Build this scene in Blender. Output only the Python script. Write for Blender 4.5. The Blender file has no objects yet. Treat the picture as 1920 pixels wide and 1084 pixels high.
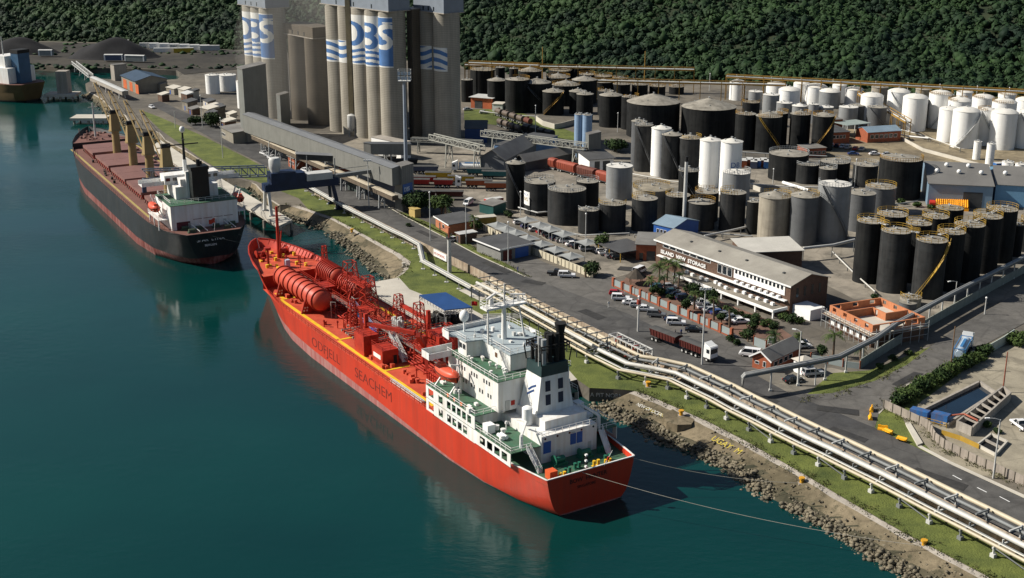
import bpy, bmesh, math, random
import numpy as np
from mathutils import Vector, Matrix, noise
R = math.radians
rnd = random.Random(7)
SC = bpy.context.scene
COL = SC.collection
# ---------------------------------------------------------------- camera, sky, sun, exposure
F = 2400.0; TH = R(17.7); CH = 105.0; CT, ST = math.cos(TH), math.sin(TH)
cam = bpy.data.cameras.new('camera'); cam.lens = 45.0; cam.sensor_width = 36.0
cam.clip_start = 1.0; cam.clip_end = 9000
camo = bpy.data.objects.new('camera', cam); COL.objects.link(camo)
camo.location = (0, 0, CH); camo.rotation_euler = (R(90) - TH, 0, 0)
SC.camera = camo
SUN_EL, SHADOW_AZ = R(38), R(-7)          # shadows fall to the right and slightly nearer
SD = Vector((math.cos(SUN_EL) * math.cos(SHADOW_AZ), math.cos(SUN_EL) * math.sin(SHADOW_AZ), -math.sin(SUN_EL)))
w = bpy.data.worlds.new('World'); SC.world = w; w.use_nodes = True
nt = w.node_tree; bg = nt.nodes['Background']
sky = nt.nodes.new('ShaderNodeTexSky'); sky.sky_type = 'NISHITA'; sky.sun_disc = False
sky.sun_elevation = SUN_EL; sky.sun_rotation = math.atan2(-SD.x, -SD.y); sky.altitude = 50
nt.links.new(sky.outputs[0], bg.inputs[0]); bg.inputs[1].default_value = 0.05
sl = bpy.data.lights.new('sun', 'SUN'); sl.energy = 5.0; sl.angle = R(0.5); sl.color = (1.0, 0.94, 0.84)
so = bpy.data.objects.new('sun', sl); COL.objects.link(so)
so.rotation_euler = SD.to_track_quat('-Z', 'Y').to_euler(); so.location = (-200, 0, 300)
SC.view_settings.view_transform = 'Standard'; SC.view_settings.look = 'None'
SC.view_settings.exposure = 0.48; SC.view_settings.gamma = 1.0
SC.cycles.max_bounces = 6; SC.cycles.diffuse_bounces = 3; SC.cycles.glossy_bounces = 3
SC.cycles.transparent_max_bounces = 8; SC.cycles.volume_bounces = 0

# ---------------------------------------------------------------- pixel -> ground helpers (layout survey of the photo)
def g(px, py, z=3.0):
    dx = (px - 960) / F; dv = (py - 542) / F
    ry = CT - dv * ST; rz = -ST - dv * CT; t = (z - CH) / rz
    return Vector((dx * t, ry * t, z))
def zt(px, pyb, pyt, z0=3.0):
    y = g(px, pyb, z0).y; k = (pyt - 542) / F
    return CH - y * (ST + k * CT) / (CT - k * ST)
def mpp(px, py, z=3.0):
    p = g(px, py, z); return (p.y * CT - (p.z - CH) * ST) / F

# ---------------------------------------------------------------- materials
MATS = {}
def srgb(h):
    c = [int(h[i:i + 2], 16) / 255 for i in (0, 2, 4)]
    return tuple(x / 12.92 if x <= .04045 else ((x + .055) / 1.055) ** 2.4 for x in c)
def mat(name, c, r=.6, var=.18, sc=.35, c2=None, streak=0., bump=0., bsc=4., metal=0., spec=.35, lines=0., lc=None, lax='Z', amt=.5, lamt=.8):
    if name in MATS: return MATS[name]
    if isinstance(c, str): c = srgb(c)
    if isinstance(c2, str): c2 = srgb(c2)
    m = bpy.data.materials.new(name); m.use_nodes = True; t = m.node_tree; N = t.nodes; L = t.links
    b = N['Principled BSDF']; b.inputs['Roughness'].default_value = r; b.inputs['Metallic'].default_value = metal
    b.inputs['Specular IOR Level'].default_value = spec
    tc = N.new('ShaderNodeTexCoord'); out = None
    n1 = N.new('ShaderNodeTexNoise'); n1.inputs['Scale'].default_value = sc; n1.inputs['Detail'].default_value = 6
    n1.inputs['Roughness'].default_value = .65
    L.new(tc.outputs['Object'], n1.inputs['Vector'])
    rp = N.new('ShaderNodeValToRGB'); e = rp.color_ramp.elements
    e[0].position = .5 - .28 * (1 - amt) - .08; e[1].position = .5 + .28 * (1 - amt) + .08
    lo = tuple(x * (1 - var) for x in c); hi = tuple(min(1, x * (1 + var)) for x in c)
    if c2: lo = c2
    e[0].color = (*lo, 1); e[1].color = (*hi, 1)
    L.new(n1.outputs['Fac'], rp.inputs['Fac']); out = rp.outputs['Color']
    if streak:
        mp = N.new('ShaderNodeMapping'); mp.inputs['Scale'].default_value = (1.1, 1.1, .07)
        L.new(tc.outputs['Object'], mp.inputs['Vector'])
        n2 = N.new('ShaderNodeTexNoise'); n2.inputs['Scale'].default_value = 1.0; n2.inputs['Detail'].default_value = 4
        L.new(mp.outputs[0], n2.inputs['Vector'])
        r2 = N.new('ShaderNodeValToRGB'); r2.color_ramp.elements[0].position = .42; r2.color_ramp.elements[1].position = .68
        L.new(n2.outputs['Fac'], r2.inputs['Fac'])
        mu = N.new('ShaderNodeMath'); mu.operation = 'MULTIPLY'; mu.inputs[1].default_value = streak
        L.new(r2.outputs['Color'], mu.inputs[0])
        mx = N.new('ShaderNodeMixRGB'); mx.inputs['Color2'].default_value = (*(lc or tuple(x * .45 + .02 for x in c)), 1)
        L.new(mu.outputs[0], mx.inputs['Fac']); L.new(out, mx.inputs['Color1']); out = mx.outputs[0]
    if lines:
        wv = N.new('ShaderNodeTexWave'); wv.wave_type = 'BANDS'; wv.bands_direction = lax
        wv.inputs['Scale'].default_value = lines; wv.inputs['Distortion'].default_value = .15
        L.new(tc.outputs['Object'], wv.inputs['Vector'])
        r3 = N.new('ShaderNodeValToRGB'); r3.color_ramp.elements[0].position = .0; r3.color_ramp.elements[1].position = .25
        r3.color_ramp.elements[0].color = (.62, .62, .62, 1); r3.color_ramp.elements[1].color = (1, 1, 1, 1)
        L.new(wv.outputs['Fac'], r3.inputs['Fac'])
        mx = N.new('ShaderNodeMixRGB'); mx.blend_type = 'MULTIPLY'; mx.inputs['Fac'].default_value = lamt
        L.new(out, mx.inputs['Color1']); L.new(r3.outputs[0], mx.inputs['Color2']); out = mx.outputs[0]
    L.new(out, b.inputs['Base Color'])
    if bump:
        n3 = N.new('ShaderNodeTexNoise'); n3.inputs['Scale'].default_value = bsc; n3.inputs['Detail'].default_value = 5
        L.new(tc.outputs['Object'], n3.inputs['Vector'])
        bp = N.new('ShaderNodeBump'); bp.inputs['Strength'].default_value = bump; bp.inputs['Distance'].default_value = .3
        L.new(n3.outputs['Fac'], bp.inputs['Height']); L.new(bp.outputs[0], b.inputs['Normal'])
    MATS[name] = m; return m


def gmat(name, a, b, dirt, s1=.03, s2=.3, stain=.45, r=.92):
    m = bpy.data.materials.new(name); m.use_nodes = True; t = m.node_tree; N = t.nodes; L = t.links; p = N['Principled BSDF']; p.inputs['Roughness'].default_value = r; p.inputs['Specular IOR Level'].default_value = .2
    tc = N.new('ShaderNodeTexCoord')
    def nz(sc, de=6, ro=.6):
        n = N.new('ShaderNodeTexNoise'); n.inputs['Scale'].default_value = sc; n.inputs['Detail'].default_value = de; n.inputs['Roughness'].default_value = ro; L.new(tc.outputs['Object'], n.inputs['Vector']); return n.outputs['Fac']
    def ramp(f, p0, p1, c0, c1):
        q = N.new('ShaderNodeValToRGB'); e = q.color_ramp.elements; e[0].position = p0; e[1].position = p1; e[0].color = (*c0, 1); e[1].color = (*c1, 1); L.new(f, q.inputs['Fac']); return q.outputs[0]
    def mix(bl, fac, x, y):
        q = N.new('ShaderNodeMixRGB'); q.blend_type = bl
        if isinstance(fac, float): q.inputs['Fac'].default_value = fac
        else: L.new(fac, q.inputs['Fac'])
        L.new(x, q.inputs['Color1'])
        if isinstance(y, tuple): q.inputs['Color2'].default_value = (*y, 1)
        else: L.new(y, q.inputs['Color2'])
        return q.outputs[0]
    o = ramp(nz(s1, 8, .7), .40, .58, a, b)
    o = mix('MIX', ramp(nz(s2 * .55, 6, .75), .54, .64, (0, 0, 0), (stain,) * 3), o, dirt)
    o = mix('MULTIPLY', 1.0, o, ramp(nz(s2, 5), .3, .7, (.74,) * 3, (1.12,) * 3)); o = mix('MULTIPLY', 1.0, o, ramp(nz(5., 3), .3, .7, (.84,) * 3, (1.08,) * 3))
    v = N.new('ShaderNodeTexVoronoi'); v.feature = 'DISTANCE_TO_EDGE'; v.inputs['Scale'].default_value = .11; L.new(tc.outputs['Object'], v.inputs['Vector'])
    o = mix('MULTIPLY', .45, o, ramp(v.outputs['Distance'], .0, .035, (.55,) * 3, (1,) * 3))
    L.new(o, p.inputs['Base Color']); MATS[name] = m; return m
WHITE = mat('white_paint', (.72, .72, .70), .45, .07, .2, streak=.25, lc=(.42, .36, .28))
CLEANW = mat('bright_white', (.78, .78, .76), .4, .05, .3)
GREYM = mat('grey_steel', (.30, .31, .31), .5, .2, .4)
LGREY = mat('pale_grey_steel', (.48, .48, .46), .5, .15, .4)
DGREY = mat('dark_grey_steel', (.055, .058, .06), .55, .3, .4)
BLACK = mat('black_paint', (.008, .0085, .009), .7, .4, .3)
RUBBER = mat('tyre_rubber', (.012, .012, .012), .85, .2)
GLASS = mat('dark_glass', (.015, .02, .025), .08, .2, .3, spec=.6)
YELLOW = mat('yellow_paint', (.36, .225, .035), .5, .15, .5)
ORANGEY = mat('weathered_yellow_steel', (.29, .165, .03), .6, .25, .5)
CONC = mat('concrete', (.32, .29, .25), .85, .22, .12, streak=.35, lc=(.12, .10, .08), bump=.2)
CONCL = mat('pale_concrete', (.45, .42, .36), .85, .18, .12, bump=.1)
BRICK = mat('red_brick', (.30, .085, .04), .85, .22, 1.2, lines=4.)
DBRICK = mat('brown_brick', (.11, .065, .045), .85, .25, 1.2, lines=4.)
ROOFG = mat('grey_sheet_roof', (.19, .185, .17), .6, .22, .15, lines=1.6, lax='X', c2=(.12, .11, .10))
ROOFD = mat('dark_sheet_roof', (.075, .075, .075), .6, .25, .2, lines=1.6, lax='X')
BLUEP = mat('blue_paint', (.02, .09, .33), .5, .2, .4)
STEELB = mat('blue_steel', (.009, .022, .058), .5, .3, .3)
REDP = mat('red_paint', (.45, .03, .015), .45, .2, .5)
TIMBER = mat('timber', (.16, .10, .06), .8, .3, .8)

# ---------------------------------------------------------------- mesh builder
class MB:
    def __init__(s): s.v = []; s.f = []; s.m = []
    def add(s, vs, fs, m=0):
        o = len(s.v); s.v += [tuple(q) for q in vs]
        for f in fs: s.f.append([i + o for i in f]); s.m.append(m)
        return s
    def box(s, x0, x1, y0, y1, z0, z1, m=0):
        return s.add([(x0, y0, z0), (x1, y0, z0), (x1, y1, z0), (x0, y1, z0), (x0, y0, z1), (x1, y0, z1), (x1, y1, z1), (x0, y1, z1)],
              [(0, 3, 2, 1), (4, 5, 6, 7), (0, 1, 5, 4), (1, 2, 6, 5), (2, 3, 7, 6), (3, 0, 4, 7)], m)
    def cb(s, c, d, rz=0., m=0):
        ca, sa = math.cos(rz), math.sin(rz); vs = []
        for z in (-1, 1):
            for x, y in ((-1, -1), (1, -1), (1, 1), (-1, 1)):
                X, Y = x * d[0] / 2, y * d[1] / 2
                vs.append((c[0] + X * ca - Y * sa, c[1] + X * sa + Y * ca, c[2] + z * d[2] / 2))
        return s.add(vs, [(0, 3, 2, 1), (4, 5, 6, 7), (0, 1, 5, 4), (1, 2, 6, 5), (2, 3, 7, 6), (3, 0, 4, 7)], m)
    def prism(s, poly, z0, z1, m=0, mt=None, bottom=True):
        n = len(poly); a = sum(poly[i][0] * poly[(i + 1) % n][1] - poly[(i + 1) % n][0] * poly[i][1] for i in range(n))
        if a < 0: poly = poly[::-1]
        vs = [(p[0], p[1], z0) for p in poly] + [(p[0], p[1], z1) for p in poly]
        s.add(vs, [(i, (i + 1) % n, (i + 1) % n + n, i + n) for i in range(n)] + ([tuple(range(n - 1, -1, -1))] if bottom else []), m)
        s.add(vs[n:], [tuple(range(n))], m if mt is None else mt); return s
    def bar(s, a, b, w, h=None, m=0):
        a = Vector(a); b = Vector(b); h = h or w; d = b - a
        if d.length < 1e-5: return s
        d.normalize(); u = d.cross(Vector((0, 0, 1)))
        if u.length < 1e-3: u = Vector((1, 0, 0))
        u.normalize(); n = u.cross(d); vs = []
        for p in (a, b):
            for x, y in ((-1, -1), (1, -1), (1, 1), (-1, 1)): vs.append(p + u * (x * w / 2) + n * (y * h / 2))
        return s.add(vs, [(0, 1, 2, 3), (7, 6, 5, 4), (0, 4, 5, 1), (1, 5, 6, 2), (2, 6, 7, 3), (3, 7, 4, 0)], m)
    def path(s, pts, w, h=None, m=0, closed=False):
        for i in range(len(pts) - (0 if closed else 1)): s.bar(pts[i], pts[(i + 1) % len(pts)], w, h, m)
        return s
    def tube(s, pts, r, n=8, m=0, caps=True, radii=None):
        pts = [Vector(p) for p in pts]; rings = []
        for i, p in enumerate(pts):
            d = (pts[min(i + 1, len(pts) - 1)] - pts[max(i - 1, 0)]).normalized()
            u = d.cross(Vector((0, 0, 1)))
            if u.length < .05: u = d.cross(Vector((1, 0, 0)))
            u.normalize(); v = d.cross(u); rr = radii[i] if radii else r
            rings.append([p + u * (math.cos(2 * math.pi * k / n) * rr) + v * (math.sin(2 * math.pi * k / n) * rr) for k in range(n)])
        vs = [q for r_ in rings for q in r_]; fs = []
        for i in range(len(pts) - 1):
            for k in range(n):
                a = i * n + k; b = i * n + (k + 1) % n; fs.append((a, a + n, b + n, b))
        if caps: fs += [tuple(range(n)), tuple(range(len(vs) - 1, len(vs) - n - 1, -1))]
        return s.add(vs, fs, m)
    def cyl(s, a, b, r0, r1=None, n=12, m=0): return s.tube([a, b], r0, n, m, True, [r0, r0 if r1 is None else r1])
    def lathe(s, prof, n=24, c=(0, 0, 0), m=0, sx=1., sy=1.):
        vs = []; fs = []
        for r, z in prof:
            for k in range(n):
                a = 2 * math.pi * k / n; vs.append((c[0] + r * math.cos(a) * sx, c[1] + r * math.sin(a) * sy, c[2] + z))
        for i in range(len(prof) - 1):
            for k in range(n):
                a = i * n + k; b = i * n + (k + 1) % n; fs.append((a, b, b + n, a + n))
        if prof[0][0] > 1e-4: fs.append(tuple(range(n - 1, -1, -1)))
        if prof[-1][0] > 1e-4: fs.append(tuple(range((len(prof) - 1) * n, len(prof) * n)))
        return s.add(vs, fs, m)
    def sph(s, c, r, nu=10, nv=7, sc=(1, 1, 1), m=0):
        prof = [(max(math.sin(math.pi * i / nv), 1e-5) * r, -math.cos(math.pi * i / nv) * r * sc[2]) for i in range(nv + 1)]
        return s.lathe(prof, nu, c, m, sc[0], sc[1])
    def rail(s, pts, h=1.0, w=.07, step=2.0, m=0, closed=False, mids=2):
        pts = [Vector(p) for p in pts]; up = Vector((0, 0, h))
        seq = pts + ([pts[0]] if closed else [])
        for i in range(len(seq) - 1):
            a, b = seq[i], seq[i + 1]; L = (b - a).length; k = max(1, round(L / step))
            for j in range(k + (1 if i == len(seq) - 2 and not closed else 0)):
                p = a.lerp(b, j / k); s.bar(p, p + up, w, w, m)
            for q in range(mids): s.bar(a + up * ((q + 1) / mids), b + up * ((q + 1) / mids), w, w, m)
        return s
    def grid(s, fn, nu, nv, m=0, flip=False):
        vs = [fn(i / nu, j / nv) for i in range(nu + 1) for j in range(nv + 1)]; fs = []
        for i in range(nu):
            for j in range(nv):
                a = i * (nv + 1) + j; q = (a, a + nv + 1, a + nv + 2, a + 1); fs.append(q[::-1] if flip else q)
        return s.add(vs, fs, m)
    def build(s, name, mats, parent=None, smooth=None, loc=None, rz=0.):
        me = bpy.data.meshes.new(name); me.from_pydata(s.v, [], s.f)
        for mm in (mats if isinstance(mats, (list, tuple)) else [mats]): me.materials.append(mm)
        if max(s.m, default=0) > 0: me.polygons.foreach_set('material_index', s.m)
        me.update()
        if smooth is not None:
            me.shade_smooth(); me.set_sharp_from_angle(angle=R(smooth))
        o = bpy.data.objects.new(name, me); COL.objects.link(o)
        if parent: o.parent = parent
        if loc is not None: o.location = loc; o.rotation_euler = (0, 0, rz)
        return o
def npmesh(name, V, Fc, mats, mi=None, smooth=False):
    me = bpy.data.meshes.new(name); nf, k = Fc.shape
    me.vertices.add(len(V)); me.vertices.foreach_set('co', np.asarray(V, np.float32).ravel())
    me.loops.add(nf * k); me.loops.foreach_set('vertex_index', Fc.astype(np.int32).ravel())
    me.polygons.add(nf); me.polygons.foreach_set('loop_start', np.arange(0, nf * k, k, dtype=np.int32))
    for mm in (mats if isinstance(mats, (list, tuple)) else [mats]): me.materials.append(mm)
    if mi is not None: me.polygons.foreach_set('material_index', np.asarray(mi, np.int32))
    me.update(calc_edges=True); me.validate()
    if smooth: me.shade_smooth()
    o = bpy.data.objects.new(name, me); COL.objects.link(o); return o

# ---------------------------------------------------------------- naming
def tag(o, label, cat, group=None):
    o['label'] = label; o['category'] = cat
    if group: o['group'] = group
    return o
def thing(name, label, cat, loc=(0, 0, 0), rz=0., group=None):
    o = bpy.data.objects.new(name, None); o.empty_display_size = .5; COL.objects.link(o)
    o.location = loc; o.rotation_euler = (0, 0, rz); return tag(o, label, cat, group)
def struct(o): o['kind'] = 'structure'; return o
def stuff(o, label=None, cat=None):
    o['kind'] = 'stuff'
    if label: tag(o, label, cat)
    return o
def copy_tree(o, parent=None, loc=None, rz=None, label=None):
    c = o.copy(); COL.objects.link(c)
    if parent: c.parent = parent
    if loc is not None: c.location = loc
    if rz is not None: c.rotation_euler = (0, 0, rz)
    if label: c['label'] = label
    for ch in KIDS(o): copy_tree(ch, c)
    return c
def KIDS(o): return list(o.children)
ORD = ['first', 'second', 'third', 'fourth', 'fifth', 'sixth', 'seventh', 'eighth', 'ninth', 'tenth', 'eleventh', 'twelfth', 'thirteenth', 'fourteenth', 'fifteenth', 'sixteenth', 'seventeenth', 'eighteenth', 'nineteenth', 'twentieth']
def frame(A, B):
    d = B - A; return Vector((A.x, A.y, A.z)), math.atan2(d.y, d.x), math.hypot(d.x, d.y)
def text_mesh(txt, size, m, name, parent=None, loc=(0, 0, 0), rot=(0, 0, 0), ex=.02, sx=1., align='LEFT', bold=0.):
    cu = bpy.data.curves.new(name, 'FONT'); cu.body = txt; cu.size = size; cu.extrude = ex; cu.align_x = align; cu.offset = bold
    t = bpy.data.objects.new(name + '_tmp', cu); COL.objects.link(t)
    dg = bpy.context.evaluated_depsgraph_get(); me = bpy.data.meshes.new_from_object(t.evaluated_get(dg))
    bpy.data.objects.remove(t); bpy.data.curves.remove(cu)
    me.materials.clear(); me.materials.append(m)
    o = bpy.data.objects.new(name, me); COL.objects.link(o)
    if parent: o.parent = parent
    o.location = loc; o.rotation_euler = rot; o.scale = (sx, 1, 1); return o
# ================================================================ SETTING: water, land, slopes, roads, grass, hill, forest
def P3(l, z=3.0): return [g(x, y, z) for x, y in l]
def water_mat():
    m = bpy.data.materials.new('harbour_water'); m.use_nodes = True; t = m.node_tree; N = t.nodes; L = t.links
    b = N['Principled BSDF']; b.inputs['Roughness'].default_value = .09; b.inputs['IOR'].default_value = 1.33
    tc = N.new('ShaderNodeTexCoord')
    n0 = N.new('ShaderNodeTexNoise'); n0.inputs['Scale'].default_value = .012; n0.inputs['Detail'].default_value = 3
    L.new(tc.outputs['Object'], n0.inputs['Vector'])
    rp = N.new('ShaderNodeValToRGB'); rp.color_ramp.elements[0].position = .35; rp.color_ramp.elements[1].position = .7
    rp.color_ramp.elements[0].color = (.0010, .026, .0255, 1); rp.color_ramp.elements[1].color = (.0015, .040, .0345, 1)
    L.new(n0.outputs['Fac'], rp.inputs['Fac']); L.new(rp.outputs[0], b.inputs['Base Color'])
    mp = N.new('ShaderNodeMapping'); mp.inputs['Scale'].default_value = (.55, 1.0, 1); mp.inputs['Rotation'].default_value = (0, 0, .5)
    L.new(tc.outputs['Object'], mp.inputs['Vector'])
    n1 = N.new('ShaderNodeTexNoise'); n1.inputs['Scale'].default_value = .55; n1.inputs['Detail'].default_value = 5; n1.inputs['Roughness'].default_value = .6
    n2 = N.new('ShaderNodeTexNoise'); n2.inputs['Scale'].default_value = .022; n2.inputs['Detail'].default_value = 3
    L.new(mp.outputs[0], n1.inputs['Vector']); L.new(mp.outputs[0], n2.inputs['Vector'])
    cr = N.new('ShaderNodeValToRGB'); cr.color_ramp.elements[0].position = .42; cr.color_ramp.elements[1].position = .62; cr.color_ramp.elements[0].color = (.18, .18, .18, 1); L.new(n2.outputs['Fac'], cr.inputs['Fac'])
    mu = N.new('ShaderNodeMath'); mu.operation = 'MULTIPLY'; L.new(n1.outputs['Fac'], mu.inputs[0]); L.new(cr.outputs[0], mu.inputs[1])
    bp = N.new('ShaderNodeBump'); bp.inputs['Strength'].default_value = .24; bp.inputs['Distance'].default_value = .5
    L.new(mu.outputs[0], bp.inputs['Height']); L.new(bp.outputs[0], b.inputs['Normal'])
    rr_ = N.new('ShaderNodeMapRange'); rr_.inputs[1].default_value = .35; rr_.inputs[2].default_value = .65; rr_.inputs[3].default_value = .05; rr_.inputs[4].default_value = .17; L.new(n2.outputs['Fac'], rr_.inputs[0]); L.new(rr_.outputs[0], b.inputs['Roughness'])
    return m
W = MB(); W.add([(-3000, -800, 0), (3000, -800, 0), (3000, 4000, 0), (-3000, 4000, 0)], [(0, 1, 2, 3)])
struct(W.build('water', water_mat()))

SHIP_S = Vector((13.85, 202.9, 0)); SHIP_A = math.atan2(.857, -.515) + R(1.1)
SD_, SN_ = Vector((math.cos(SHIP_A), math.sin(SHIP_A), 0)), Vector((-math.sin(SHIP_A), math.cos(SHIP_A), 0))
def sp(l, t, z=0.): p = SHIP_S + SD_ * l + SN_ * t; return Vector((p.x, p.y, z))

NEAR_CREST = [(1190, 733), (1212, 740), (1265, 763), (1330, 792), (1400, 828), (1500, 885), (1600, 945), (1700, 1002), (1850, 1080), (1990, 1150)]
NEAR_TOE = [(1112, 764), (1151, 781), (1200, 800), (1240, 826), (1300, 846), (1375, 884), (1445, 934), (1552, 990), (1650, 1050), (1800, 1130)]
COVE_CREST = [(525, 384), (560, 386), (577, 392), (619, 406), (655, 425), (705, 452), (750, 476), (770, 491), (766, 504), (756, 514), (742, 522)]
COVE_TOE = [(505, 395), (535, 408), (572, 420), (598, 428), (622, 440), (658, 472), (690, 500), (708, 512), (716, 518), (722, 521), (734, 524)]
FAR_CREST = [(169, 172), (194, 187), (212, 207), (235, 215), (250, 240), (297, 246), (310, 262), (345, 280), (385, 305), (428, 330), (478, 343), (505, 372), (525, 384)]
pad = [sp(l, -13.2, 3) for l in (44, 60, 80, 100)] + [g(690, 531)]
land = P3(NEAR_CREST[::-1]) + P3([(1150, 730), (1105, 728), (1082, 712)]) + pad + P3(COVE_CREST[::-1][:-1]) + P3(FAR_CREST[::-1]) + \
    P3([(160, 157), (180, 147), (237, 150), (270, 153), (333, 148), (342, 139), (330, 132), (237, 128), (120, 126), (40, 120), (-80, 117), (-700, 108)]) + \
    [Vector((-1500, 1500, 3)), Vector((1800, 1500, 3)), Vector((1200, 100, 3)), Vector((220, 90, 3))]
GROUND = gmat('yard_ground', (.10, .092, .08), (.17, .15, .12), (.055, .052, .046), .02, .12)
m = MB(); m.prism([(p.x, p.y) for p in land], -2.0, 3.0)
struct(m.build('land', [GROUND]))

def resample(pl, n):
    d = [0]
    for i in range(len(pl) - 1): d.append(d[-1] + (pl[i + 1] - pl[i]).length)
    out = []
    for k in range(n + 1):
        s = d[-1] * k / n; i = max(j for j in range(len(d) - 1) if d[j] <= s + 1e-9)
        out.append(pl[i].lerp(pl[i + 1], (s - d[i]) / max(d[i + 1] - d[i], 1e-6)))
    return out
LAYER = [3.0]
def sheet(name, pts, mt, z, kind='structure', cell=None):
    LAYER[0] += .005; z = LAYER[0]; s = MB(); q = [(p.x, p.y, z) for p in pts]
    a = sum(q[i][0] * q[(i + 1) % len(q)][1] - q[(i + 1) % len(q)][0] * q[i][1] for i in range(len(q)))
    if a < 0: q = q[::-1]
    s.add(q, [tuple(range(len(q)))]); o = s.build(name, mt); o['kind'] = kind; return o
GRASS = mat('grass', (.105, .122, .026), .95, .35, .18, c2=(.042, .060, .013), bump=.6, bsc=3., streak=.0)
DRYGRASS = mat('grass', (.105, .122, .026), .95, .35, .18, c2=(.042, .060, .013), bump=.6, bsc=3., streak=.0)
ASPH = gmat('asphalt', (.100, .096, .09), (.145, .137, .125), (.06, .058, .055), .03, .3)
ASPHD = gmat('dark_asphalt', (.060, .060, .061), (.098, .095, .09), (.042, .042, .043), .025, .25)
SAND = gmat('sandy_ground', (.17, .14, .095), (.29, .24, .155), (.10, .085, .06), .04, .3)
PAVE = mat('brick_paving', (.15, .085, .06), .9, .25, .3, c2=(.10, .06, .045))
LIGHTP = gmat('dusty_concrete', (.165, .152, .128), (.27, .24, .195), (.085, .078, .066), .025, .2)
PALEY = gmat('pale_yard', (.20, .18, .14), (.32, .285, .215), (.10, .09, .07), .03, .2)

WALL_NEAR = [(590, 366), (640, 392), (690, 420), (790, 470), (890, 519), (1000, 577), (1130, 642), (1260, 707), (1400, 775), (1560, 856), (1740, 948), (1920, 1042), (2050, 1110)]
ROAD_NEAR = [(590, 364), (640, 389), (690, 414), (790, 464), (890, 512), (1000, 569), (1130, 633), (1260, 697), (1400, 764), (1560, 843), (1740, 933), (1920, 1026), (2050, 1092)]
ROAD_FAR = [(2050, 1000), (1920, 935), (1800, 880), (1710, 836), (1640, 803), (1480, 738), (1400, 695), (1310, 655), (1180, 590), (1060, 545), (985, 520), (900, 482), (840, 450), (760, 408), (700, 374), (640, 345), (575, 318)]
sheet('tank_farm_floor', P3([(960, 405), (1080, 455), (1230, 450), (1420, 470), (1600, 560), (1760, 590), (1960, 480), (1960, 380), (1700, 330), (1100, 280)]), LIGHTP, 3.005)
sheet('white_tank_yard', P3([(1540, 300), (1640, 330), (1960, 350), (1960, 230), (1700, 215), (1560, 230)]), SAND, 3.005)
sheet('silo_yard', P3([(640, 330), (780, 330), (960, 400), (1140, 340), (1060, 270), (900, 262), (760, 250), (600, 250), (560, 280)]), LIGHTP, 3.004)
sheet('rail_yard', P3([(870, 205), (960, 205), (1080, 250), (1080, 268), (930, 235), (870, 225)]), DRYGRASS, 3.005)
sheet('works_yard', P3([(1660, 780), (1700, 800), (1750, 850), (1830, 890), (1920, 905), (2100, 960), (2100, 600), (1920, 640), (1850, 660), (1760, 730)]), PALEY, 3.004)
sheet('gatehouse_apron', P3([(1400, 690), (1500, 752), (1560, 745), (1600, 700), (1560, 690), (1470, 690)]), LIGHTP, 3.006)
sheet('far_grass', P3([(480, 340), (560, 372), (590, 366), (470, 300), (380, 255), (300, 220), (260, 205), (300, 243), (385, 303), (430, 328)]), DRYGRASS, 3.006)
sheet('entrance_lane', P3([(1100, 500), (1150, 522), (1230, 500), (1140, 462), (1000, 400), (950, 402)]), LIGHTP, 3.004)
sheet('forecourt', P3([(905, 486), (985, 520), (1060, 545), (1180, 590), (1310, 655), (1400, 695), (1470, 690), (1385, 630), (1150, 520), (1085, 520), (960, 465)]), ASPH, 3.004)
sheet('car_park', P3([(1165, 530), (1390, 632), (1500, 640), (1440, 600), (1300, 545), (1190, 505)]), PAVE, 3.006)
sheet('west_verge', P3([(735, 395), (760, 400), (840, 432), (900, 470), (960, 500), (985, 518), (900, 482), (840, 450), (760, 408), (720, 384)]), DRYGRASS, 3.01)
sheet('corner_verge', P3([(1500, 752), (1560, 745), (1640, 715), (1700, 685), (1745, 650), (1690, 672), (1630, 695), (1560, 700), (1530, 725)]), DRYGRASS, 3.01)
sheet('east_verge', P3([(1640, 803), (1648, 775), (1700, 722), (1780, 684), (1850, 645), (1880, 640), (1760, 730), (1690, 780), (1700, 800), (1750, 850), (1830, 900), (1920, 930), (2050, 985), (2050, 1000), (1920, 935), (1800, 880), (1710, 836)]), GRASS, 3.012)
sheet('grass_verge', P3(NEAR_CREST) + P3(WALL_NEAR[::-1]) + P3([(560, 372), (577, 392), (619, 406), (655, 425), (705, 452), (750, 476), (770, 491), (766, 504), (756, 514), (742, 522), (765, 545), (800, 560), (870, 590), (1082, 712), (1105, 728), (1150, 730)]), GRASS, 3.016)
sheet('dock_pad', pad + P3([(742, 522), (748, 521), (768, 543), (815, 562), (880, 578), (960, 620), (1050, 676), (1082, 712)]), CONCL, 3.03)
sheet('service_path', P3([(860, 545), (910, 528), (945, 545), (900, 565)]), CONCL, 3.024)
sheet('rack_strip', P3([(990, 582), (1130, 650), (1260, 717), (1400, 786), (1560, 868), (1740, 962), (1920, 1056), (2050, 1120), (2050, 1110), (1920, 1042), (1740, 948), (1560, 856), (1400, 775), (1260, 707), (1130, 642), (1000, 577)]), SAND, 3.022)
sheet('far_road', P3([(590, 364), (520, 322), (455, 290), (400, 262), (330, 222), (280, 195), (300, 190), (350, 212), (420, 240), (500, 278), (575, 318)]), ASPHD, 3.008)
sheet('side_road', P3([(1480, 738), (1640, 803), (1648, 775), (1700, 722), (1780, 684), (1850, 645), (1960, 585), (1990, 520), (1900, 555), (1800, 612), (1745, 650), (1700, 685), (1640, 715), (1560, 738), (1515, 740)]), ASPH, 3.008)
sheet('road', P3(ROAD_NEAR) + P3(ROAD_FAR), ASPHD, 3.012)
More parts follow.
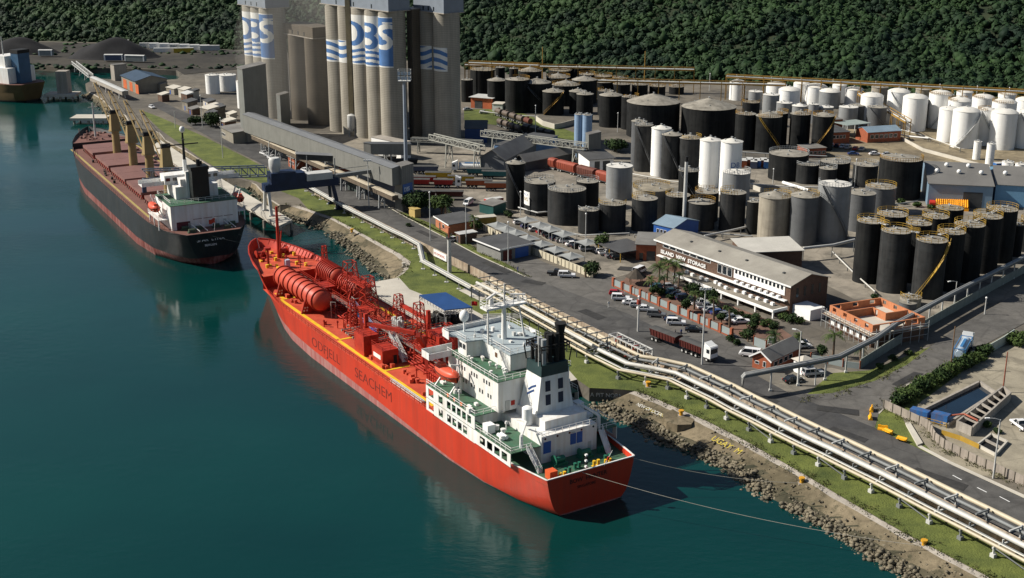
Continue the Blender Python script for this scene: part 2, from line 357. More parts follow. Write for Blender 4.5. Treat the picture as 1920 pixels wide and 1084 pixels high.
for i, (a, b) in enumerate([((1832, 915), (1850, 924)), ((1874, 932), (1893, 942)), ((1786, 892), (1803, 901))]):
    A, B = g(*a), g(*b); d = (B - A).normalized(); n = Vector((-d.y, d.x, 0)) * .1
    sheet('road_marking', [A + n, B + n, B - n, A - n], CLEANW, 3.018)

TYRE = gmat('tyre_worn_asphalt', (.040, .040, .041), (.062, .061, .059), (.03, .03, .03), .05, .4)
def road_strip(f, wd, i0=0, i1=12):
    Nn, Ff = P3(ROAD_NEAR), P3(ROAD_FAR[::-1]); A_ = resample(Nn, 40); B_ = resample([Ff[0]] + Ff, 40); a = []; b = []
    for p in A_:
        q = min((r for r in B_), key=lambda r: (r - p).length); d = q - p; L_ = d.length
        if L_ > 14: d = d / L_ * 10.5
        a.append(p + d * f); b.append(p + d * (f + wd))
    sheet('road_wear', a[3:] + b[3:][::-1], TYRE, 3.02)

PATCH = gmat('asphalt_patch', (.036, .036, .037), (.05, .049, .047), (.03, .03, .03), .1, .5)
def patch(px, py, l, w_, a):
    p = g(px, py); d = Vector((math.cos(R(a)), math.sin(R(a)), 0)); n = Vector((-d.y, d.x, 0)); sheet('road_patch', [p + d * l + n * w_, p - d * l + n * w_ * .8, p - d * l - n * w_, p + d * l * 1.1 - n * w_], PATCH, 3.02)
for a in ((1110, 590, 4, 1.6, -55), (1230, 640, 3, 1.2, -55), (1420, 742, 5, 1.3, -52), (1590, 815, 4, 1.0, -50), (1760, 898, 5, 1.4, -48), (1000, 530, 3, 1.5, -30), (1180, 505, 3, 2, -20), (930, 502, 6, 1.0, -57), (800, 440, 5, 1.1, -57), (1700, 712, 5, 1.0, 45), (1570, 770, 4, 1.5, -20)): patch(*a)
# ---- revetment slopes
REVET = gmat('stained_revetment_concrete', (.105, .088, .055), (.215, .175, .115), (.05, .05, .03), .07, .6, .75)
ROCK = mat('shore_rock', (.17, .145, .10), .9, .45, .35, c2=(.045, .042, .030), bump=.5, bsc=2.)
WETMUD = gmat('wet_shore_mud', (.035, .035, .020), (.085, .074, .046), (.02, .026, .014), .12, .9, .7, .75)
def slope(name, crest, toe, n, under=3.0, amp=.25):
    C_, T_ = resample(P3(crest), n), resample(P3(toe, 0.), n); s = MB(); nv = 8
    def fn(u, v):
        i = round(u * n); c, t = C_[i], T_[i]; f = v * 1.35 - .02
        p = c.lerp(t, f); p.z = 3.0 * (1 - f) ** 1.0 if f < 1 else -3.0 * (f - 1)
        if f <= 0: p.z = 3.02
        if v > .05:
            q = noise.noise(Vector((p.x * .25, p.y * .25, 1.3))) * amp + noise.noise(Vector((p.x * .9, p.y * .9, 4.3))) * amp * .5 * v
            p.z += q
        return p
    s.grid(fn, n, nv)
    for i_ in range(n):
        for j in range(nv):
            h_ = noise.noise(Vector((i_ * .35, j * .5, 7.))) * 1.3; s.m[i_ * nv + j] = 2 if j == 0 else (1 if j + h_ > 3.6 else 0)
    return struct(s.build(name, [REVET, WETMUD, CONC], smooth=50)), C_, T_
_, C1, T1 = slope('revetment', NEAR_CREST, NEAR_TOE, 150)
_, C2, T2 = slope('cove_revetment', COVE_CREST, COVE_TOE, 50)
_, C3, T3 = slope('far_shore_slope', FAR_CREST, [(155, 180), (178, 192), (200, 212), (226, 221), (240, 246), (285, 251), (292, 266), (330, 288), (372, 312), (415, 340), (465, 352), (490, 380), (507, 394)], 60)
def ico(sub=1):
    bm = bmesh.new(); bmesh.ops.create_icosphere(bm, subdivisions=sub, radius=1)
    V = np.array([v.co[:] for v in bm.verts]); Fc = np.array([[v.index for v in f.verts] for f in bm.faces]); bm.free(); return V, Fc
def rocks(name, Cs, Ts, n, smin, smax, lo, hi, seed):
    rs = np.random.RandomState(seed); V0, F0 = ico(1); VV = []; FF = []; o = 0
    for _ in range(n):
        i = rs.randint(0, len(Cs)); f = lo + (hi - lo) * rs.rand() ** .6; p = Cs[i].lerp(Ts[i], f)
        if noise.noise(Vector((p.x * .08, p.y * .08, seed))) < -.45: continue
        s = smin + (smax - smin) * rs.rand() ** 3.2
        v = V0 * (1 + .45 * (rs.rand(len(V0), 1) - .5)) * (s * np.array([1, .8 + .4 * rs.rand(), .65])); a = rs.rand() * 6.3
        v = v @ np.array([[math.cos(a), -math.sin(a), 0], [math.sin(a), math.cos(a), 0], [0, 0, 1]])
        v += np.array([p.x + rs.randn() * .8, p.y + rs.randn() * .8, 3.0 * (1 - f) + .1]); VV.append(v); FF.append(F0 + o); o += len(v)
    return stuff(npmesh(name, np.vstack(VV), np.vstack(FF), ROCK), 'loose grey brown rocks piled along the waterline', 'rocks')
rocks('shore_rocks', C1, T1, 7000, .08, .58, .66, 1.14, 3)
rocks('cove_rocks', C2, T2, 1700, .14, .7, .6, 1.06, 5)
rocks('far_shore_rocks', C3, T3, 700, .25, .9, .5, 1.06, 6)

rocks('slope_stones', C1, T1, 700, .05, .34, .06, .72, 8)
# ---- hill and forest
HB = sorted([(p.x, p.y) for p in P3([(-500, 66), (-200, 70), (200, 80), (470, 95), (870, 120), (1100, 137), (1300, 152), (1600, 174), (1920, 190), (2300, 212), (2700, 235)])])
HX, HY = np.array([p[0] for p in HB]), np.array([p[1] for p in HB])
def base_y(x): return np.interp(x, HX, HY)
def hill_h(x, y):
    d = np.clip((y - base_y(x)) / 330., 0, 1.3)
    return 3.0 + 95 * np.clip(d, 0, 1) ** 1.15 * (1 + .18 * np.sin(x * .013 + 1) + .10 * np.sin(x * .041 + y * .02)) - 40 * np.clip(d - 1, 0, 1)
xs = np.linspace(-700, 900, 120); ds = np.linspace(-2, 430, 40)
V = []; 
for x in xs:
    by = base_y(x)
    for d in ds: V.append((x, by + d, float(hill_h(x, by + d)) if d > 0 else 2.9))
Fc = np.array([[i * 40 + j, (i + 1) * 40 + j, (i + 1) * 40 + j + 1, i * 40 + j + 1] for i in range(119) for j in range(39)])
SOIL = mat('hill_soil', (.022, .03, .012), .95, .3, .1, c2=(.010, .018, .007))
struct(npmesh('hill', np.array(V), Fc, SOIL))
def leafmat(name, a, b, sc=.12, fine=1.2):
    m = bpy.data.materials.new(name); m.use_nodes = True; t = m.node_tree; N = t.nodes; L = t.links
    p = N['Principled BSDF']; p.inputs['Roughness'].default_value = .75; p.inputs['Specular IOR Level'].default_value = .2
    tc = N.new('ShaderNodeTexCoord'); n1 = N.new('ShaderNodeTexNoise'); n1.inputs['Scale'].default_value = sc; n1.inputs['Detail'].default_value = 2
    n2 = N.new('ShaderNodeTexNoise'); n2.inputs['Scale'].default_value = fine; n2.inputs['Detail'].default_value = 3
    L.new(tc.outputs['Object'], n1.inputs['Vector']); L.new(tc.outputs['Object'], n2.inputs['Vector'])
    ad = N.new('ShaderNodeMath'); ad.operation = 'MULTIPLY_ADD'; ad.inputs[1].default_value = .45; L.new(n2.outputs['Fac'], ad.inputs[0]); L.new(n1.outputs['Fac'], ad.inputs[2])
    rp = N.new('ShaderNodeValToRGB'); rp.color_ramp.elements[0].position = .55; rp.color_ramp.elements[1].position = .9
    rp.color_ramp.elements[0].color = (*a, 1); rp.color_ramp.elements[1].color = (*b, 1)
    L.new(ad.outputs[0], rp.inputs['Fac']); L.new(rp.outputs[0], p.inputs['Base Color'])
    bp = N.new('ShaderNodeBump'); bp.inputs['Strength'].default_value = .9; bp.inputs['Distance'].default_value = .6
    L.new(n2.outputs['Fac'], bp.inputs['Height']); L.new(bp.outputs[0], p.inputs['Normal']); return m
FOREST = leafmat('forest_leaves', (.0048, .0165, .008), (.022, .049, .0135), .035, .35)
def crown_variants(k, sub=2, seed=1, amp=.42):
    out = []; V0, F0 = ico(sub)
    for i in range(k):
        v = V0.copy(); r = np.array([1 + amp * noise.noise(Vector(p) * 1.6 + Vector((i * 9.1, seed, 0))) + amp * .7 * noise.noise(Vector(p) * 3.7 + Vector((i * 5.1, 3, seed))) for p in V0])
        v = v * r[:, None]; v[:, 2] = np.where(v[:, 2] < -.35, -.35, v[:, 2]); out.append(v)
    return out, F0
CV, CF = crown_variants(14, 1, 1, .8)
rs = np.random.RandomState(11); VV = []; FF = []; QV = []; o = 0
for _ in range(33000):
    d = 250 * rs.rand() ** 1.1; x = -420 + rs.rand() * 840
    y = float(base_y(x)) + d
    if abs(x) > .45 * y + 15: continue
    if abs(x - 266 - 3 * math.sin(d * .06)) < 1.6 and d > 20: continue
    big = noise.noise(Vector((x * .03, y * .03, 2.))); s = (1.15 + 2.2 * rs.rand() ** 2.6) * (1 + .35 * big); s *= .6 if d < 6 else 1
    v = CV[rs.randint(14)] * np.array([s, s, s * (.7 + .5 * rs.rand())]); a = rs.rand() * 6.3
    v = v @ np.array([[math.cos(a), -math.sin(a), 0], [math.sin(a), math.cos(a), 0], [0, 0, 1]])
    c = np.array([x, y, float(hill_h(x, y)) + s * .35 + 1.2 * big]); VV.append(v + c); FF.append(CF + o); o += len(v)
    k = 18; dr = rs.randn(k, 3); dr[:, 2] = np.abs(dr[:, 2]); dr /= np.linalg.norm(dr, axis=1)[:, None]; P = c + dr * s * (.85 + .35 * rs.rand(k, 1)); u = rs.randn(k, 3); u -= (u * dr).sum(1)[:, None] * dr * .92; u /= np.linalg.norm(u, axis=1)[:, None]; w_ = np.cross(u, dr + .16 * rs.randn(k, 3)); q = s * (.20 + .16 * rs.rand(k, 1)); QV.append(np.stack([P - u * q, P + w_ * q, P + u * q, P - w_ * q], 1).reshape(-1, 3))
QV = np.vstack(QV); nq = len(QV) // 4; TV = np.vstack(VV); TF = np.vstack(FF)
QF = np.arange(4 * nq).reshape(-1, 4) + len(TV); QT = np.vstack([QF[:, [0, 1, 2]], QF[:, [0, 2, 3]]])
fo = npmesh('forest', np.vstack([TV, QV]), np.vstack([TF, QT]), FOREST, smooth=True)
stuff(fo, 'dense dark green forest covering the hillside behind the port', 'forest')
sheet('coal_yard', P3([(-300, 117), (40, 119), (120, 125), (237, 127), (330, 131), (345, 140), (470, 128), (470, 97), (200, 82), (-300, 70)]), gmat('coal_dust_ground', (.035, .033, .030), (.062, .056, .045), (.02, .02, .02), .02, .1), 3.1)

rs = np.random.RandomState(21); VV = []; FF = []; o = 0; CV2, CF2 = crown_variants(8, 1, 4, .8)
for _ in range(420):
    if rs.rand() < .6: px, py = rs.uniform(-60, 470), rs.choice([rs.uniform(74, 92), rs.uniform(122, 130), rs.uniform(98, 104)])
    else: px = rs.uniform(870, 1330); py = 128 + (px - 870) * .045 + rs.uniform(-6, 10)
    p = g(px, py); s = rs.uniform(.8, 2.3); v = CV2[rs.randint(8)] * np.array([s, s, s * .7]) + np.array([p.x, p.y, 3.0 + s * .2]); VV.append(v); FF.append(CF2 + o); o += len(v)
stuff(npmesh('scrub', np.vstack(VV), np.vstack(FF), FOREST), 'low dark scrub scattered along the far yards and the forest edge', 'scrub')

rs = np.random.RandomState(31); VV = []; o = 0
edges = [resample(P3(NEAR_CREST), 160), resample(P3(WALL_NEAR), 200), resample(P3(COVE_CREST), 60), resample(P3([(1648, 776), (1700, 722), (1780, 684)]), 60), resample(P3([(1657, 768), (1740, 807), (1770, 844), (1920, 914)]), 90), resample(P3([(735, 395), (840, 440), (985, 519)]), 90), resample(P3([(1500, 750), (1560, 742), (1640, 714), (1740, 656)]), 60)]
for L_ in edges:
    for p in L_:
        for _ in range(rs.randint(0, 4)):
            c = np.array([p.x + rs.randn() * .9, p.y + rs.randn() * .7, 3.12]); s = .15 + .35 * rs.rand() ** 2; k = 14
            P = c + rs.randn(k, 3) * s * np.array([1, 1, .45]) + np.array([0, 0, s * .5]); u = rs.randn(k, 3); u /= np.linalg.norm(u, axis=1)[:, None]; w_ = np.cross(u, rs.randn(k, 3)); w_ /= np.linalg.norm(w_, axis=1)[:, None]; q = s * .5
            VV.append(np.stack([P - u * q, P + w_ * q * .5, P + u * q, P - w_ * q * .5], 1).reshape(-1, 3))
VV = np.vstack(VV); stuff(npmesh('weeds', VV, np.arange(len(VV)).reshape(-1, 4), leafmat('weed_leaves', (.03, .04, .012), (.12, .12, .04), .6, 3.)), 'rough weeds growing along the edges of walls, verges and roads', 'weeds')
# ================================================================ STORAGE TANKS
BLK = mat('tank_black', (.013, .014, .0145), .8, .4, .25, c2=(.006, .0065, .007), streak=.5, lc=(.030, .030, .028), spec=.12)
BLKG = mat('tank_charcoal', (.028, .030, .031), .8, .35, .25, c2=(.014, .0145, .015), streak=.45, lc=(.055, .052, .05), spec=.12)
TWH = mat('tank_white', (.80, .80, .78), .4, .04, .2, streak=.16, lc=(.50, .46, .38))
TGR = mat('tank_grey', (.22, .23, .235), .5, .15, .25, streak=.35, lc=(.16, .15, .14))
TDG = mat('tank_mid_grey', (.10, .105, .11), .6, .2, .25, streak=.35, lc=(.08, .08, .08))
TTAN = mat('tank_concrete', (.30, .27, .215), .85, .2, .3, streak=.5, lc=(.14, .12, .095))
TBLU = mat('tank_pale_blue', (.22, .32, .46), .5, .12, .25, streak=.3)
RFG = mat('tank_roof_grey', (.27, .25, .21), .8, .25, .35, c2=(.12, .11, .09))
RFW = mat('tank_roof_pale', (.60, .58, .53), .6, .15, .35)
RFD = mat('tank_roof_dusty', (.25, .22, .165), .8, .3, .35, c2=(.11, .10, .08))
TM = dict(K=(BLK, 'black'), C=(BLKG, 'charcoal'), W=(TWH, 'white'), G=(TGR, 'grey'), D=(TDG, 'dark grey'), T=(TTAN, 'weathered tan'), B=(TBLU, 'pale blue'))
def ztop(y, pyt): k = (pyt - 542) / F; return CH - y * (ST + k * CT) / (CT - k * ST)
TANKS = []
def tank(cx, yt, yb, wd, col, roof='F', rail='', stair=0, name='storage_tank', label='', group=None, near=False):
    p = g(cx, yb); r = wd / 2 * mpp(cx, yb); d = Vector((p.x, p.y, 0)).normalized(); c = p + d * r; r = wd / 2 * mpp(cx, yb) * (1 + r / p.y)
    h = ztop(c.y, yt) - 3.0; n = 40 if near else 28
    t = thing(name, label, 'tank', (c.x, c.y, 3.0), rnd.uniform(0, 6.3), group); t.rotation_euler.z = 0
    a0 = rnd.uniform(0, 6.3)
    prof = []; nb = max(3, int(h / 2.2))
    for i in range(nb):
        z0, z1 = h * i / nb, h * (i + 1) / nb; prof += [(r, z0), (r, z1 - .05), (r + .035, z1 - .04), (r + .035, z1 - .01)]
    prof[-1] = (r + .12, h - .01)
    s = MB(); s.lathe(prof + [(r + .12, h)], n)
    sh = s.build('shell', TM[col][0], t, smooth=40); sh.rotation_euler.z = a0
    rf = MB(); rm = {'W': RFW, 'G': RFW}.get(col, RFG)
    if roof == 'C': rf.lathe([(r + .2, h + .005), (r + .2, h + .06), (r * .5, h + .06 + r * .16), (.25, h + .1 + r * .29), (.0001, h + .1 + r * .3)], n)
    elif roof == 'D': rf.lathe([(r + .1, h + .005), (r * .85, h + r * .12), (r * .6, h + r * .21), (r * .3, h + r * .27), (.0001, h + r * .29)], n)
    else: rf.lathe([(r + .02, h + .005), (r * .93, h + .03), (r * .5, h + .02 + r * .05), (.0001, h + r * .09)], n)
    ro = rf.build('roof', rm if roof != 'X' else RFD, t, smooth=35); ro.rotation_euler.z = a0
    zc = {'C': .3, 'D': .29}.get(roof, .09) * r + h
    ft = MB()
    ft.cyl((0, 0, zc - .1), (0, 0, zc + .45), .28, .28, 8); ft.cyl((0, 0, zc + .45), (0, 0, zc + .6), .5, .1, 8)
    for q in range(3):
        a = a0 + q * 2.2 + .6; rr = r * .62; zz = h + (zc - h) * .35
        ft.cyl((rr * math.cos(a), rr * math.sin(a), zz - .2), (rr * math.cos(a), rr * math.sin(a), zz + .5), .25, .25, 8)
    a = a0 + 1; ft.bar((r * .2 * math.cos(a), r * .2 * math.sin(a), zc - r * .03), (r * .95 * math.cos(a), r * .95 * math.sin(a), h + .35), .12, .12)
    ft.build('roof_vent', GREYM, t)
    if rail:
        rl = MB(); k = max(12, int(r * 4)); w_ = .085 if near else .11
        if rail in 'yY': full = 1.0
        full = 1.0 if rail.isupper() else .55
        A = [a0 + 2 * math.pi * full * i / k for i in range(k + (0 if full == 1 else 1))]
        rl.rail([(r * 1.0 * math.cos(q), r * 1.0 * math.sin(q), h + .02) for q in A], 1.15, w_, 2.2, closed=(full == 1))
        rl.build('railing', {'y': YELLOW, 'o': ORANGEY, 'g': GREYM}[rail.lower()], t)
    if stair:
        st = MB(); k = 22; s0 = -2.5 if stair > 0 else -.6; dirn = 1 if stair > 0 else -1; pts = []
        for i in range(k + 1):
            q = s0 + dirn * 1.9 * i / k; pts.append((math.cos(q), math.sin(q), .2 + (h - .2) * i / k))
        for i in range(k):
            a, b = pts[i], pts[i + 1]; st.bar(((r + .45) * a[0], (r + .45) * a[1], a[2]), ((r + .45) * b[0], (r + .45) * b[1], b[2]), .75, .12)
            st.bar(((r + .8) * a[0], (r + .8) * a[1], a[2] + 1), ((r + .8) * b[0], (r + .8) * b[1], b[2] + 1), .1)
            if i % 2 == 0: st.bar(((r + .8) * a[0], (r + .8) * a[1], a[2]), ((r + .8) * a[0], (r + .8) * a[1], a[2] + 1), .08)
        st.build('spiral_stair', {2: YELLOW, -2: YELLOW, 3: ORANGEY}.get(stair, TDG if col != 'W' else GREYM), t)
    TANKS.append((t, c, r, h)); t['_r'] = 0.0; del t['_r']
    return t, c, r, h
ROWS = {}
def row(rowname, group, items, near=False):
    items = sorted(items, key=lambda q: q[0]); cnt = len(items); out = []
    for i, it in enumerate(items):
        cx, yt, yb, wd, col = it[:5]; roof = it[5] if len(it) > 5 else 'F'; rail = it[6] if len(it) > 6 else ''; stair = it[7] if len(it) > 7 else 0
        form = {'F': 'flat', 'X': 'dusty', 'C': 'cone', 'D': 'domed'}[roof]
        lab = f"{TM[col][1]} tank with {form} roof, {ORD[i]} from left {rowname}"
        out.append(tank(cx, yt, yb, wd, col, roof, rail, stair, 'storage_tank', lab, group, near))
    return out
FR1 = row('in front row by carports', 'tanks by the car park', [(966.5, 305, 394, 35, 'K', 'C', '', -1), (1012, 339, 406, 58, 'C', 'F', 'g'), (1062, 353, 424, 71, 'C', 'F', 'g'), (1103, 392, 440, 39, 'C', 'F', 'g'), (1147, 380, 437, 51, 'C', 'F', 'y'), (1207, 371, 436, 48, 'C', 'F', 'y'), (1313, 378, 434, 51, 'C', 'F', 'o'), (1371, 360, 436, 48, 'C', 'F', 'y')], True)
row('in second row by carports', 'tanks behind the front row', [(1101, 339, 392, 42, 'K', 'F', 'g'), (1160, 310, 376, 49, 'G', 'F'), (1221, 351, 415, 71, 'T', 'X', 'y'), (1269, 365, 424, 46, 'K', 'F', 'y'), (1323, 359, 418, 44, 'K', 'F', 'o'), (1410, 377, 440, 26, 'K', 'F')], True)
TB = row('among tall cylinders behind grey tanks', 'tall cylinders beyond the grey tanks', [(1196, 227, 316, 28, 'D', 'C'), (1205, 234, 323, 33, 'C', 'C', 'g', -1), (1237, 240, 332, 36, 'W', 'C'), (1257, 252, 337, 37, 'C', 'C', '', -1), (1291, 258, 341, 40, 'C', 'C', 'y'), (1289, 319, 385, 37, 'K', 'C', 'g', -1), (1328, 262, 353, 38, 'W', 'C'), (1367, 265, 368, 40, 'W', 'C'), (1378, 322, 386, 51, 'G', 'F', 'g')])
row('of the two widest black tanks', 'widest black tanks', [(1223, 190, 262, 98, 'K', 'C'), (1326, 199, 268, 101, 'K', 'C')])
row('in dark row beyond silos', 'black tanks beyond the silos', [(932, 150, 204, 36, 'K', 'C'), (970, 148, 213, 46, 'K', 'F', 'o'), (1007, 154, 212, 51, 'K', 'C', '', -1), (1037, 171, 217, 40, 'K', 'C', '', 3), (1096, 176, 230, 31, 'K', 'C'), (1144, 178, 240, 42, 'K', 'C'), (1180, 181, 244, 32, 'K', 'F', 'o')])
row('in second dark row', 'black tanks in the second dark row', [(876, 149, 192, 22, 'K'), (1061, 158, 200, 52, 'K', 'C', 'O'), (1083, 171, 215, 32, 'K', 'C'), (1135, 170, 218, 30, 'K', 'F', 'o'), (1095, 149, 196, 46, 'K', 'C'), (1046, 144, 190, 44, 'K', 'C', 'O')])
row('in back dark row before forest', 'black tanks before the forest', [(905, 130, 180, 46, 'K', 'X', 'O'), (938, 126, 172, 18, 'K'), (963, 128, 176, 17, 'K'), (994, 132, 190, 43, 'K', 'C', 'O'), (1050, 131, 172, 44, 'K', 'X', 'O'), (1086, 127, 170, 36, 'K', 'X'), (1100, 139, 178, 30, 'K', 'X', 'O'), (1130, 142, 180, 34, 'K', 'X', 'O')])
row('in low dark row near forest', 'low black tanks near the forest', [(1132, 153, 186, 34, 'K', 'C', 'o'), (1165, 157, 188, 32, 'K', 'C', 'O'), (1199, 158, 186, 30, 'K', 'C', 'O'), (1232, 161, 184, 30, 'K', 'X', 'O'), (1268, 162, 178, 28, 'K', 'C', 'o'), (1162, 147, 176, 30, 'K', 'X', 'O')])
row('in black row before white tanks', 'black tanks before the white tanks', [(1395, 213, 282, 38, 'K', 'F', 'o'), (1438, 217, 287, 48, 'K', 'C', 'o', -2), (1457, 211, 276, 33, 'K', 'F', 'o'), (1406, 191, 238, 32, 'K', 'X', 'o'), (1497, 213, 279, 38, 'K', 'C', 'o'), (1540, 216, 284, 40, 'K', 'C', 'o', 3)])
row('in back white row', 'white tanks in the back row', [(1382, 154, 189, 31, 'W', 'D'), (1454, 158, 196, 38, 'W', 'D'), (1501, 156, 192, 30, 'W', 'D'), (1528, 162, 198, 40, 'W', 'D'), (1572, 159, 194, 26, 'W', 'D'), (1599, 167, 202, 33, 'W', 'D'), (1806, 172, 206, 30, 'W', 'D', 'o'), (1840, 182, 222, 40, 'W', 'D', 'o'), (1886, 176, 206, 33, 'W', 'D', 'o'), (1921, 187, 226, 40, 'W', 'D', 'o')])
row('in middle white row', 'white tanks in the middle row', [(1478, 168, 208, 40, 'W', 'D'), (1631, 179, 236, 41, 'W', 'D'), (1680, 171, 234, 40, 'W', 'D', '', -1), (1711, 182, 247, 45, 'W', 'D'), (1758, 175, 242, 42, 'W', 'D', 'o', 1), (1794, 188, 250, 42, 'W', 'D', 'o'), (1878, 191, 244, 44, 'W', 'D', 'o')])
row('in front white row', 'white tanks in the front row', [(1774, 204, 267, 36, 'W', 'D'), (1805, 207, 279, 48, 'W', 'D', '', 1), (1844, 206, 274, 33, 'W', 'D', 'o', -1), (1876, 210, 282, 47, 'W', 'D'), (1917, 210, 279, 36, 'W', 'D', '', -1)])
row('of the slim pair before white tanks', 'slim white cylinders', [(1830, 265, 300, 14, 'W'), (1854.5, 269, 309, 15, 'W')])
row('of the short pair by warehouse', 'short white cylinders', [(1887, 303, 331, 21, 'W'), (1911, 307, 336, 20, 'W')])
row('in grey row before white tanks', 'grey tanks before the white tanks', [(1415, 171, 206, 26, 'G'), (1444, 177, 214, 31, 'G'), (1469, 192, 222, 29, 'G'), (1498, 198, 226, 28, 'G', 'C'), (1524, 195, 232, 20, 'G'), (1546, 200, 232, 29, 'G', 'F'), (1588, 200, 242, 35, 'G', 'F'), (1603, 197, 236, 30, 'D'), (1641, 200, 245, 36, 'D', 'F', '', -1)])
row('behind the white tanks', 'grey tanks behind the white tanks', [(1554, 171, 204, 39, 'G', 'D'), (1647, 163, 196, 30, 'T', 'C'), (1728, 167, 206, 28, 'T', 'C'), (1722, 186, 240, 30, 'D')])
row('in black cluster left of warehouse', 'black tanks left of the warehouse', [(1476, 287, 341, 73, 'K', 'F', 'g'), (1512, 307, 346, 42, 'C', 'F', 'g'), (1563, 302, 345, 55, 'K', 'F', 'g'), (1550, 315, 352, 33, 'C', 'F', 'g'), (1620, 308, 352, 46, 'C', 'F', 'g'), (1683, 296, 376, 78, 'K', 'F', 'o')])
row('in grey cluster behind office', 'grey tanks behind the office', [(1448, 367, 456, 58, 'T', 'C', 'y'), (1503, 366, 462, 51, 'D', 'C', 'y'), (1557, 344, 458, 60, 'G', 'F', 'g', -1), (1610, 361, 436, 51, 'D', 'F'), (1647, 349, 404, 56, 'D', 'F', 'Y')], True)
K1 = row('in nearest black row by conveyor', 'black tanks nearest the conveyor', [(1622, 414, 533, 49, 'K', 'F', 'Y'), (1670, 432, 551, 55, 'C', 'F', 'Y'), (1736, 449, 562, 57, 'C', 'F', 'Y', 2), (1772, 434, 547, 50, 'K', 'F', 'Y'), (1806, 420, 531, 55, 'K', 'F', 'Y'), (1840, 405, 514, 52, 'K', 'F', 'Y'), (1867, 391, 494, 56, 'K', 'F', 'Y'), (1901, 421, 482, 24, 'K', 'F', 'Y'), (1925, 412, 474, 34, 'K', 'F', 'Y')], True)
row('in second black row by conveyor', 'black tanks behind the nearest row', [(1664, 401, 506, 56, 'K', 'F', 'Y'), (1712, 418, 532, 46, 'K', 'F', 'Y'), (1744, 405, 506, 48, 'K', 'F', 'Y'), (1771, 389, 484, 50, 'K', 'X', 'Y')], True)
row('low beside the tall black row', 'low tanks beside the tall row', [(1706, 556, 578, 38, 'T', 'F', 'y'), (1701, 566, 582, 32, 'D')], True)
row('left of the silo tower', 'white tanks left of the silo tower', [(400, 140, 177, 26, 'W', 'F'), (427, 140, 172, 34, 'W', 'F'), (457, 152, 204, 22, 'W', 'C')])
row('beside the truss conveyor', 'pale blue tanks', [(1085, 214, 296, 18, 'B'), (1100, 215, 298, 18, 'B')])

# link bridges between the roofs of neighbouring tanks of the nearest row
for i in range(len(K1) - 3):
    (t0, c0, r0, h0), (t1, c1, r1, h1) = K1[i], K1[i + 1]
    a = c0 + Vector((0, 0, h0)) ; b = c1 + Vector((0, 0, h1)); d = (b - a); d.z = 0; d.normalize(); a = a + d * (r0 - .6); b = b - d * (r1 - .6)
    a.z = b.z = 3 + max(h0, h1) + .25; mid = (a + b) / 2
    o = thing('roof_walkway', f'grey walkway bridging nearest black tank roofs, {ORD[i]} from left', 'walkway', mid, 0, 'tank roof walkways')
    s = MB(); s.bar(a - mid, b - mid, 1.1, .12); s.build('deck', LGREY, o)
    n = Vector((-d.y, d.x, 0)) * .55
    s = MB()
    for q in (1, -1): s.rail([a - mid + n * q, b - mid + n * q], 1.05, .09, 1.5)
    s.build('railing', YELLOW, o)

# elevated yellow gantries among the far tanks
def gantry(a, b, z, label, m=ORANGEY, wd=2.2):
    A, B = g(*a), g(*b); A.z = B.z = 0; mid = (A + B) / 2; o = thing('pipe_gantry', label, 'gantry', (mid.x, mid.y, 3.0)); d = (B - A).normalized(); n = Vector((-d.y, d.x, 0)) * wd / 2
    s = MB(); L = (B - A).length; k = max(2, int(L / 9)); up = Vector((0, 0, z)); a_, b_ = A - mid, B - mid
    for q in (1, -1):
        s.bar(a_ + n * q + up, b_ + n * q + up, .35, .5); s.bar(a_ + n * q + up + Vector((0, 0, 1.4)), b_ + n * q + up + Vector((0, 0, 1.4)), .22)
    for i in range(k + 1):
        p = a_.lerp(b_, i / k)
        for q in (1, -1): s.bar(p + n * q, p + n * q + up + Vector((0, 0, 1.4)), .28)
        s.bar(p + n + up, p - n + up, .25)
    s.build('frame', m, o)
    s = MB()
    for q in (-.6, 0, .6): s.tube([a_ + n * q + up + Vector((0, 0, .45)), b_ + n * q + up + Vector((0, 0, .45))], .22, 6)
    s.build('pipe', LGREY, o); return o
gantry((872, 165), (1300, 175), 11.5, 'long yellow pipe gantry across the black tanks before the forest')
gantry((1080, 190), (1470, 200), 10, 'yellow pipe gantry running behind the two widest black tanks')
gantry((1360, 187), (1960, 222), 11, 'long yellow pipe gantry behind the white tanks along the forest')
gantry((880, 180), (1010, 186), 16, 'short high yellow gantry among black tanks just right of the silos')
gantry((1610, 205), (1700, 262), 7, 'yellow gantry between the middle white tanks and grey tanks')

def tank_sign(item, a, wdeg, z0, z1, txt, m, size, oval=None, tm=None):
    t, c, r, h = item; s = MB(); n = 14; va = math.atan2(-c.y, -c.x) + R(a); rr = r + .09
    s.grid(lambda u, v: Vector((rr * math.cos(va + R(wdeg) * (u - .5)), rr * math.sin(va + R(wdeg) * (u - .5)), z0 + (z1 - z0) * v)), n, 2); sg = s.build('sign_board', m, t, smooth=60)
    if oval:
        s = MB(); k = 20; cz = z0 + (z1 - z0) * .78; hw = R(wdeg) * .30; P = [(va + hw * math.cos(2 * math.pi * i / k), cz + (z1 - z0) * .09 * math.sin(2 * math.pi * i / k)) for i in range(k)]; s.add([((rr + .02) * math.cos(q), (rr + .02) * math.sin(q), z) for q, z in P], [tuple(range(k))]); s.build('emblem', oval, sg)
    o = text_mesh(txt, size, tm, 'lettering', sg, align='CENTER')
    for v in o.data.vertices: q = va + v.co.x / rr; v.co = Vector(((rr + .03 + v.co.z) * math.cos(q), (rr + .03 + v.co.z) * math.sin(q), z0 + (z1 - z0) * .3 + v.co.y))
SGW = mat('sign_board_white', (.75, .75, .73), .5, .05); SGB = mat('sign_emblem_blue', (.05, .13, .34), .5)
tank_sign(FR1[1], -62, 44, 3.2, 7.6, 'IVS', SGW, 1.7, SGB, mat('letter_gold', (.32, .24, .09), .5))
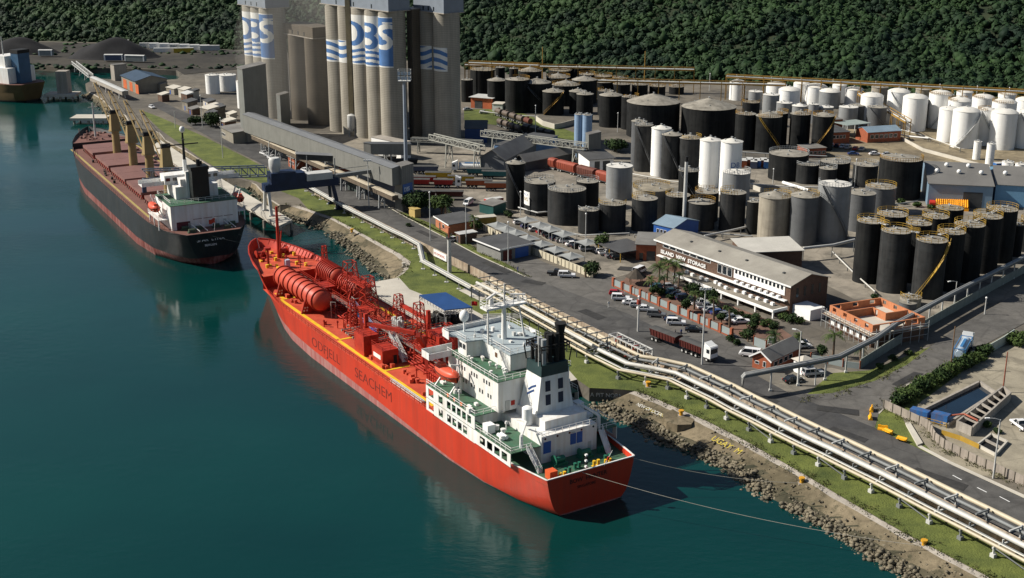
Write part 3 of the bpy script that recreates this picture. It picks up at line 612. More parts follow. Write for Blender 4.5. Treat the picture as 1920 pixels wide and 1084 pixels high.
tank_sign(TB[7] if len(TB) > 7 else TB[-1], 25, 62, 8.6, 12.6, 'DB', mat('tank_white', ''), 2.6, None, SGB)
# ================================================================ SILOS
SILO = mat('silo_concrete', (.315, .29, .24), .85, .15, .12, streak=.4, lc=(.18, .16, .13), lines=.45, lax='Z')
SILOD = mat('shade_toned_silo_concrete', (.115, .095, .07), .85, .2, .12, streak=.4, lines=.45, lax='Z')  # shade between the silo blocks is put into this dark tone
PWHITE = mat('sign_white', (.66, .66, .63), .6, .08, .4, streak=.3, lc=(.45, .40, .32))
PBLUE = mat('sign_blue', (.065, .16, .36), .6, .15, .4, streak=.25)
HEADH = mat('headhouse_sheet', (.20, .23, .27), .55, .12, .3, lines=.8, lax='X')
def wv(u, v, ph=0., n=3):
    q = v * n * 2 + .55 * math.sin(u * 2.6 + ph); return (q % 2.0) < 1.0
def in_el(u, v, cu, cv, a, b): return ((u - cu) / a) ** 2 + ((v - cv) / b) ** 2 < 1
def sgD(u, v):
    if v < .36: return .03 < v < .34 and wv(u, v / .36, 2.6)
    return in_el(u, v, .02, .62, .94, .25) and not in_el(u, v, -.02, .63, .46, .17)
def sgB(u, v):
    if v < .34: return .03 < v < .32 and wv(u, v / .34, 3.6)
    a = in_el(u, v, .30, .73, .62, .135) or in_el(u, v, .30, .49, .66, .15) or (u < .3 and .36 < v < .86)
    return a and not in_el(u, v, .12, .735, .36, .062) and not in_el(u, v, .10, .49, .42, .07)
def sgS(u, v):
    if v < .025 or v > .985: return False
    if v < .30: return True
    if v > .87: return not (u > .3 and v < .90)
    top = in_el(u, v, .62, .72, .66, .15) and not in_el(u, v, .80, .715, .50, .055)
    bot = in_el(u, v, .35, .50, .68, .15) and not in_el(u, v, .16, .505, .46, .058)
    up = top and (u < .62 or v > .72); lo = bot and (u > .30 or v < .5)
    return not (up or lo)
def sgW(ph): return lambda u, v: .08 < v < .97 and wv(u, v * .95 + .05, ph)
def silo_block(label, items, mat_, head=8., head_w=.92, sign=None, hm=None):
    """items: (cx, ytop, ybfront, width, sign_fn, y_sign_top, y_sign_bottom)"""
    C = []
    for it in items:
        p = g(it[0], it[2]); r = it[3] / 2 * mpp(it[0], it[2]); d = Vector((p.x, p.y, 0)).normalized(); C.append((p + d * r, r))
    o0 = C[-1][0]; t = thing('silo_block', label, 'grain silos', o0)
    H = ztop(o0.y, items[-1][1]) - 3
    for (c, r), it in zip(C, items):
        q = c - o0; h = H; s = MB()
        s.lathe([(r, 0), (r, h)], 48, (q.x, q.y, 0)); so_ = s.build('silo', mat_, t, smooth=40)
        if it[4]:
            zt_, zb = ztop(c.y, it[5]) - 3, ztop(c.y, it[6]) - 3; va = math.atan2(-c.y, -c.x)     # direction to the open yard in front
            a1, a0 = va + R(2), va - R(118); nu, nv = 56, 110; vs = []; fs = []; mi = []
            for i in range(nu + 1):
                a = a0 + (a1 - a0) * i / nu
                for j in range(nv + 1): vs.append((q.x + (r + .03) * math.cos(a), q.y + (r + .03) * math.sin(a), zb + (zt_ - zb) * j / nv))
            for i in range(nu):
                a = a0 + (a1 - a0) * (i + .5) / nu; u = 1 - math.sin(max(0, min(math.pi / 2, va - a)))
                for j in range(nv):
                    k = i * (nv + 1) + j; fs.append((k, k + nv + 1, k + nv + 2, k + 1)); mi.append(1 if (va - a) < math.pi / 2 + .2 and it[4](u, (j + .5) / nv) else 0)
            s = MB(); s.v = vs; s.f = fs; s.m = mi; s.build('painted_sign', [PWHITE, PBLUE], so_, smooth=60)
    if head and len(C) > 1:
        a, b = C[0][0] - o0, C[-1][0] - o0; d = (b - a); d.z = 0; L = d.length; d.normalize(); r = C[0][1]; mid = (a + b) / 2
        rz = math.atan2(d.y, d.x); s = MB(); s.cb((mid.x, mid.y, H + head / 2 + .3), (L + 2 * r * .9, 2 * r * head_w, head), rz)
        hh = s.build('head_house', hm or HEADH, t)
        s = MB()
        s.cb((mid.x, mid.y, H + .15), (L + 2 * r * .98, 2 * r * .99, .3), rz); s.build('roof_slab', CONC, t)
        for k in range(3):
            s = MB(); p = a + d * (L * (k + .5) / 3); n = Vector((d.y, -d.x, 0)) * (r * head_w + .02); s.cb((p.x + n.x, p.y + n.y, H + 1.5), (.7, .12, 1.6), rz); s.build('window', GLASS, hh)
    return t
silo_block('row of five tall concrete silos with blue and white DBS lettering and waves', [(644, 13, 248, 50, sgW(4.4), 72, 113), (667, 13, 254, 50, sgW(1.3), 73, 115), (691, 15.5, 260, 50, sgD, 26, 118), (716, 17.5, 266, 50, sgB, 28, 122), (741, 19.5, 272, 50, sgS, 30, 124)], SILO)
silo_block('pair of tall concrete silos with blue waves, rightmost silo block', [(812, 20, 266, 49, sgW(1.1), 83, 127), (840.5, 23.5, 273, 49, sgW(4.2), 87, 131)], SILO)
silo_block('far row of three tall silos lettered DBS behind the grey tower', [(490, 10, 214, 48, sgD, 20, 102), (505.5, 12.5, 218, 48, sgB, 22, 105), (521, 13.8, 223, 48, sgS, 24, 108)], SILO, head_w=1.0)
silo_block('lower silos toned dark as in shade between the two lettered silo blocks', [(570, 84, 226, 46, None, 0, 0), (603, 70, 236, 50, None, 0, 0)], SILOD, head=4.5, hm=SILOD)

def ptower(name, label, cat, Cp, Lp, Rp, ytop, m, mt=None, group=None, extra=None, zb=0.):
    C, L, R_ = g(*Cp), g(*Lp), g(*Rp); h = zt(Cp[0], Cp[1], ytop) - 3; t = thing(name, label, cat, C, 0, group)
    q = [(0, 0), (R_ - C).xy[:], (R_ + L - 2 * C).xy[:], (L - C).xy[:]]
    s = MB(); s.prism(q, zb, h); s.build('wall', m, t)
    cx, cy = sum(p[0] for p in q) / 4, sum(p[1] for p in q) / 4
    s = MB(); s.prism([(cx + (x - cx) * 1.04, cy + (y - cy) * 1.04) for x, y in q], h + .003, h + .35); s.build('roof', mt or ROOFG, t)
    return t, h, Vector((*q[1], 0)), Vector((*q[3], 0))
GAL = mat('gallery_sheet', (.185, .185, .17), .55, .15, .3, lines=.55, lax='X', streak=.3)
GALT = mat('gallery_roof_sheet', (.15, .155, .16), .5, .12, .3)
TOWER = mat('tower_sheet', (.15, .155, .145), .6, .15, .2, streak=.3)
t, h, rv, lv = ptower('transfer_tower', 'grey clad conveyor tower with blue DBS sign at near gallery end', 'tower', (755, 398), (741, 392), (777, 391), 314, GAL)
d = rv.normalized(); n = Vector((d.y, -d.x, 0)); z0, z1 = zt(755, 398, 365) - 3, zt(755, 398, 347) - 3
s = MB(); a = d * .35 + n * .06; b = rv * .86 + n * .06
s.bar(a + Vector((0, 0, (z0 + z1) / 2)), b + Vector((0, 0, (z0 + z1) / 2)), .1, z1 - z0); sg = s.build('sign_board', mat('sign_board_blue', (.04, .13, .36), .5), t)
text_mesh('DBS', 1.9, CLEANW, 'lettering', sg, tuple(a + n * .06 + d * .5 + Vector((0, 0, z0 + .75))), (R(90), 0, math.atan2(d.y, d.x)), sx=.85, bold=.05)
ptower('transfer_tower', 'tall dark grey conveyor tower before the far lettered silos', 'tower', (463, 268), (453, 262), (506, 254), 131, TOWER)
ptower('bin_tower', 'small grey tower beside the far lettered silos', 'tower', (528, 240), (521, 237), (545, 234), 180, TOWER)
ptower('recess_block', 'recessed block toned dark as shade between the right silo pair and the lettered row', 'tower', (778, 268), (768, 262), (800, 262), 19, SILOD)  # block filling the recess, its shade painted by the dark concrete
t = ptower('transfer_tower', 'white and grey tower at right end of truss conveyor', 'tower', (1103, 312), (1097, 308), (1126, 306), 254, TOWER)[0]
ptower('store_tower', 'square dark grey concrete tower in the far left basin yard', 'tower', (216, 152), (209, 150), (239, 150), 123, CONC)

def gallery(name, label, A, B, zb, zt_, wd, m, mroof, legs, legm, cat='conveyor gallery', pitch=.6):
    A, B = A.copy(), B.copy(); o, rz, L = frame(A, B); t = thing(name, label, cat, (o.x, o.y, 3.0), rz); dz = [(zb[1] - zb[0]) / L, (zt_[1] - zt_[0]) / L]
    s = MB(); y0, y1 = -wd / 2, wd / 2
    vs = [(0, y0, zb[0]), (L, y0, zb[1]), (L, y1, zb[1]), (0, y1, zb[0]), (0, y0, zt_[0]), (L, y0, zt_[1]), (L, y1, zt_[1]), (0, y1, zt_[0])]
    s.add(vs, [(0, 3, 2, 1), (4, 5, 6, 7), (0, 1, 5, 4), (1, 2, 6, 5), (2, 3, 7, 6), (3, 0, 4, 7)]); s.build('wall', m, t)
    s = MB(); e = .25
    vs = [(-e, y0 - e, zt_[0] + .005), (L + e, y0 - e, zt_[1] + .005), (L + e, 0, zt_[1] + pitch), (-e, 0, zt_[0] + pitch), (L + e, y1 + e, zt_[1] + .005), (-e, y1 + e, zt_[0] + .005)]
    s.add(vs, [(0, 1, 2, 3), (3, 2, 4, 5), (0, 3, 5), (1, 4, 2)]); s.build('roof', mroof, t)
    for f in legs:
        s = MB(); x = L * f; zz = zb[0] + (zb[1] - zb[0]) * f
        for y in (y0 + .3, y1 - .3): s.bar((x, y * 1.25, 0), (x, y, zz), .45)
        s.bar((x, y0 * 1.1, zz * .5), (x, y1 * 1.1, zz * .5), .25); s.bar((x, y0 * 1.2, .3), (x, y1, zz), .18); s.build('leg', legm, t)
    return t
A, B = g(470, 275), g(750, 397)
zb = (zt(470, 275, 246) - 3, zt(745, 397, 347) - 3); ztt = (zt(470, 275, 213) - 3, zt(752, 397, 314) - 3)
gallery('conveyor_gallery', 'long grey clad conveyor gallery running in front of the silos', A, B, zb, ztt, 5.0, GAL, GALT, (.2, .4, .6, .8), GREYM)
A, B = g(478, 281), g(742, 403)
gallery('conveyor_gallery', 'lower open conveyor with tan cover below the long grey gallery', A, B, (4.4, 4.8), (6.0, 6.3), 2.2, mat('rusty_steel', (.11, .085, .06), .8, .3, .6), mat('tan_cover', (.38, .33, .25), .8, .2, .5), (.08, .2, .32, .44, .56, .68, .8, .92), GREYM, pitch=.3)
A, B = g(690, 324), g(765, 306)
gallery('conveyor_gallery', 'short grey inclined gallery joining long gallery to the silo base', A, B, (7, 3.2), (11, 7.5), 3.6, GAL, GALT, (.5,), GREYM)
A, B = g(648, 345), g(690, 362)
gallery('conveyor_gallery', 'dark gallery between blue shiploader and the long grey gallery', g(560, 345), g(690, 352), (9, 8.5), (11, 11), 2.4, mat('dark_sheet', (.035, .037, .04), .6, .3), GALT, (.55,), GREYM)

def truss(name, label, A, B, z, ht, wd, m, legs, cat='truss conveyor', bay=3.0):
    o, rz, L = frame(A, B); t = thing(name, label, cat, (o.x, o.y, 3.0), rz); k = max(3, int(L / bay)); s = MB()
    for y in (-wd / 2, wd / 2):
        for zz in (0, ht): s.bar((0, y, z + zz), (L, y, z + zz), .3)
        for i in range(k):
            x0, x1 = L * i / k, L * (i + 1) / k; s.bar((x0, y, z), (x0, y, z + ht), .2); s.bar((x0, y, z if i % 2 else z + ht), (x1, y, z + ht if i % 2 else z), .18)
        s.bar((L, y, z), (L, y, z + ht), .2)
    s.build('truss', m, t)
    s = MB(); s.box(0, L, -wd / 2 + .2, wd / 2 - .2, z + .2, z + .5); s.build('belt_deck', mat('belt_grey', (.12, .115, .10), .8, .2), t)
    for f in legs:
        s = MB()
        for y in (-wd / 2, wd / 2): s.bar((L * f, y * 1.5, 0), (L * f, y, z), .35)
        s.bar((L * f, -wd * .7, z * .1), (L * f, wd / 2, z * .9), .18); s.bar((L * f, wd * .7, z * .1), (L * f, -wd / 2, z * .9), .18); s.build('leg', m, t)
    return t
PSTEEL = mat('pale_truss_steel', (.33, .33, .29), .6, .2, .5)
truss('truss_conveyor', 'pale truss conveyor crossing the shadow right of the silos', g(905, 285), g(1098, 312), 6.5, 2.2, 2.6, PSTEEL, (.12, .5, .9))
truss('truss_conveyor', 'pale truss conveyor above the truck yard on lattice legs', g(810, 305), g(905, 330), 9, 2.0, 2.4, PSTEEL, (.35, .9))
truss('truss_conveyor', 'long pale truss walkway at the foot of the right silo pair', g(772, 286), g(905, 292), 4.5, 1.4, 2.0, PSTEEL, (.1, .5, .9))

# elevator leg and hopper bin
p = g(661, 256); t = thing('bucket_elevator', 'tan bucket elevator shaft against the lettered silo row', 'elevator', p)
H = zt(661, 256, -12) - 3
s = MB(); s.box(-1.0, 1.0, -.9, .9, 9, H); s.build('shaft', mat('tan_steel', (.36, .29, .17), .6, .25, .5, streak=.4), t)
s = MB(); s.lathe([(.4, 2.0), (1.9, 4.2), (1.9, 9.0), (.6, 9.8)], 20, (0, -.3, 0)); s.build('hopper', LGREY, t, smooth=40)
for q in range(4):
    s = MB(); a = q * 1.57 + .78; s.bar((1.7 * math.cos(a), 1.7 * math.sin(a) - .3, 0), (1.7 * math.cos(a), 1.7 * math.sin(a) - .3, 4.5), .25); s.build('leg', GREYM, t)
# ================================================================ BUILDINGS
def house(name, label, A, B, depth, h, roof='gable', along=True, mw=BRICK, mr=ROOFG, rise=1.6, over=.35, cat='building', group=None, win=None, doors=(), trim=None, z=3.0, eh=None):
    """A,B: front base corners (left,right); roof 'gable' (ridge along front if along), 'mono' (rises to the back), 'flat', 'hip'"""
    o, rz, L = frame(A, B); t = thing(name, label, cat, (o.x, o.y, z), rz, group)
    s = MB(); s.box(0, L, 0, depth, 0, h)
    if roof == 'gable':
        if along:
            for x in (0, L): s.add([(x, 0, h), (x, depth, h), (x, depth / 2, h + rise)], [(0, 1, 2)])
        else:
            for y in (0, depth): s.add([(0, y, h), (L, y, h), (L / 2, y, h + rise)], [(0, 1, 2)])
    if roof == 'mono': s.add([(0, 0, h), (L, 0, h), (L, depth, h), (0, depth, h), (L, depth, h + rise), (0, depth, h + rise)], [(2, 3, 5, 4), (0, 3, 5), (1, 4, 2)])
    s.build('wall', mw, t)
    r = MB(); v = over; th = .18
    def slab(P): n = len(P); r.add([(x, y, zz + .02) for x, y, zz in P] + [(x, y, zz + th) for x, y, zz in P], [tuple(range(n - 1, -1, -1)), tuple(range(n, 2 * n))] + [(i, (i + 1) % n, (i + 1) % n + n, i + n) for i in range(n)])
    if roof == 'gable' and along:
        k = rise / (depth / 2); slab([(-v, -v, h - v * k), (L + v, -v, h - v * k), (L + v, depth / 2, h + rise), (-v, depth / 2, h + rise)]); slab([(-v, depth / 2, h + rise), (L + v, depth / 2, h + rise), (L + v, depth + v, h - v * k), (-v, depth + v, h - v * k)])
    elif roof == 'gable':
        k = rise / (L / 2); slab([(-v, -v, h - v * k), (L / 2, -v, h + rise), (L / 2, depth + v, h + rise), (-v, depth + v, h - v * k)]); slab([(L / 2, -v, h + rise), (L + v, -v, h - v * k), (L + v, depth + v, h - v * k), (L / 2, depth + v, h + rise)])
    elif roof == 'mono': slab([(-v, -v, h), (L + v, -v, h), (L + v, depth + v, h + rise), (-v, depth + v, h + rise)])
    elif roof == 'hip':
        q = min(L, depth) / 2; r.add([(-v, -v, h + .01), (L + v, -v, h + .01), (L + v, depth + v, h + .01), (-v, depth + v, h + .01)] + ([(q, depth / 2, h + rise), (L - q, depth / 2, h + rise)] if L >= depth else [(L / 2, q, h + rise), (L / 2, depth - q, h + rise)]),
              [(0, 1, 5, 4), (1, 2, 5), (2, 3, 4, 5), (3, 0, 4)] if L >= depth else [(0, 1, 4), (1, 2, 5, 4), (2, 3, 5), (3, 0, 4, 5)]); r.f.append([len(r.v) - 6, len(r.v) - 3, len(r.v) - 4, len(r.v) - 5]); r.m.append(0)
    else: slab([(-v, -v, h), (L + v, -v, h), (L + v, depth + v, h), (-v, depth + v, h)])
    r.build('roof', mr, t)
    if trim:
        s = MB(); zt_ = h - (v * rise / (depth / 2) if roof == 'gable' and along else 0)
        s.box(-v - .05, L + v + .05, -v - .08, -v - .005, zt_ - .18, zt_ + .22); s.build('fascia', trim, t)
    for wdef in (win or []):
        x0, x1, n, z0, z1 = wdef[:5]; side = wdef[5] if len(wdef) > 5 else 'F'; ww = (x1 - x0) / n
        for i in range(n):
            a, b = x0 + ww * (i + .12), x0 + ww * (i + .88); s = MB()
            if side == 'F':
                s.box(a, b, -.06, .02, z0, z1, 0); s.box(a + .08, b - .08, -.075, -.05, z0 + .08, z1 - .08, 1)
            elif side == 'R':
                s.box(L - .02, L + .06, a, b, z0, z1, 0); s.box(L + .05, L + .075, a + .08, b - .08, z0 + .08, z1 - .08, 1)
            else:
                s.box(-.06, .02, a, b, z0, z1, 0); s.box(-.075, -.05, a + .08, b - .08, z0 + .08, z1 - .08, 1)
            s.build('window', [CLEANW, GLASS], t)
    for dd in doors:
        a, b, hh, dm = dd[:4]; side = dd[4] if len(dd) > 4 else 'F'; s = MB()
        if side == 'F': s.box(a, b, -.07, .02, .02, hh)
        elif side == 'R': s.box(L - .02, L + .07, a, b, .02, hh)
        else: s.box(-.07, .02, a, b, .02, hh)
        dr = s.build('door', dm, t)
        s = MB(); e = .08
        if side == 'F': s.box(b - .25, b - .15, -.12, -.07, hh * .42, hh * .42 + .25)
        elif side == 'R': s.box(L + .07, L + .12, b - .25, b - .15, hh * .42, hh * .42 + .25)
        else: s.box(-.12, -.07, a + .15, a + .25, hh * .42, hh * .42 + .25)
        s.build('handle', GREYM, dr)
    return t, L
# --- the storage office: corners surveyed at eave height
zE = 10.6
A, B = g(1231, 449, zE), g(1483, 536, zE); A.z = B.z = 3; L = (B - A).length
D_ = 13.0
OFFR = mat('office_roof', (.27, .255, .22), .7, .2, .12, lines=1.2, lax='X', c2=(.19, .175, .15))
t, L = house('storage_office', 'long brown brick office with grey sheet roof and white ISLAND VIEW STORAGE lettering', A, B, D_, zE - 3, 'gable', True, DBRICK, OFFR, 1.9, .5, trim=CLEANW)
off = t
s = MB(); s.box(.3, L * .60, -.09, .0, 6.1, 7.2); s.build('window_surround', DBRICK, t)
for i in range(7):
    x0 = 3 + i * (L * .44 - 3) / 7; s = MB(); s.box(x0, x0 + 2.6, -.16, -.095, 6.2, 7.15, 0); s.box(x0 + .12, x0 + 2.48, -.18, -.15, 6.3, 7.05, 1); s.build('window', [CLEANW, GLASS], t)
s = MB(); s.box(L * .61, L * .965, -.14, -.0, 4.6, 7.2); s.build('white_panel', CLEANW, t)
for i in range(13):
    x0 = L * .615 + i * L * .345 / 13; s = MB(); s.box(x0 + .25, x0 + L * .345 / 13 - .35, -.19, -.145, 5.95, 6.95); s.build('window', GLASS, t)
for i in range(3):
    x0 = L * .49 + i * 1.9; s = MB(); s.box(x0, x0 + 1.6, -.16, -.005, 4.5, 6.9, 0); s.box(x0 + .1, x0 + 1.5, -.19, -.15, 4.6, 6.8, 1); s.build('window', [CLEANW, GLASS], t)
text_mesh('ISLAND  VIEW  STORAGE', 1.45, CLEANW, 'lettering', t, (2.2, -.2, 4.35), (R(90), 0, 0), .06, 1.12, bold=.03)
s = MB(); s.box(1.5, L * .985, -1.1, -.005, 3.45, 3.7); s.build('sun_ledge', CLEANW, t)
for i in range(30):
    x0 = 2 + i * (L - 5) / 30; s = MB(); s.box(x0, x0 + (L - 5) / 30 - .25, -.12, -.01, 2.2, 3.35); s.build('window', GLASS, t)
# arcade in front
s = MB(); s.box(L * .26, L * .99, -5.2, -1.0, 1.85, 2.1); s.build('terrace_slab', LIGHTP, t)
s = MB(); s.box(L * .26, L * .995, -5.35, -5.2, 1.55, 2.25); s.box(L * .99, L * .995 + .15, -5.2, -.5, 1.55, 2.25); s.build('terrace_fascia', CLEANW, t)
for i in range(7):
    x0 = L * .27 + i * L * .72 / 6; s = MB(); s.box(x0 - .18, x0 + .18, -5.15, -4.8, -.0, 1.84); s.build('column', CLEANW, t)
for i in range(13):
    s = MB(); x0 = L * (.30 + .052 * i) + rnd.uniform(-.6, .6); y0 = -3.2 + rnd.uniform(-.6, 1.4); s.box(x0, x0 + .95, y0, y0 + .7, 2.103, 2.85); s.build('air_conditioner', CLEANW, t)
for i in range(8):
    s = MB(); x0 = L * (.63 + .042 * i); s.box(x0, x0 + .9, -1.0, -.2, 3.705, 4.35); s.build('air_conditioner', CLEANW, t)
for x0 in (L * .2, L * .42, L * .62, L * .88):
    s = MB(); s.box(x0, x0 + .6, 3.1, 3.7, zE - 3 + .6, zE - 3 + 1.45); s.build('roof_vent', DGREY, t)
for i in range(4):
    s = MB(); y0 = 2 + i * 2.6; s.box(L + .0, L + .05, y0, y0 + .8, 4.2, 6.6); s.build('window', GLASS, t)
s = MB(); s.box(L + .1, L + 6, 1, 6, 0, 2.7); s.build('entrance_wing', CLEANW, t)
# rear wing with pale roof
A2, B2 = g(1398, 474, 9.2), g(1505, 470, 9.2); A2.z = B2.z = 3
house('office_annex', 'dark brick annex with pale sheet roof behind the storage office', A2, B2, 12, 6.2, 'mono', True, DBRICK, mat('pale_sheet_roof', (.50, .48, .43), .6, .12, .2, lines=1.3, lax='X'), .5, .5)
# brick store with dark mono roof left of the office
A3, B3 = g(1192, 488), g(1237, 490)
house('brick_store', 'red brick store with grey roof just left of the storage office', A3, B3, 13, 4.6, 'flat', True, BRICK, ROOFG, 0, .4, doors=[(1.0, 2.0, 2.2, GLASS), (3.0, 5.4, 2.8, DGREY)])
t, L = house('vehicle_shelter', 'dark flat roofed shelter over parked cars in front of brick store', g(1121, 475), g(1163, 493), 10, .01, 'flat', True, ASPH, ROOFD, 0, .2, cat='shelter')
bpy.data.objects.remove([k for k in KIDS(t) if k.name.startswith('wall')][0]); ro = [k for k in KIDS(t) if k.name.startswith('roof')][0]; ro.location.z = 2.8
for x in (.1, L / 2, L - .1):
    for y in (.1, 9.9): s = MB(); s.bar((x, y, 0), (x, y, 2.8), .16); s.build('post', YELLOW, t)
house('blue_shed', 'blue walled shed with pale blue roof behind the storage office', g(1225, 446), g(1262, 455), 12, 4.4, 'gable', True, BLUEP, mat('pale_blue_roof', (.20, .27, .33), .55, .15, .2, lines=1.5, lax='X'), 1.6, .3, cat='shed', win=[(1, 5, 3, 1.2, 3.2)])
# gatehouse
t, L = house('gatehouse', 'small red brick gatehouse with grey gable roof beside the pipe bridge', g(1410, 689), g(1444, 699), 12, 3.0, 'gable', False, BRICK, ROOFG, 1.5, .5, win=[(L and .5, 1.9, 1, 1.2, 1.9), (2.6, 3.6, 1, .9, 2.2), (1, 9, 4, 1.0, 2.2, 'R')], cat='gatehouse')
s = MB(); v = .55; k = 1.5 / (L / 2)
for a, b in (((-v, -v - .1, 3.0 - v * k), (L / 2, -v - .1, 4.5)), ((L / 2, -v - .1, 4.5), (L + v, -v - .1, 3.0 - v * k))): s.bar(a, b, .12, .32)
s.build('bargeboard', CLEANW, t)
t, L = house('guard_booth', 'little white booth with pale hipped roof between gatehouse and parked cars', g(1487, 696), g(1503, 704), 3.2, 2.9, 'hip', True, CLEANW, CONCL, 1.0, .5, cat='booth', win=[(.2, 1.2, 1, 1.2, 2.1), (.3, 2.6, 2, 1.2, 2.1, 'R')])
# brick guard rooms along the road
house('guard_room', 'orange brick guard room with sloping dark roof beside the road', g(817, 425), g(843, 441), 9, 3.2, 'mono', True, mat('orange_brick', (.40, .15, .075), .85, .2, 1.), ROOFD, .5, .5, win=[(5.2, 7.4, 1, 1.0, 2.2)], trim=CLEANW, doors=[(3.0, 3.9, 2.1, DGREY)])
house('pump_room', 'small brown brick room with flat pale roof next to the orange guard room', g(855, 454), g(863, 458), 5.5, 2.9, 'flat', True, DBRICK, LGREY, 0, .3, doors=[(.6, 1.5, 2.1, DGREY)])
t, L = house('substation', 'grey roofed substation with blue door beside the road', g(894, 472), g(939, 490), 10.5, 3.6, 'flat', True, mat('substation_wall', (.20, .20, .19), .8, .15, .4, lines=3.), ROOFD, 0, .8, doors=[(5.0, 9.6, 3.0, BLUEP, 'R'), (.8, 3.8, 2.8, mat('maroon_door', (.10, .02, .015), .6), 'R')], trim=CLEANW)
s = MB(); s.box(L + .8, L + .87, -.8, 11.3, 3.42, 3.85); s.build('fascia', CLEANW, t)
house('teal_kiosk', 'low dark teal kiosk with grey roof near the red container', g(899, 398), g(925, 404), 6, 3.0, 'mono', True, mat('teal_wall', (.015, .075, .07), .6), ROOFG, .4, .3, cat='kiosk')
house('yellow_shed', 'long mustard yellow shed behind the cream wall', g(895, 425), g(931, 422), 3, 2.6, 'flat', True, YELLOW, CONCL, 0, .15, cat='shed')
house('road_kiosk', 'small yellow electrical box on grass near the grey tower', g(767, 405), g(778, 409), 2.2, 2.6, 'flat', True, mat('pale_yellow', (.45, .33, .12), .6), mat('pale_yellow', ''), 0, .12, cat='kiosk')
house('roadside_shed', 'dark green shed under the long grey gallery beside road', g(652, 356), g(672, 362), 6, 4, 'flat', True, mat('green_grey_wall', (.05, .065, .06), .7), ROOFG, 0, .2, cat='shed')
# silo yard sheds
house('grain_shed', 'large grey gable shed behind the truck yard', g(900, 326), g(946, 330), 34, 6, 'gable', False, mat('grey_shed_wall', (.15, .155, .16), .7, .2), ROOFG, 3.2, .5, cat='shed')
house('blue_store', 'blue fronted dark roofed store below the truss conveyor', g(927, 300), g(972, 307), 26, 6, 'mono', True, mat('blue_cladding', (.09, .17, .30), .6, .15, .4, lines=1.2, lax='X'), ROOFD, .6, .3, cat='shed')
house('open_shed', 'grey gabled open shed right of the large grain shed', g(968, 318), g(985, 322), 26, 4.2, 'gable', False, mat('open_wall', (.06, .065, .07), .8), ROOFG, 1.8, .9, cat='shed')
house('dark_blue_store', 'dark blue shed at the foot of the right silo pair', g(872, 268), g(913, 268), 14, 6, 'gable', True, mat('navy_wall', (.012, .04, .13), .6), ROOFD, 2, .3, cat='shed')
house('silo_plinth', 'white walled workshop under the lettered silo row', g(697, 288), g(752, 300), 5, 6.5, 'flat', True, CLEANW, CONC, 0, .2, cat='workshop', doors=[(1.5, 3.5, 4, DGREY), (7, 10, 4, DGREY)])
house('loading_store', 'white and brick loading store beside the tower at truss conveyor end', g(1105, 325), g(1150, 322), 12, 5, 'mono', True, CLEANW, ROOFD, .8, .8, cat='shed', doors=[(2, 4, 4.2, DGREY), (5.2, 8, 4.2, DGREY)])
house('red_roof_depot', 'orange walled depot with white canopy right behind the silos', g(883, 202), g(922, 205), 9, 5, 'flat', True, mat('orange_wall', (.45, .12, .05), .7), LGREY, 0, .8, cat='depot', doors=[(2, 6, 3.5, DGREY)])
house('site_cabin', 'small white cabin on grass below the first dark tank row', g(923, 209), g(942, 210), 5, 3.4, 'mono', True, CLEANW, CONCL, .3, .2, cat='cabin')
# white tank yard buildings
house('pump_house', 'red brick pump house with dark roof before the grey tanks', g(1556, 270), g(1592, 268), 12, 4.5, 'mono', True, BRICK, ROOFD, .6, .3, win=[(1, 7, 4, 2, 3.4)])
house('pump_house', 'taller red brick pump house left of the grey canopy', g(1560, 256), g(1578, 255), 8, 7, 'flat', True, BRICK, ROOFG, 0, .2)
house('workshop', 'long red brick workshop with pale blue roof before white tanks', g(1626, 268), g(1688, 264), 9, 4.2, 'gable', True, BRICK, mat('pale_blue_roof', ''), 1.5, .3, win=[(1, 14, 6, 1.6, 3.2)])
t, L = house('canopy', 'grey roofed open canopy between the brick pump house and workshop', g(1587, 263), g(1630, 258), 9, .01, 'flat', True, ASPH, mat('green_grey_roof', (.24, .28, .26), .6), 0, .2, cat='canopy')
bpy.data.objects.remove([k for k in KIDS(t) if k.name.startswith('wall')][0]); [k for k in KIDS(t) if k.name.startswith('roof')][0].location.z = 6
for x in (.2, L / 2, L - .2):
    for y in (.2, 8.8): s = MB(); s.bar((x, y, 0), (x, y, 6), .25); s.build('post', LGREY, t)
house('brick_office', 'small red brick office right of the wide black tanks', g(1512, 296), g(1548, 294), 8, 3.5, 'flat', True, BRICK, ROOFG, 0, .3, win=[(1, 8, 4, 1.2, 2.4)])
# big warehouses on the right
def shed2(label, A, B, depth, h, rise, mw, nv):
    t, L = house('warehouse', label, A, B, depth, h, 'gable', True, mw, mat('warehouse_roof', (.155, .15, .14), .65, .15, .1, lines=.9, lax='X'), rise, .4, cat='warehouse', doors=[(L0 * .55, L0 * .85, h * .7, DGREY)], group=None)
    for i in range(nv):
        x, f = L * (.15 + .7 * i / max(1, nv - 1)), (.25, .4)[i % 2]; s = MB(); zz = h + rise * f * 2 + .1; s.cyl((x, depth * f, zz - .2), (x, depth * f, zz + .5), .35, .35, 10); s.sph((x, depth * f, zz + .75), .75, 12, 8); s.build('roof_ventilator', CLEANW, t, smooth=40)
    return t, L
L0 = 20
shed2('grey roofed warehouse with pale blue wall behind the orange tarpaulin', g(1738, 386), g(1858, 392), 36, 7.5, 3.4, mat('pale_blue_wall', (.20, .30, .40), .6, .12, .3, lines=1.2, lax='X'), 5)
shed2('far right warehouse with bright blue front beside grey roofed warehouse', g(1863, 386), g(1990, 394), 30, 7.2, 3.2, mat('sky_blue_wall', (.16, .33, .50), .6, .12, .3, lines=1.2, lax='X'), 3)
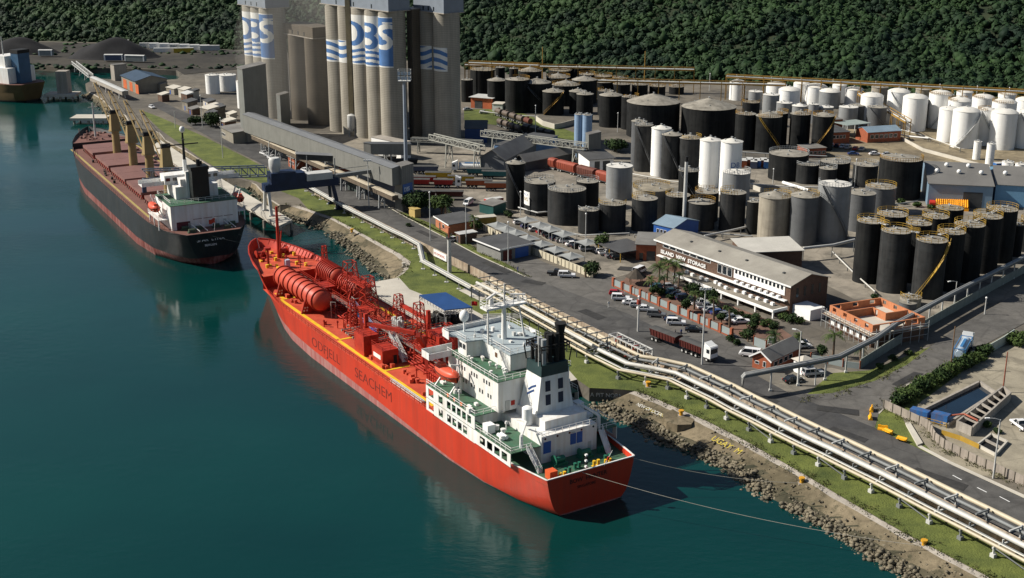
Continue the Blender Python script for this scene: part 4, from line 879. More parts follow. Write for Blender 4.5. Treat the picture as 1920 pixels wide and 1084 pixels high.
# orange tarpaulin covered stack
A, B = g(1742, 392), g(1816, 397); o, rz, L = frame(A, B); t = thing('tarpaulin_shelter', 'bright orange and red tarpaulin shelter in front of the warehouse', 'shelter', o, rz)
s = MB(); n = 16
for i in range(n): s.add([(L * .16 + L * .84 * i / n, 0, 1.2), (L * .16 + L * .84 * (i + .5) / n, 0, 1.5), (L * .16 + L * .84 * (i + 1) / n, 0, 1.2), (L * .16 + L * .84 * (i + 1) / n, 7, 3.0), (L * .16 + L * .84 * (i + .5) / n, 7, 3.3), (L * .16 + L * .84 * i / n, 7, 3.0)], [(0, 1, 4, 5), (1, 2, 3, 4)])
s.box(L * .16, L, .1, 6.9, 0, 1.15); s.build('cover', mat('orange_tarp', (.75, .30, .01), .6, .12, .6), t)
s = MB(); s.box(0, L * .15, 0, 4, 0, 2.2); s.build('red_bay', REDP, t)

# building under construction
A, B = g(1553, 612), g(1633, 652); o, rz, L = frame(A, B); W_ = 15.0
ORB = mat('new_orange_brick', (.43, .165, .075), .85, .15, 1.0)
t = thing('unfinished_building', 'roofless orange brick building under construction with scaffold and brown lower storey', 'building site', o, rz)
s = MB(); s.box(0, L, 0, W_, 0, 3.3); s.build('lower_storey', DBRICK, t)
s = MB(); s.box(-.8, L + .8, -.9, W_ + .3, 3.303, 3.55); s.build('floor_slab', CONCL, t)
s = MB(); th = .35; hz = 5.4
def wallseg(a, b, openings, y=None, x=None):
    cur = a
    for (p, q, z0, z1) in openings + [(b, b, 0, 0)]:
        def bx(u0, u1, za, zb_):
            if u1 - u0 < .01: return
            if y is not None: s.box(u0, u1, y, y + th, za, zb_)
            else: s.box(x, x + th, u0, u1, za, zb_)
        bx(cur, p, 3.553, hz)
        if q > p: bx(p, q, 3.553, z0); bx(p, q, z1, hz)
        cur = q
ops = lambda n, a, b: [(a + (b - a) * (i + .3) / n, a + (b - a) * (i + .62) / n, 4.2, 5.15) for i in range(n)]
wallseg(0, L, ops(4, 0, L), y=0); wallseg(th, W_ - th, ops(3, 0, W_), x=0); wallseg(0, L, ops(4, 0, L), y=W_ - th); wallseg(th, W_ - th, [(2, 5, 3.6, 5.2), (7, 9.5, 4.1, 5.2), (11, 13, 4.1, 5.2)], x=L - th)
wallseg(th, W_ * .55, [], x=L * .32); wallseg(L * .33, L * .62, [(L * .4, L * .46, 3.6, 5.2)], y=W_ * .55); wallseg(W_ * .55, W_ - th, [], x=L * .62)
s.build('brick_wall', ORB, t)
s = MB()
for i in range(11):
    x = -.9 + (L + 1.8) * i / 10; s.bar((x, -1.5, 0), (x, -1.5, 5), .1)
for zz in (1.7, 3.2, 4.4): s.bar((-.9, -1.5, zz), (L + .9, -1.5, zz), .09)
for i in range(7):
    y = W_ * i / 6; s.bar((L + 1.4, y, 0), (L + 1.4, y, 5), .1)
for zz in (1.7, 3.2, 4.4): s.bar((L + 1.4, -1.5, zz), (L + 1.4, W_, zz), .09)
s.build('scaffold', GREYM, t)
s = MB(); s.box(-.9, L + .9, -1.45, -.95, 3.25, 3.32); s.box(L + .9, L + 1.4, -1.4, W_, 3.25, 3.32); s.build('scaffold_planks', TIMBER, t)
for i in range(6):
    s = MB(); x = 1 + i * (L - 2) / 6; s.box(x, x + 1.2, -.05, .0, .8, 2.4); s.build('window', CLEANW, t)
# ================================================================ SHIPS (local axes: x forward from the transom, y to port, z up from the water)
HRED = mat('hull_orange_red', (.50, .040, .014), .42, .12, .06, streak=.45, lc=(.33, .045, .025), c2=(.42, .034, .014), lines=.036, lax='X', lamt=.3)
HBOOT = mat('hull_faded_maroon', (.22, .05, .045), .7, .3, .3, c2=(.30, .13, .12), streak=.4, lc=(.45, .30, .27))
DKRED = mat('deck_red', (.46, .075, .035), .65, .25, .22, c2=(.34, .040, .018))
GEARR = mat('gear_red', (.33, .024, .010), .55, .3, .6)
DKGRN = mat('deck_green', (.030, .100, .058), .7, .35, .5, c2=(.060, .088, .055))
SHIPW = mat('ship_white', (.72, .72, .70), .5, .08, .25, streak=.36, lc=(.46, .36, .25))
DKGREY = mat('deck_pale_grey', (.30, .35, .37), .6, .12, .3)
LINEY = mat('line_yellow', (.68, .42, .02), .6, .2, .6)
def hull(name, st, mats, parent, zband, nlev=12, aft_flat=True):
    """st rows: (l_deck, l_wl, b_deck, b_wl, z_deck, k)"""
    lev = [0] + [i / nlev for i in range(1, nlev + 1)] ; s = MB(); rows = []
    for (ld, lw, bd, bw, zd, k) in st:
        zs = [-2.0, -0.6, 0.0]; zb = zband(ld)
        zs += [zb * .5, zb] + [zb + (zd - zb) * i / 7 for i in range(1, 8)]
        P = []
        for z in zs:
            f = max(0., min(1., z / zd)); b = bw + (bd - bw) * f ** k; l = lw + (ld - lw) * f
            if z < 0: b = bw * (1 + z * .12)
            P.append((l, b, z))
        rows.append(P)
    n = len(rows[0])
    for side in (1, -1):
        vs = [(p[0], p[1] * side, p[2]) for r_ in rows for p in r_]
        for i in range(len(rows) - 1):
            for j in range(n - 1):
                a = i * n + j; q = [a, a + n, a + n + 1, a + 1]
                s.add([vs[x] for x in (q if side == -1 else q[::-1])], [(0, 1, 2, 3)], 1 if j < 4 else 0)
    r0 = rows[0]
    for j in range(n - 1): s.add([(r0[j][0], r0[j][1], r0[j][2]), (r0[j][0], -r0[j][1], r0[j][2]), (r0[j + 1][0], -r0[j + 1][1], r0[j + 1][2]), (r0[j + 1][0], r0[j + 1][1], r0[j + 1][2])], [(0, 3, 2, 1)], 1 if j < 4 else 0)
    o = s.build(name, mats, parent)
    bm = bmesh.new(); bm.from_mesh(o.data); bmesh.ops.remove_doubles(bm, verts=bm.verts, dist=.002); bmesh.ops.recalc_face_normals(bm, faces=bm.faces); bm.to_mesh(o.data); bm.free()
    o.data.shade_smooth(); o.data.set_sharp_from_angle(angle=R(28)); return o
def deckplate(name, st, m, parent, l0, l1, z, inset=.05):
    ls = [r_[0] for r_ in st]; bs = [r_[2] for r_ in st]; n = 40; s = MB(); xs_ = [l0 + (l1 - l0) * i / n for i in range(n + 1)]
    P = [(x, max(.02, float(np.interp(x, ls, bs)) - inset)) for x in xs_]
    for i in range(n): s.add([(P[i][0], -P[i][1], z), (P[i + 1][0], -P[i + 1][1], z), (P[i + 1][0], P[i + 1][1], z), (P[i][0], P[i][1], z)], [(0, 1, 2, 3)])
    return s.build(name, m, parent)
def gunwale(name, st, m, parent, l0, l1, w=.28, hgt=.12, stern=False):
    ls = [r_[0] for r_ in st]; bs = [r_[2] for r_ in st]; zs = [r_[4] for r_ in st]; s = MB(); k = 40
    for sd in (1, -1):
        P = [Vector((x, sd * float(np.interp(x, ls, bs)), float(np.interp(x, ls, zs)) + hgt / 2)) for x in [l0 + (l1 - l0) * i / k for i in range(k + 1)]]; s.path(P, w, hgt)
    if stern: s.bar((l0, -bs[0], zs[0] + hgt / 2), (l0, bs[0], zs[0] + hgt / 2), w, hgt)
    return s.build(name, m, parent)

TS = [(0, 0, 9.3, 5.2, 7.5, .30), (3, 3, 9.8, 7.0, 7.5, .34), (9, 9, 10.7, 9.2, 7.4, .42), (18, 18, 11.4, 10.9, 7.2, .5), (30, 30, 11.6, 11.6, 7.05, 1), (60, 60, 11.6, 11.6, 7, 1), (95, 95, 11.6, 11.6, 7, 1), (108, 108, 11.3, 10.7, 7, 1), (117, 116.5, 10.7, 9.2, 7.2, 1), (124, 123, 10.0, 7.6, 7.6, 1.1), (129, 127.5, 9.5, 6.4, 9.0, 1.2), (133, 131, 9.0, 5.4, 11.0, 1.3), (140, 137, 7.9, 3.6, 11.5, 1.4), (146, 142, 6.4, 2.1, 11.8, 1.4), (151, 146, 4.5, 1.0, 12.1, 1.4), (154.5, 148.5, 2.4, .4, 12.3, 1.3), (156.5, 149.5, .1, .05, 12.4, 1)]
tk = thing('chemical_tanker', 'orange red chemical tanker with white aft superstructure moored in the foreground', 'tanker ship', SHIP_S, SHIP_A)
hull('hull', TS, [HRED, HBOOT], tk, lambda l: max(.25, min(2.3, .25 + (l - 25) * .032)))
deckplate('main_deck', TS, DKRED, tk, 38, 129, 6.95)
deckplate('aft_deck', TS, DKGRN, tk, .15, 38, 6.4, .12)
deckplate('forecastle_deck', TS, DKRED, tk, 129, 154.5, 10.1, .35)
gunwale('sheer_rail', TS, HRED, tk, 36, 130, .22, .14)
gunwale('bulwark_rail', TS, SHIPW, tk, 0, 10, .26, .14, stern=True)
gunwale('forecastle_rail', TS, GEARR, tk, 130, 156.3, .3, .16)
s = MB(); s.add([(129, -9.4, 6.9), (129, 9.4, 6.9), (129, 9.4, 10.1), (129, -9.4, 10.1)], [(0, 1, 2, 3)]); s.box(128.9, 129.0, -.8, .4, 7.2, 9.2); s.build('forecastle_bulkhead', GEARR, tk)
s = MB()
for a, b, t_ in ((40, 84, 9.3), (85, 118, 9.0), (119, 124, 8.0)):
    for sd in (1, -1): s.box(a, b, sd * t_ - .42, sd * t_ + .42, 6.96, 7.02)
for l in (62, 84.5, 118.5): s.box(l - .35, l + .35, 3, 9, 6.955, 7.018); s.box(l - .35, l + .35, -9, -4, 6.955, 7.018)
s.build('deck_line', LINEY, tk)
s = MB()
for sd in (1, -1): s.rail([(x, sd * (float(np.interp(x, [q[0] for q in TS], [q[2] for q in TS])) - .15), 7.1) for x in range(40, 127, 6)], 1.0, .07, 2.0)
s.build('deck_railing', GEARR, tk)
for i, (w_, x0, ) in enumerate((('ODFJELL', 94.2), ('SEACHEM', 71.3))):
    text_mesh(w_, 3.2, mat('letter_dark_red', (.14, .016, .010), .6), 'lettering', tk, (x0, 11.62, 3.3), (R(90), 0, R(180)), .02, 1.28, bold=-.03)
text_mesh('BOW  HUNTER', 1.15, BLACK, 'stern_lettering', tk, (-.03, 4.6, 5.6), (R(90), 0, R(-90)), .02, 1.0)
text_mesh('SINGAPORE', .75, BLACK, 'stern_lettering', tk, (-.03, 3.0, 4.4), (R(90), 0, R(-90)), .02, 1.0)
# pipes along the deck, manifold and catwalk
for i in range(9):
    y = -3.2 + i * .78; l1 = 118 - abs(i - 4) * 4; s = MB(); s.tube([(40, y, 7.75), (l1, y, 7.75)], .17, 8)
    for q in range(4): x = 45 + q * 17 + i * 1.3; s.cyl((x, y, 7.75), (x, y, 8.5), .2, .2, 8); s.cyl((x, y, 8.45), (x, y, 8.55), .38, .38, 10)
    s.build('deck_pipe', GEARR, tk, smooth=40)
for i in range(14):
    s = MB(); x = 72 + i * 1.15; s.tube([(x, -8.2, 8.2), (x, 7.0, 8.2)], .14, 8); s.cyl((x, 7.0, 8.2), (x, 7.3, 8.2), .28, .28, 10); s.cyl((x, -8.2, 8.2), (x, -8.5, 8.2), .28, .28, 10); s.cyl((x, 5.6, 8.2), (x, 5.6, 9.1), .07, .07, 6); s.cyl((x, 5.6, 9.05), (x, 5.6, 9.12), .3, .3, 10)
    s.build('manifold_pipe', mat('manifold_steel', (.30, .27, .24), .4, .25, .8, metal=.3) if i % 3 else GEARR, tk, smooth=40)
s = MB(); s.box(40, 131, -.75, .75, 9.35, 9.45); s.build('catwalk', mat('walkway_grating', (.19, .14, .12), .8, .25, .8), tk)
s = MB()
for sd in (.75, -.75): s.rail([(40, sd, 9.45), (131, sd, 9.45)], 1.0, .07, 2.2)
s.build('catwalk_railing', GEARR, tk)
s = MB()
for i in range(16):
    x = 42 + i * 5.9
    for sd in (1, -1): s.bar((x, sd * 1.6, 6.95), (x, sd * .7, 9.35), .2)
    s.bar((x, -4.2, 8.0), (x, 4.2, 8.0), .22)
s.build('pipe_support', GEARR, tk)
# clutter: valves, hatches, vents
def clutter(name, n, l0, l1, t0, t1, z, m, seed, kinds='cvb', parent=None, avoid=None):
    rr = random.Random(seed)
    for _ in range(n):
        x, y = rr.uniform(l0, l1), rr.uniform(t0, t1) * rr.choice((1, -1)); s = MB(); k = rr.choice(kinds)
        if k == 'c': s.cyl((x, y, z), (x, y, z + rr.uniform(.4, .8)), .42, .42, 12); s.cyl((x, y, z + .8), (x, y, z + .9), .5, .45, 12)
        elif k == 'v': h = rr.uniform(1.2, 2.4); s.cyl((x, y, z), (x, y, z + h), .13, .13, 8); s.cyl((x, y, z + h - .1), (x, y, z + h + .35), .3, .22, 8)
        else: a, b, c = rr.uniform(.5, 1.3), rr.uniform(.4, 1.0), rr.uniform(.4, 1.0); s.box(x, x + a, y, y + b, z, z + c)
        s.build(name, m, parent or tk, smooth=40)
clutter('tank_hatch', 22, 42, 70, 4.6, 8.4, 6.95, DKRED, 1, 'cb'); clutter('vent_post', 14, 42, 97, 4.2, 8.4, 6.95, GEARR, 2, 'v'); clutter('tank_hatch', 12, 84, 120, 6.5, 8.2, 6.95, DKRED, 3, 'cb')
# cargo cylinders on deck
def dtank(l0, l1, y, r, z):
    s = MB(); pr = [(l0, .1), (l0 + .25, r * .55), (l0 + .8, r * .87), (l0 + 1.5, r), (l1 - 1.5, r), (l1 - .8, r * .87), (l1 - .25, r * .55), (l1, .1)]
    s.tube([(x, y, z) for x, _ in pr], r, 28, 0, True, [q for _, q in pr]); n = 9
    t = s.build('deck_tank', mat('deck_tank_red', (.44, .060, .030), .5, .15, .3), tk, smooth=35)
    for i in range(n):
        x = l0 + 1.6 + (l1 - l0 - 3.2) * i / (n - 1); q = MB(); q.tube([(x - .14, y, z), (x + .14, y, z)], r + .26, 28); q.build('hoop', GEARR, t, smooth=30)
    for f in (.2, .8):
        x = l0 + (l1 - l0) * f; q = MB(); q.prism([(0, 0), (1, 0)], 0, 0) if 0 else None
        vs = [(x - .2, y - r * 1.5, 6.95), (x - .2, y + r * 1.5, 6.95), (x - .2, y + r * .95, z + .4), (x - .2, y - r * .95, z + .4)]; vs += [(x + .2, b, c) for _, b, c in vs]
        q.add(vs, [(0, 3, 2, 1), (4, 5, 6, 7), (0, 1, 5, 4), (1, 2, 6, 5), (2, 3, 7, 6), (3, 0, 4, 7)])
        for a in (-1, 1):
            for b in (0, 1): q.cyl((x - .22, y + a * r * (.9 + .3 * b), 7.7), (x - .21, y + a * r * (.9 + .3 * b), 7.7), .22, .22, 8, 1); q.cyl((x - .22, y + a * r * (.85 + .25 * b), 8.4), (x - .21, y + a * r * (.85 + .25 * b), 8.4), .2, .2, 8, 1)
        q.build('saddle', [GEARR, SHIPW], t)
dtank(100.5, 126.5, 5.4, 2.5, 10.8); dtank(103, 114, -6.0, 2.4, 10.6); dtank(116, 127, -6.0, 2.4, 10.6)
# lattice gantries, hose cranes, deck houses
def lattice(name, l, y, w0, h, m, z=6.95, w1=None, parent=None, n=5, bw=.2):
    s = MB(); w1 = w1 or w0 * .55
    def cr(i, a, b): f = i / n; w_ = w0 + (w1 - w0) * f; return Vector((l + a * w_ / 2, y + b * w_ / 2, z + h * f))
    q = [(-1, -1), (1, -1), (1, 1), (-1, 1)]
    for i in range(n):
        for k in range(4):
            s.bar(cr(i, *q[k]), cr(i + 1, *q[k]), bw); s.bar(cr(i, *q[k]), cr(i + 1, *q[(k + 1) % 4]), bw * .6); s.bar(cr(i + 1, *q[k]), cr(i + 1, *q[(k + 1) % 4]), bw * .7)
    return s.build(name, m, parent or tk)
lattice('lattice_tower', 104, -3.2, 4.2, 11.5, GEARR); lattice('lattice_tower', 96.5, -4.2, 4.0, 9.5, GEARR); lattice('lattice_tower', 66, -1.5, 2.6, 12, GEARR, w1=1.6); lattice('lattice_tower', 128, -7.2, 1.6, 9, GEARR)
s = MB(); s.box(95, 105.5, -5.2, -2.4, 14.2, 14.35); s.rail([(95, -5.2, 14.35), (105.5, -5.2, 14.35), (105.5, -2.4, 14.35), (95, -2.4, 14.35)], 1.0, .08, 2, closed=True); s.build('gantry_platform', GEARR, tk)
def deckhouse(l0, l1, y0, y1, h, sign=False):
    s = MB(); s.box(l0, l1, y0, y1, 6.95, 6.95 + h); d = s.build('deck_house', GEARR, tk)
    q = MB(); q.box(l0 - .05, l0 + .01, y0 + .4, y0 + 1.2, 7.1, 9.0); q.build('door', BLACK, d)
    q = MB(); q.rail([(l0, y0, 6.95 + h), (l1, y0, 6.95 + h), (l1, y1, 6.95 + h), (l0, y1, 6.95 + h)], 1, .07, 2, closed=True); q.build('railing', GEARR, d)
    if sign: q = MB(); q.box(l0 + .8, l1 - .8, y1, y1 + .06, 8.2, 9.1); q.build('name_plate', SHIPW, d)
deckhouse(71.8, 76.5, 5.4, 9.0, 4.6); deckhouse(64.5, 69.5, 4.4, 8.2, 3.4, True); deckhouse(61, 67, -8.2, -3.6, 5.2)
def hosecrane(l, y, hz, tip, tw=.9):
    s = MB(); s.cyl((l, y, 6.95), (l, y, hz), .75, .6, 14); c = s.build('crane_pedestal', GEARR, tk, smooth=40)
    s = MB(); s.bar((l, y, hz + .5), tip, tw * .8, tw * .9); s.bar((l, y, hz + 2.6), Vector((l, y, hz + .5)).lerp(Vector(tip), .95), .1); s.bar((l, y, hz), (l, y, hz + 2.8), .8); s.build('crane_jib', GEARR, tk)
hosecrane(77.5, 5.6, 11.8, (66, -.5, 12.4)); hosecrane(60, .6, 11, (52, 6.2, 17.5), 1.0); hosecrane(70.5, -6.2, 12.4, (86, -7.4, 12))
s = MB(); s.bar((99, -1.2, 9.2), (80, 2.6, 9.0), 1.4, .15); s.build('gangway', BLUEP, tk)
s = MB()
for q in (.7, -.7): s.rail([(99, -1.2 + q, 9.25), (80, 2.6 + q, 9.05)], 1.0, .09, 1.2)
s.build('gangway_railing', mat('pale_blue_steel', (.22, .27, .42), .5), tk)
s = MB(); s.bar((72, 2.2, 10.6), (63.5, 3.4, 7.4), 1.2, .15); s.rail([(72, 2.8, 10.7), (63.5, 4.0, 7.5)], 1, .09, 1.2); s.rail([(72, 1.6, 10.7), (63.5, 2.8, 7.5)], 1, .09, 1.2); s.build('ladder', LGREY, tk)
for i in range(7):
    s = MB(); x, y = 79.5 + (i % 4) * .9, -3.4 - (i // 4) * 1.0; s.cyl((x, y, 7.0), (x, y, 10.4 + (i % 3) * .4), .3, .3, 10); s.cyl((x, y, 10.3), (x, y, 10.8), .42, .3, 10); s.build('pump_head', LGREY, tk, smooth=40)
s = MB()
for i in range(9): s.bar((44 + i * .9, 4.2, 6.95), (44 + i * .9, 4.2, 9.6), .2); s.bar((44 + i * .9, 4.2, 9.6), (44 + i * .9, -3, 9.6), .16)
s.bar((43.5, 4.2, 9.6), (52, 4.2, 9.6), .25); s.build('pipe_frame', GEARR, tk)
s = MB(); s.box(42.5, 56, 9.9, 10.7, 7.05, 7.35); s.rail([(42.5, 10.7, 7.3), (56, 10.7, 7.3)], .6, .06, 1.0); s.build('accommodation_ladder', LGREY, tk)
lattice('lattice_tower', 86, -6.8, 2.6, 7.5, GEARR); lattice('lattice_tower', 91, 2.6, 2.0, 6.5, GEARR); lattice('lattice_tower', 58.5, -4.5, 2.4, 9, GEARR)
for i in range(16):
    x = 84 + (i * 7919 % 160) / 10.; y = -7 + (i * 104729 % 130) / 10.; hgt = 1.4 + (i * 37 % 30) / 10.; s = MB(); s.tube([(x, y, 6.95), (x, y, 6.95 + hgt), (x + 2.2 - i % 5, y + 1.2 - i % 3, 6.95 + hgt), (x + 2.2 - i % 5, y + 1.2 - i % 3, 7.2)], .13, 7); s.build('riser_pipe', GEARR if i % 4 else mat('manifold_steel', ''), tk, smooth=40)
for l0 in (57, 88, 110):
    s = MB(); s.box(l0, l0 + 5, -1.9, 1.9, 10.9, 11.0); s.rail([(l0, -1.9, 11), (l0 + 5, -1.9, 11), (l0 + 5, 1.9, 11), (l0, 1.9, 11)], 1, .08, 1.6, closed=True)
    for x in (l0, l0 + 5):
        for y in (-1.9, 1.9): s.bar((x, y, 6.95), (x, y, 11), .18)
    s.bar((l0, 1.9, 11), (l0 - 3.5, 3.2, 6.95), .7, .12); s.build('valve_platform', GEARR, tk)
# forecastle
s = MB(); s.cyl((143, -.8, 10.1), (143, -.8, 24), .55, .32, 12); s.bar((143, -2.0, 21.5), (143, .4, 21.5), .15); s.bar((143, -.8, 10.1), (140.5, -.8, 18), .2); s.build('fore_mast', GEARR, tk, smooth=40)
for y in (3.2, -3.2):
    s = MB(); s.cyl((146, y - 1.2, 11), (146, y + 1.2, 11), .7, .7, 14); s.cyl((146, y - 1.3, 11), (146, y - 1.1, 11), 1.1, 1.1, 16); s.cyl((146, y + 1.1, 11), (146, y + 1.3, 11), 1.1, 1.1, 16); s.box(145, 147, y - 1.5, y + 1.5, 10.1, 10.5); s.build('windlass', GEARR, tk, smooth=40)
clutter('bollard', 14, 131, 148, 1, 5.5, 10.1, LINEY, 5, 'cb'); clutter('deck_fitting', 16, 131, 150, .5, 4.5, 10.1, GEARR, 6, 'cvb')
s = MB(); s.cyl((137, 4.6, 10.1), (137, 4.6, 14.6), .35, .3, 10); s.cyl((137, 4.6, 14.6), (137, 4.6, 15.2), .9, .9, 14); s.build('vent_cowl', GEARR, tk, smooth=40)
s = MB()
for i in range(18):
    x = 131 + i * 1.35
    for sd in (1, -1):
        b = float(np.interp(x, [q[0] for q in TS], [q[2] for q in TS])); zt_ = float(np.interp(x, [q[0] for q in TS], [q[4] for q in TS])); s.bar((x, sd * (b - .12), zt_ - .1), (x, sd * max(.1, b - .9), 10.1), .16)
s.build('bulwark_stay', GEARR, tk)
s = MB(); s.box(133, 134.2, .2, 1.4, 10.1, 12.2); s.build('deck_locker', mat('pale_lilac_grey', (.40, .40, .48), .5), tk)
# accommodation
s = MB(); s.box(19.6, 38.0, -8.6, 7.0, 12.4, 18.4); acc = s.build('accommodation_block', SHIPW, tk)
s = MB(); s.box(8.2, 39, -11.45, 11.45, 9.65, 9.8, 0); s.build('upper_deck', DKGRN, tk)
s = MB(); s.box(20.5, 39, -11.45, 11.45, 12.25, 12.4); s.build('boat_deck', DKGRN, tk)
s = MB(); s.box(19.3, 38.2, -8.9, 7.3, 18.4, 18.52); s.build('bridge_deck', DKGRN, tk)
s = MB(); s.box(21.5, 38.6, -9.2, 9.2, 6.4, 12.25); s.build('lower_house', SHIPW, tk)
s = MB(); s.box(8.0, 21.4, -6.8, 5.2, 6.4, 11.5); s.build('engine_casing', SHIPW, tk)
# open side plating with window cut outs: built as posts, sill and header
def side(l0, l1, z0, z1, y, holes, th=.12):
    s = MB(); xs_ = sorted(holes); cur = l0
    for a, b in xs_:
        s.box(cur, a, y - th, y, z0, z1); s.box(a, b, y - th, y, z0, z0 + (z1 - z0) * .22); s.box(a, b, y - th, y, z1 - (z1 - z0) * .16, z1); cur = b
    s.box(cur, l1, y - th, y, z0, z1); return s
ev = lambda a, b, n, f=.74: [(a + (b - a) * i / n + (b - a) / n * (1 - f) / 2, a + (b - a) * (i + 1) / n - (b - a) / n * (1 - f) / 2) for i in range(n)]
for sd in (11.52, -11.40):
    sgn = 1 if sd > 0 else 0
    for l0, l1, z0, z1, hl in ((20.5, 39, 7.05, 9.6, ev(23, 31, 4) + [(32.4, 34), (36, 38)]), (20.5, 39, 9.8, 12.3, ev(21.5, 31, 5) + [(32.4, 34), (36, 38)]), (8.2, 20.5, 7.2, 9.7, ev(9, 19, 4))):
        side(l0, l1, z0, z1, sd, hl).build('side_plating', SHIPW, tk)
s = MB()
for sd in (11.35, -11.35):
    s.rail([(8.3, sd, 9.8), (20.5, sd, 9.8)], 1.0, .07, 1.8); s.rail([(20.6, sd, 12.4), (39, sd, 12.4)], 1.0, .07, 1.8)
s.rail([(8.3, -11.35, 9.8), (8.3, -7, 9.8)], 1, .07, 1.8); s.rail([(8.3, 11.35, 9.8), (8.3, 7, 9.8)], 1, .07, 1.8); s.rail([(20.6, 11.35, 12.4), (20.6, -8, 12.4)], 1, .07, 1.8)
s.rail([(19.4, 7.2, 18.5), (38, 7.2, 18.5)], 1, .07, 1.6); s.rail([(19.4, 7.2, 18.5), (19.4, -8.8, 18.5)], 1, .07, 1.6); s.build('house_railing', SHIPW, tk)
for (l, z, n) in ((22.5, 16.6, 3), (27, 16.6, 3), (31.5, 16.6, 3), (22, 14.2, 2), (25, 14.2, 2), (28, 14.2, 2), (31, 14.2, 2)):
    for k in range(n): s = MB(); s.box(l + k * .95, l + k * .95 + .42, 6.98, 7.04, z, z + .8); s.build('window', GLASS, acc)
for l, y, z in ((19.55, 3.5, 13.3),): s = MB(); s.box(l - .06, l + .02, y, y + .8, z, z + .9); s.build('fire_box', REDP, acc)
s = MB(); s.box(19.5, 19.58, 4.6, 5.5, 12.45, 14.4); s.build('door', LGREY, acc)
# wheelhouse and bridge wings
s = MB(); s.prism([(22.8, 2.4), (22.8, -7), (36.8, -7), (38, -5), (38, 4.4), (36.6, 5.6), (33.4, 5.6), (32.6, 2.4)], 18.52, 21.7); wh = s.build('wheelhouse', SHIPW, tk)
for i in range(5):
    s = MB(); s.box(37.95, 38.06, -4.6 + i * 1.85, -3.1 + i * 1.85, 19.9, 21.0); s.build('window', GLASS, wh)
for x in (33.8, 35.1): s = MB(); s.box(x, x + .95, 5.56, 5.66, 19.9, 20.9); s.build('window', GLASS, wh)
for x in (25, 27.4): s = MB(); s.box(x, x + .8, 2.36, 2.46, 19.7, 20.6); s.build('window', mat('brown_shutter', (.12, .06, .03), .6), wh)
s = MB(); s.prism([(22.4, 2.7), (22.4, -7.3), (37.2, -7.3), (39.8, -6.5), (39.8, 7.2), (37.6, 7.2), (36.4, 6.0), (33.0, 6.0), (32.2, 2.7)], 21.7, 21.95); s.build('monkey_island', DKGREY, tk)
s = MB(); s.rail([(22.5, 2.6, 21.95), (32.3, 2.6, 21.95), (33.1, 5.9, 21.95), (36.5, 5.9, 21.95), (37.7, 7.1, 21.95), (39.7, 7.1, 21.95), (39.7, -6.4, 21.95), (37.2, -7.2, 21.95), (22.5, -7.2, 21.95)], 1.0, .07, 1.6, closed=True); s.build('monkey_railing', SHIPW, tk)
s = MB(); s.box(39.6, 39.8, -6.6, 7.3, 21.95, 22.75); s.bar((39.7, 7.2, 22.0), (37.3, 7.2, 21.9), .12, 1.5); s.build('wind_deflector', SHIPW, tk)
for sd in (1, -1):
    s = MB(); s.box(36.2, 39.2, *sorted((sd * 7.0, sd * 12.2)), 18.25, 18.4); s.box(39.05, 39.2, *sorted((sd * 5.6, sd * 12.2)), 18.4, 19.7); s.box(36.2, 39.2, *sorted((sd * 12.05, sd * 12.2)), 18.4, 19.6); s.box(36.2, 36.32, *sorted((sd * 7.2, sd * 12.2)), 18.4, 19.5); s.build('bridge_wing', SHIPW, tk)
# masts, dome, funnel
s = MB(); s.cyl((30.5, -1, 21.95), (30.5, -1, 29), .55, .4, 12); s.build('radar_mast', SHIPW, tk, smooth=40)
for y in (3.6, -5.4): s = MB(); s.cyl((29.3, y * .9, 21.95), (30.2, y * .75, 28.6), .2, .16, 8); s.build('mast_leg', SHIPW, tk)
s = MB(); s.box(29.2, 31.6, -5.2, 3.6, 28.5, 28.9); s.rail([(29.2, -5.2, 28.9), (29.2, 3.6, 28.9), (31.6, 3.6, 28.9), (31.6, -5.2, 28.9)], 1, .08, 1.4, closed=True); s.build('mast_platform', SHIPW, tk)
s = MB(); s.cyl((30.4, -1, 28.9), (30.4, -1, 33), .25, .12, 8); s.bar((30.4, -3.4, 31.2), (30.4, 1.4, 31.2), .12); s.build('top_mast', SHIPW, tk)
s = MB(); s.cyl((30.6, 1.8, 28.9), (30.6, 1.8, 30.4), .5, .4, 10); s.bar((29.6, 3.4, 30.7), (31.6, .2, 30.9), .35, .4); s.build('radar_scanner', SHIPW, tk)
s = MB(); s.bar((31, -4.4, 28.9), (31, -4.4, 30.0), .3); s.bar((30.2, -5.6, 30.1), (31.8, -3.2, 30.1), .3, .3); s.build('radar_scanner', SHIPW, tk)
s = MB(); s.cyl((38, 3.4, 21.95), (38, 3.4, 24.2), .22, .22, 8); s.sph((38, 3.4, 25.1), .95, 16, 10, (1, 1, 1.25)); s.build('satellite_dome', CLEANW, tk, smooth=50)
for x, y, h in ((27, -6, 2.2), (35, -5, 3.0), (34, 3.4, 1.6), (25, -2, 1.5), (37, -1, 2.6)): s = MB(); s.cyl((x, y, 21.95), (x, y, 21.95 + h), .09, .06, 6); s.cyl((x, y, 22), (x, y, 22.6), .25, .2, 8); s.build('antenna', SHIPW, tk)
FC = -1.4
s = MB(); zb, zt_ = 12.4, 22.3
vs = [(13.4, FC - 4.1, zb), (19.4, FC - 4.1, zb), (19.4, FC + 4.1, zb), (13.4, FC + 4.1, zb), (13.8, FC - 2.9, zt_ - 2.2), (18.6, FC - 2.9, zt_ - 2.2), (18.6, FC + 2.9, zt_ - 2.2), (13.8, FC + 2.9, zt_ - 2.2)]
s.add(vs, [(0, 3, 2, 1), (0, 1, 5, 4), (1, 2, 6, 5), (2, 3, 7, 6), (3, 0, 4, 7)], 0)
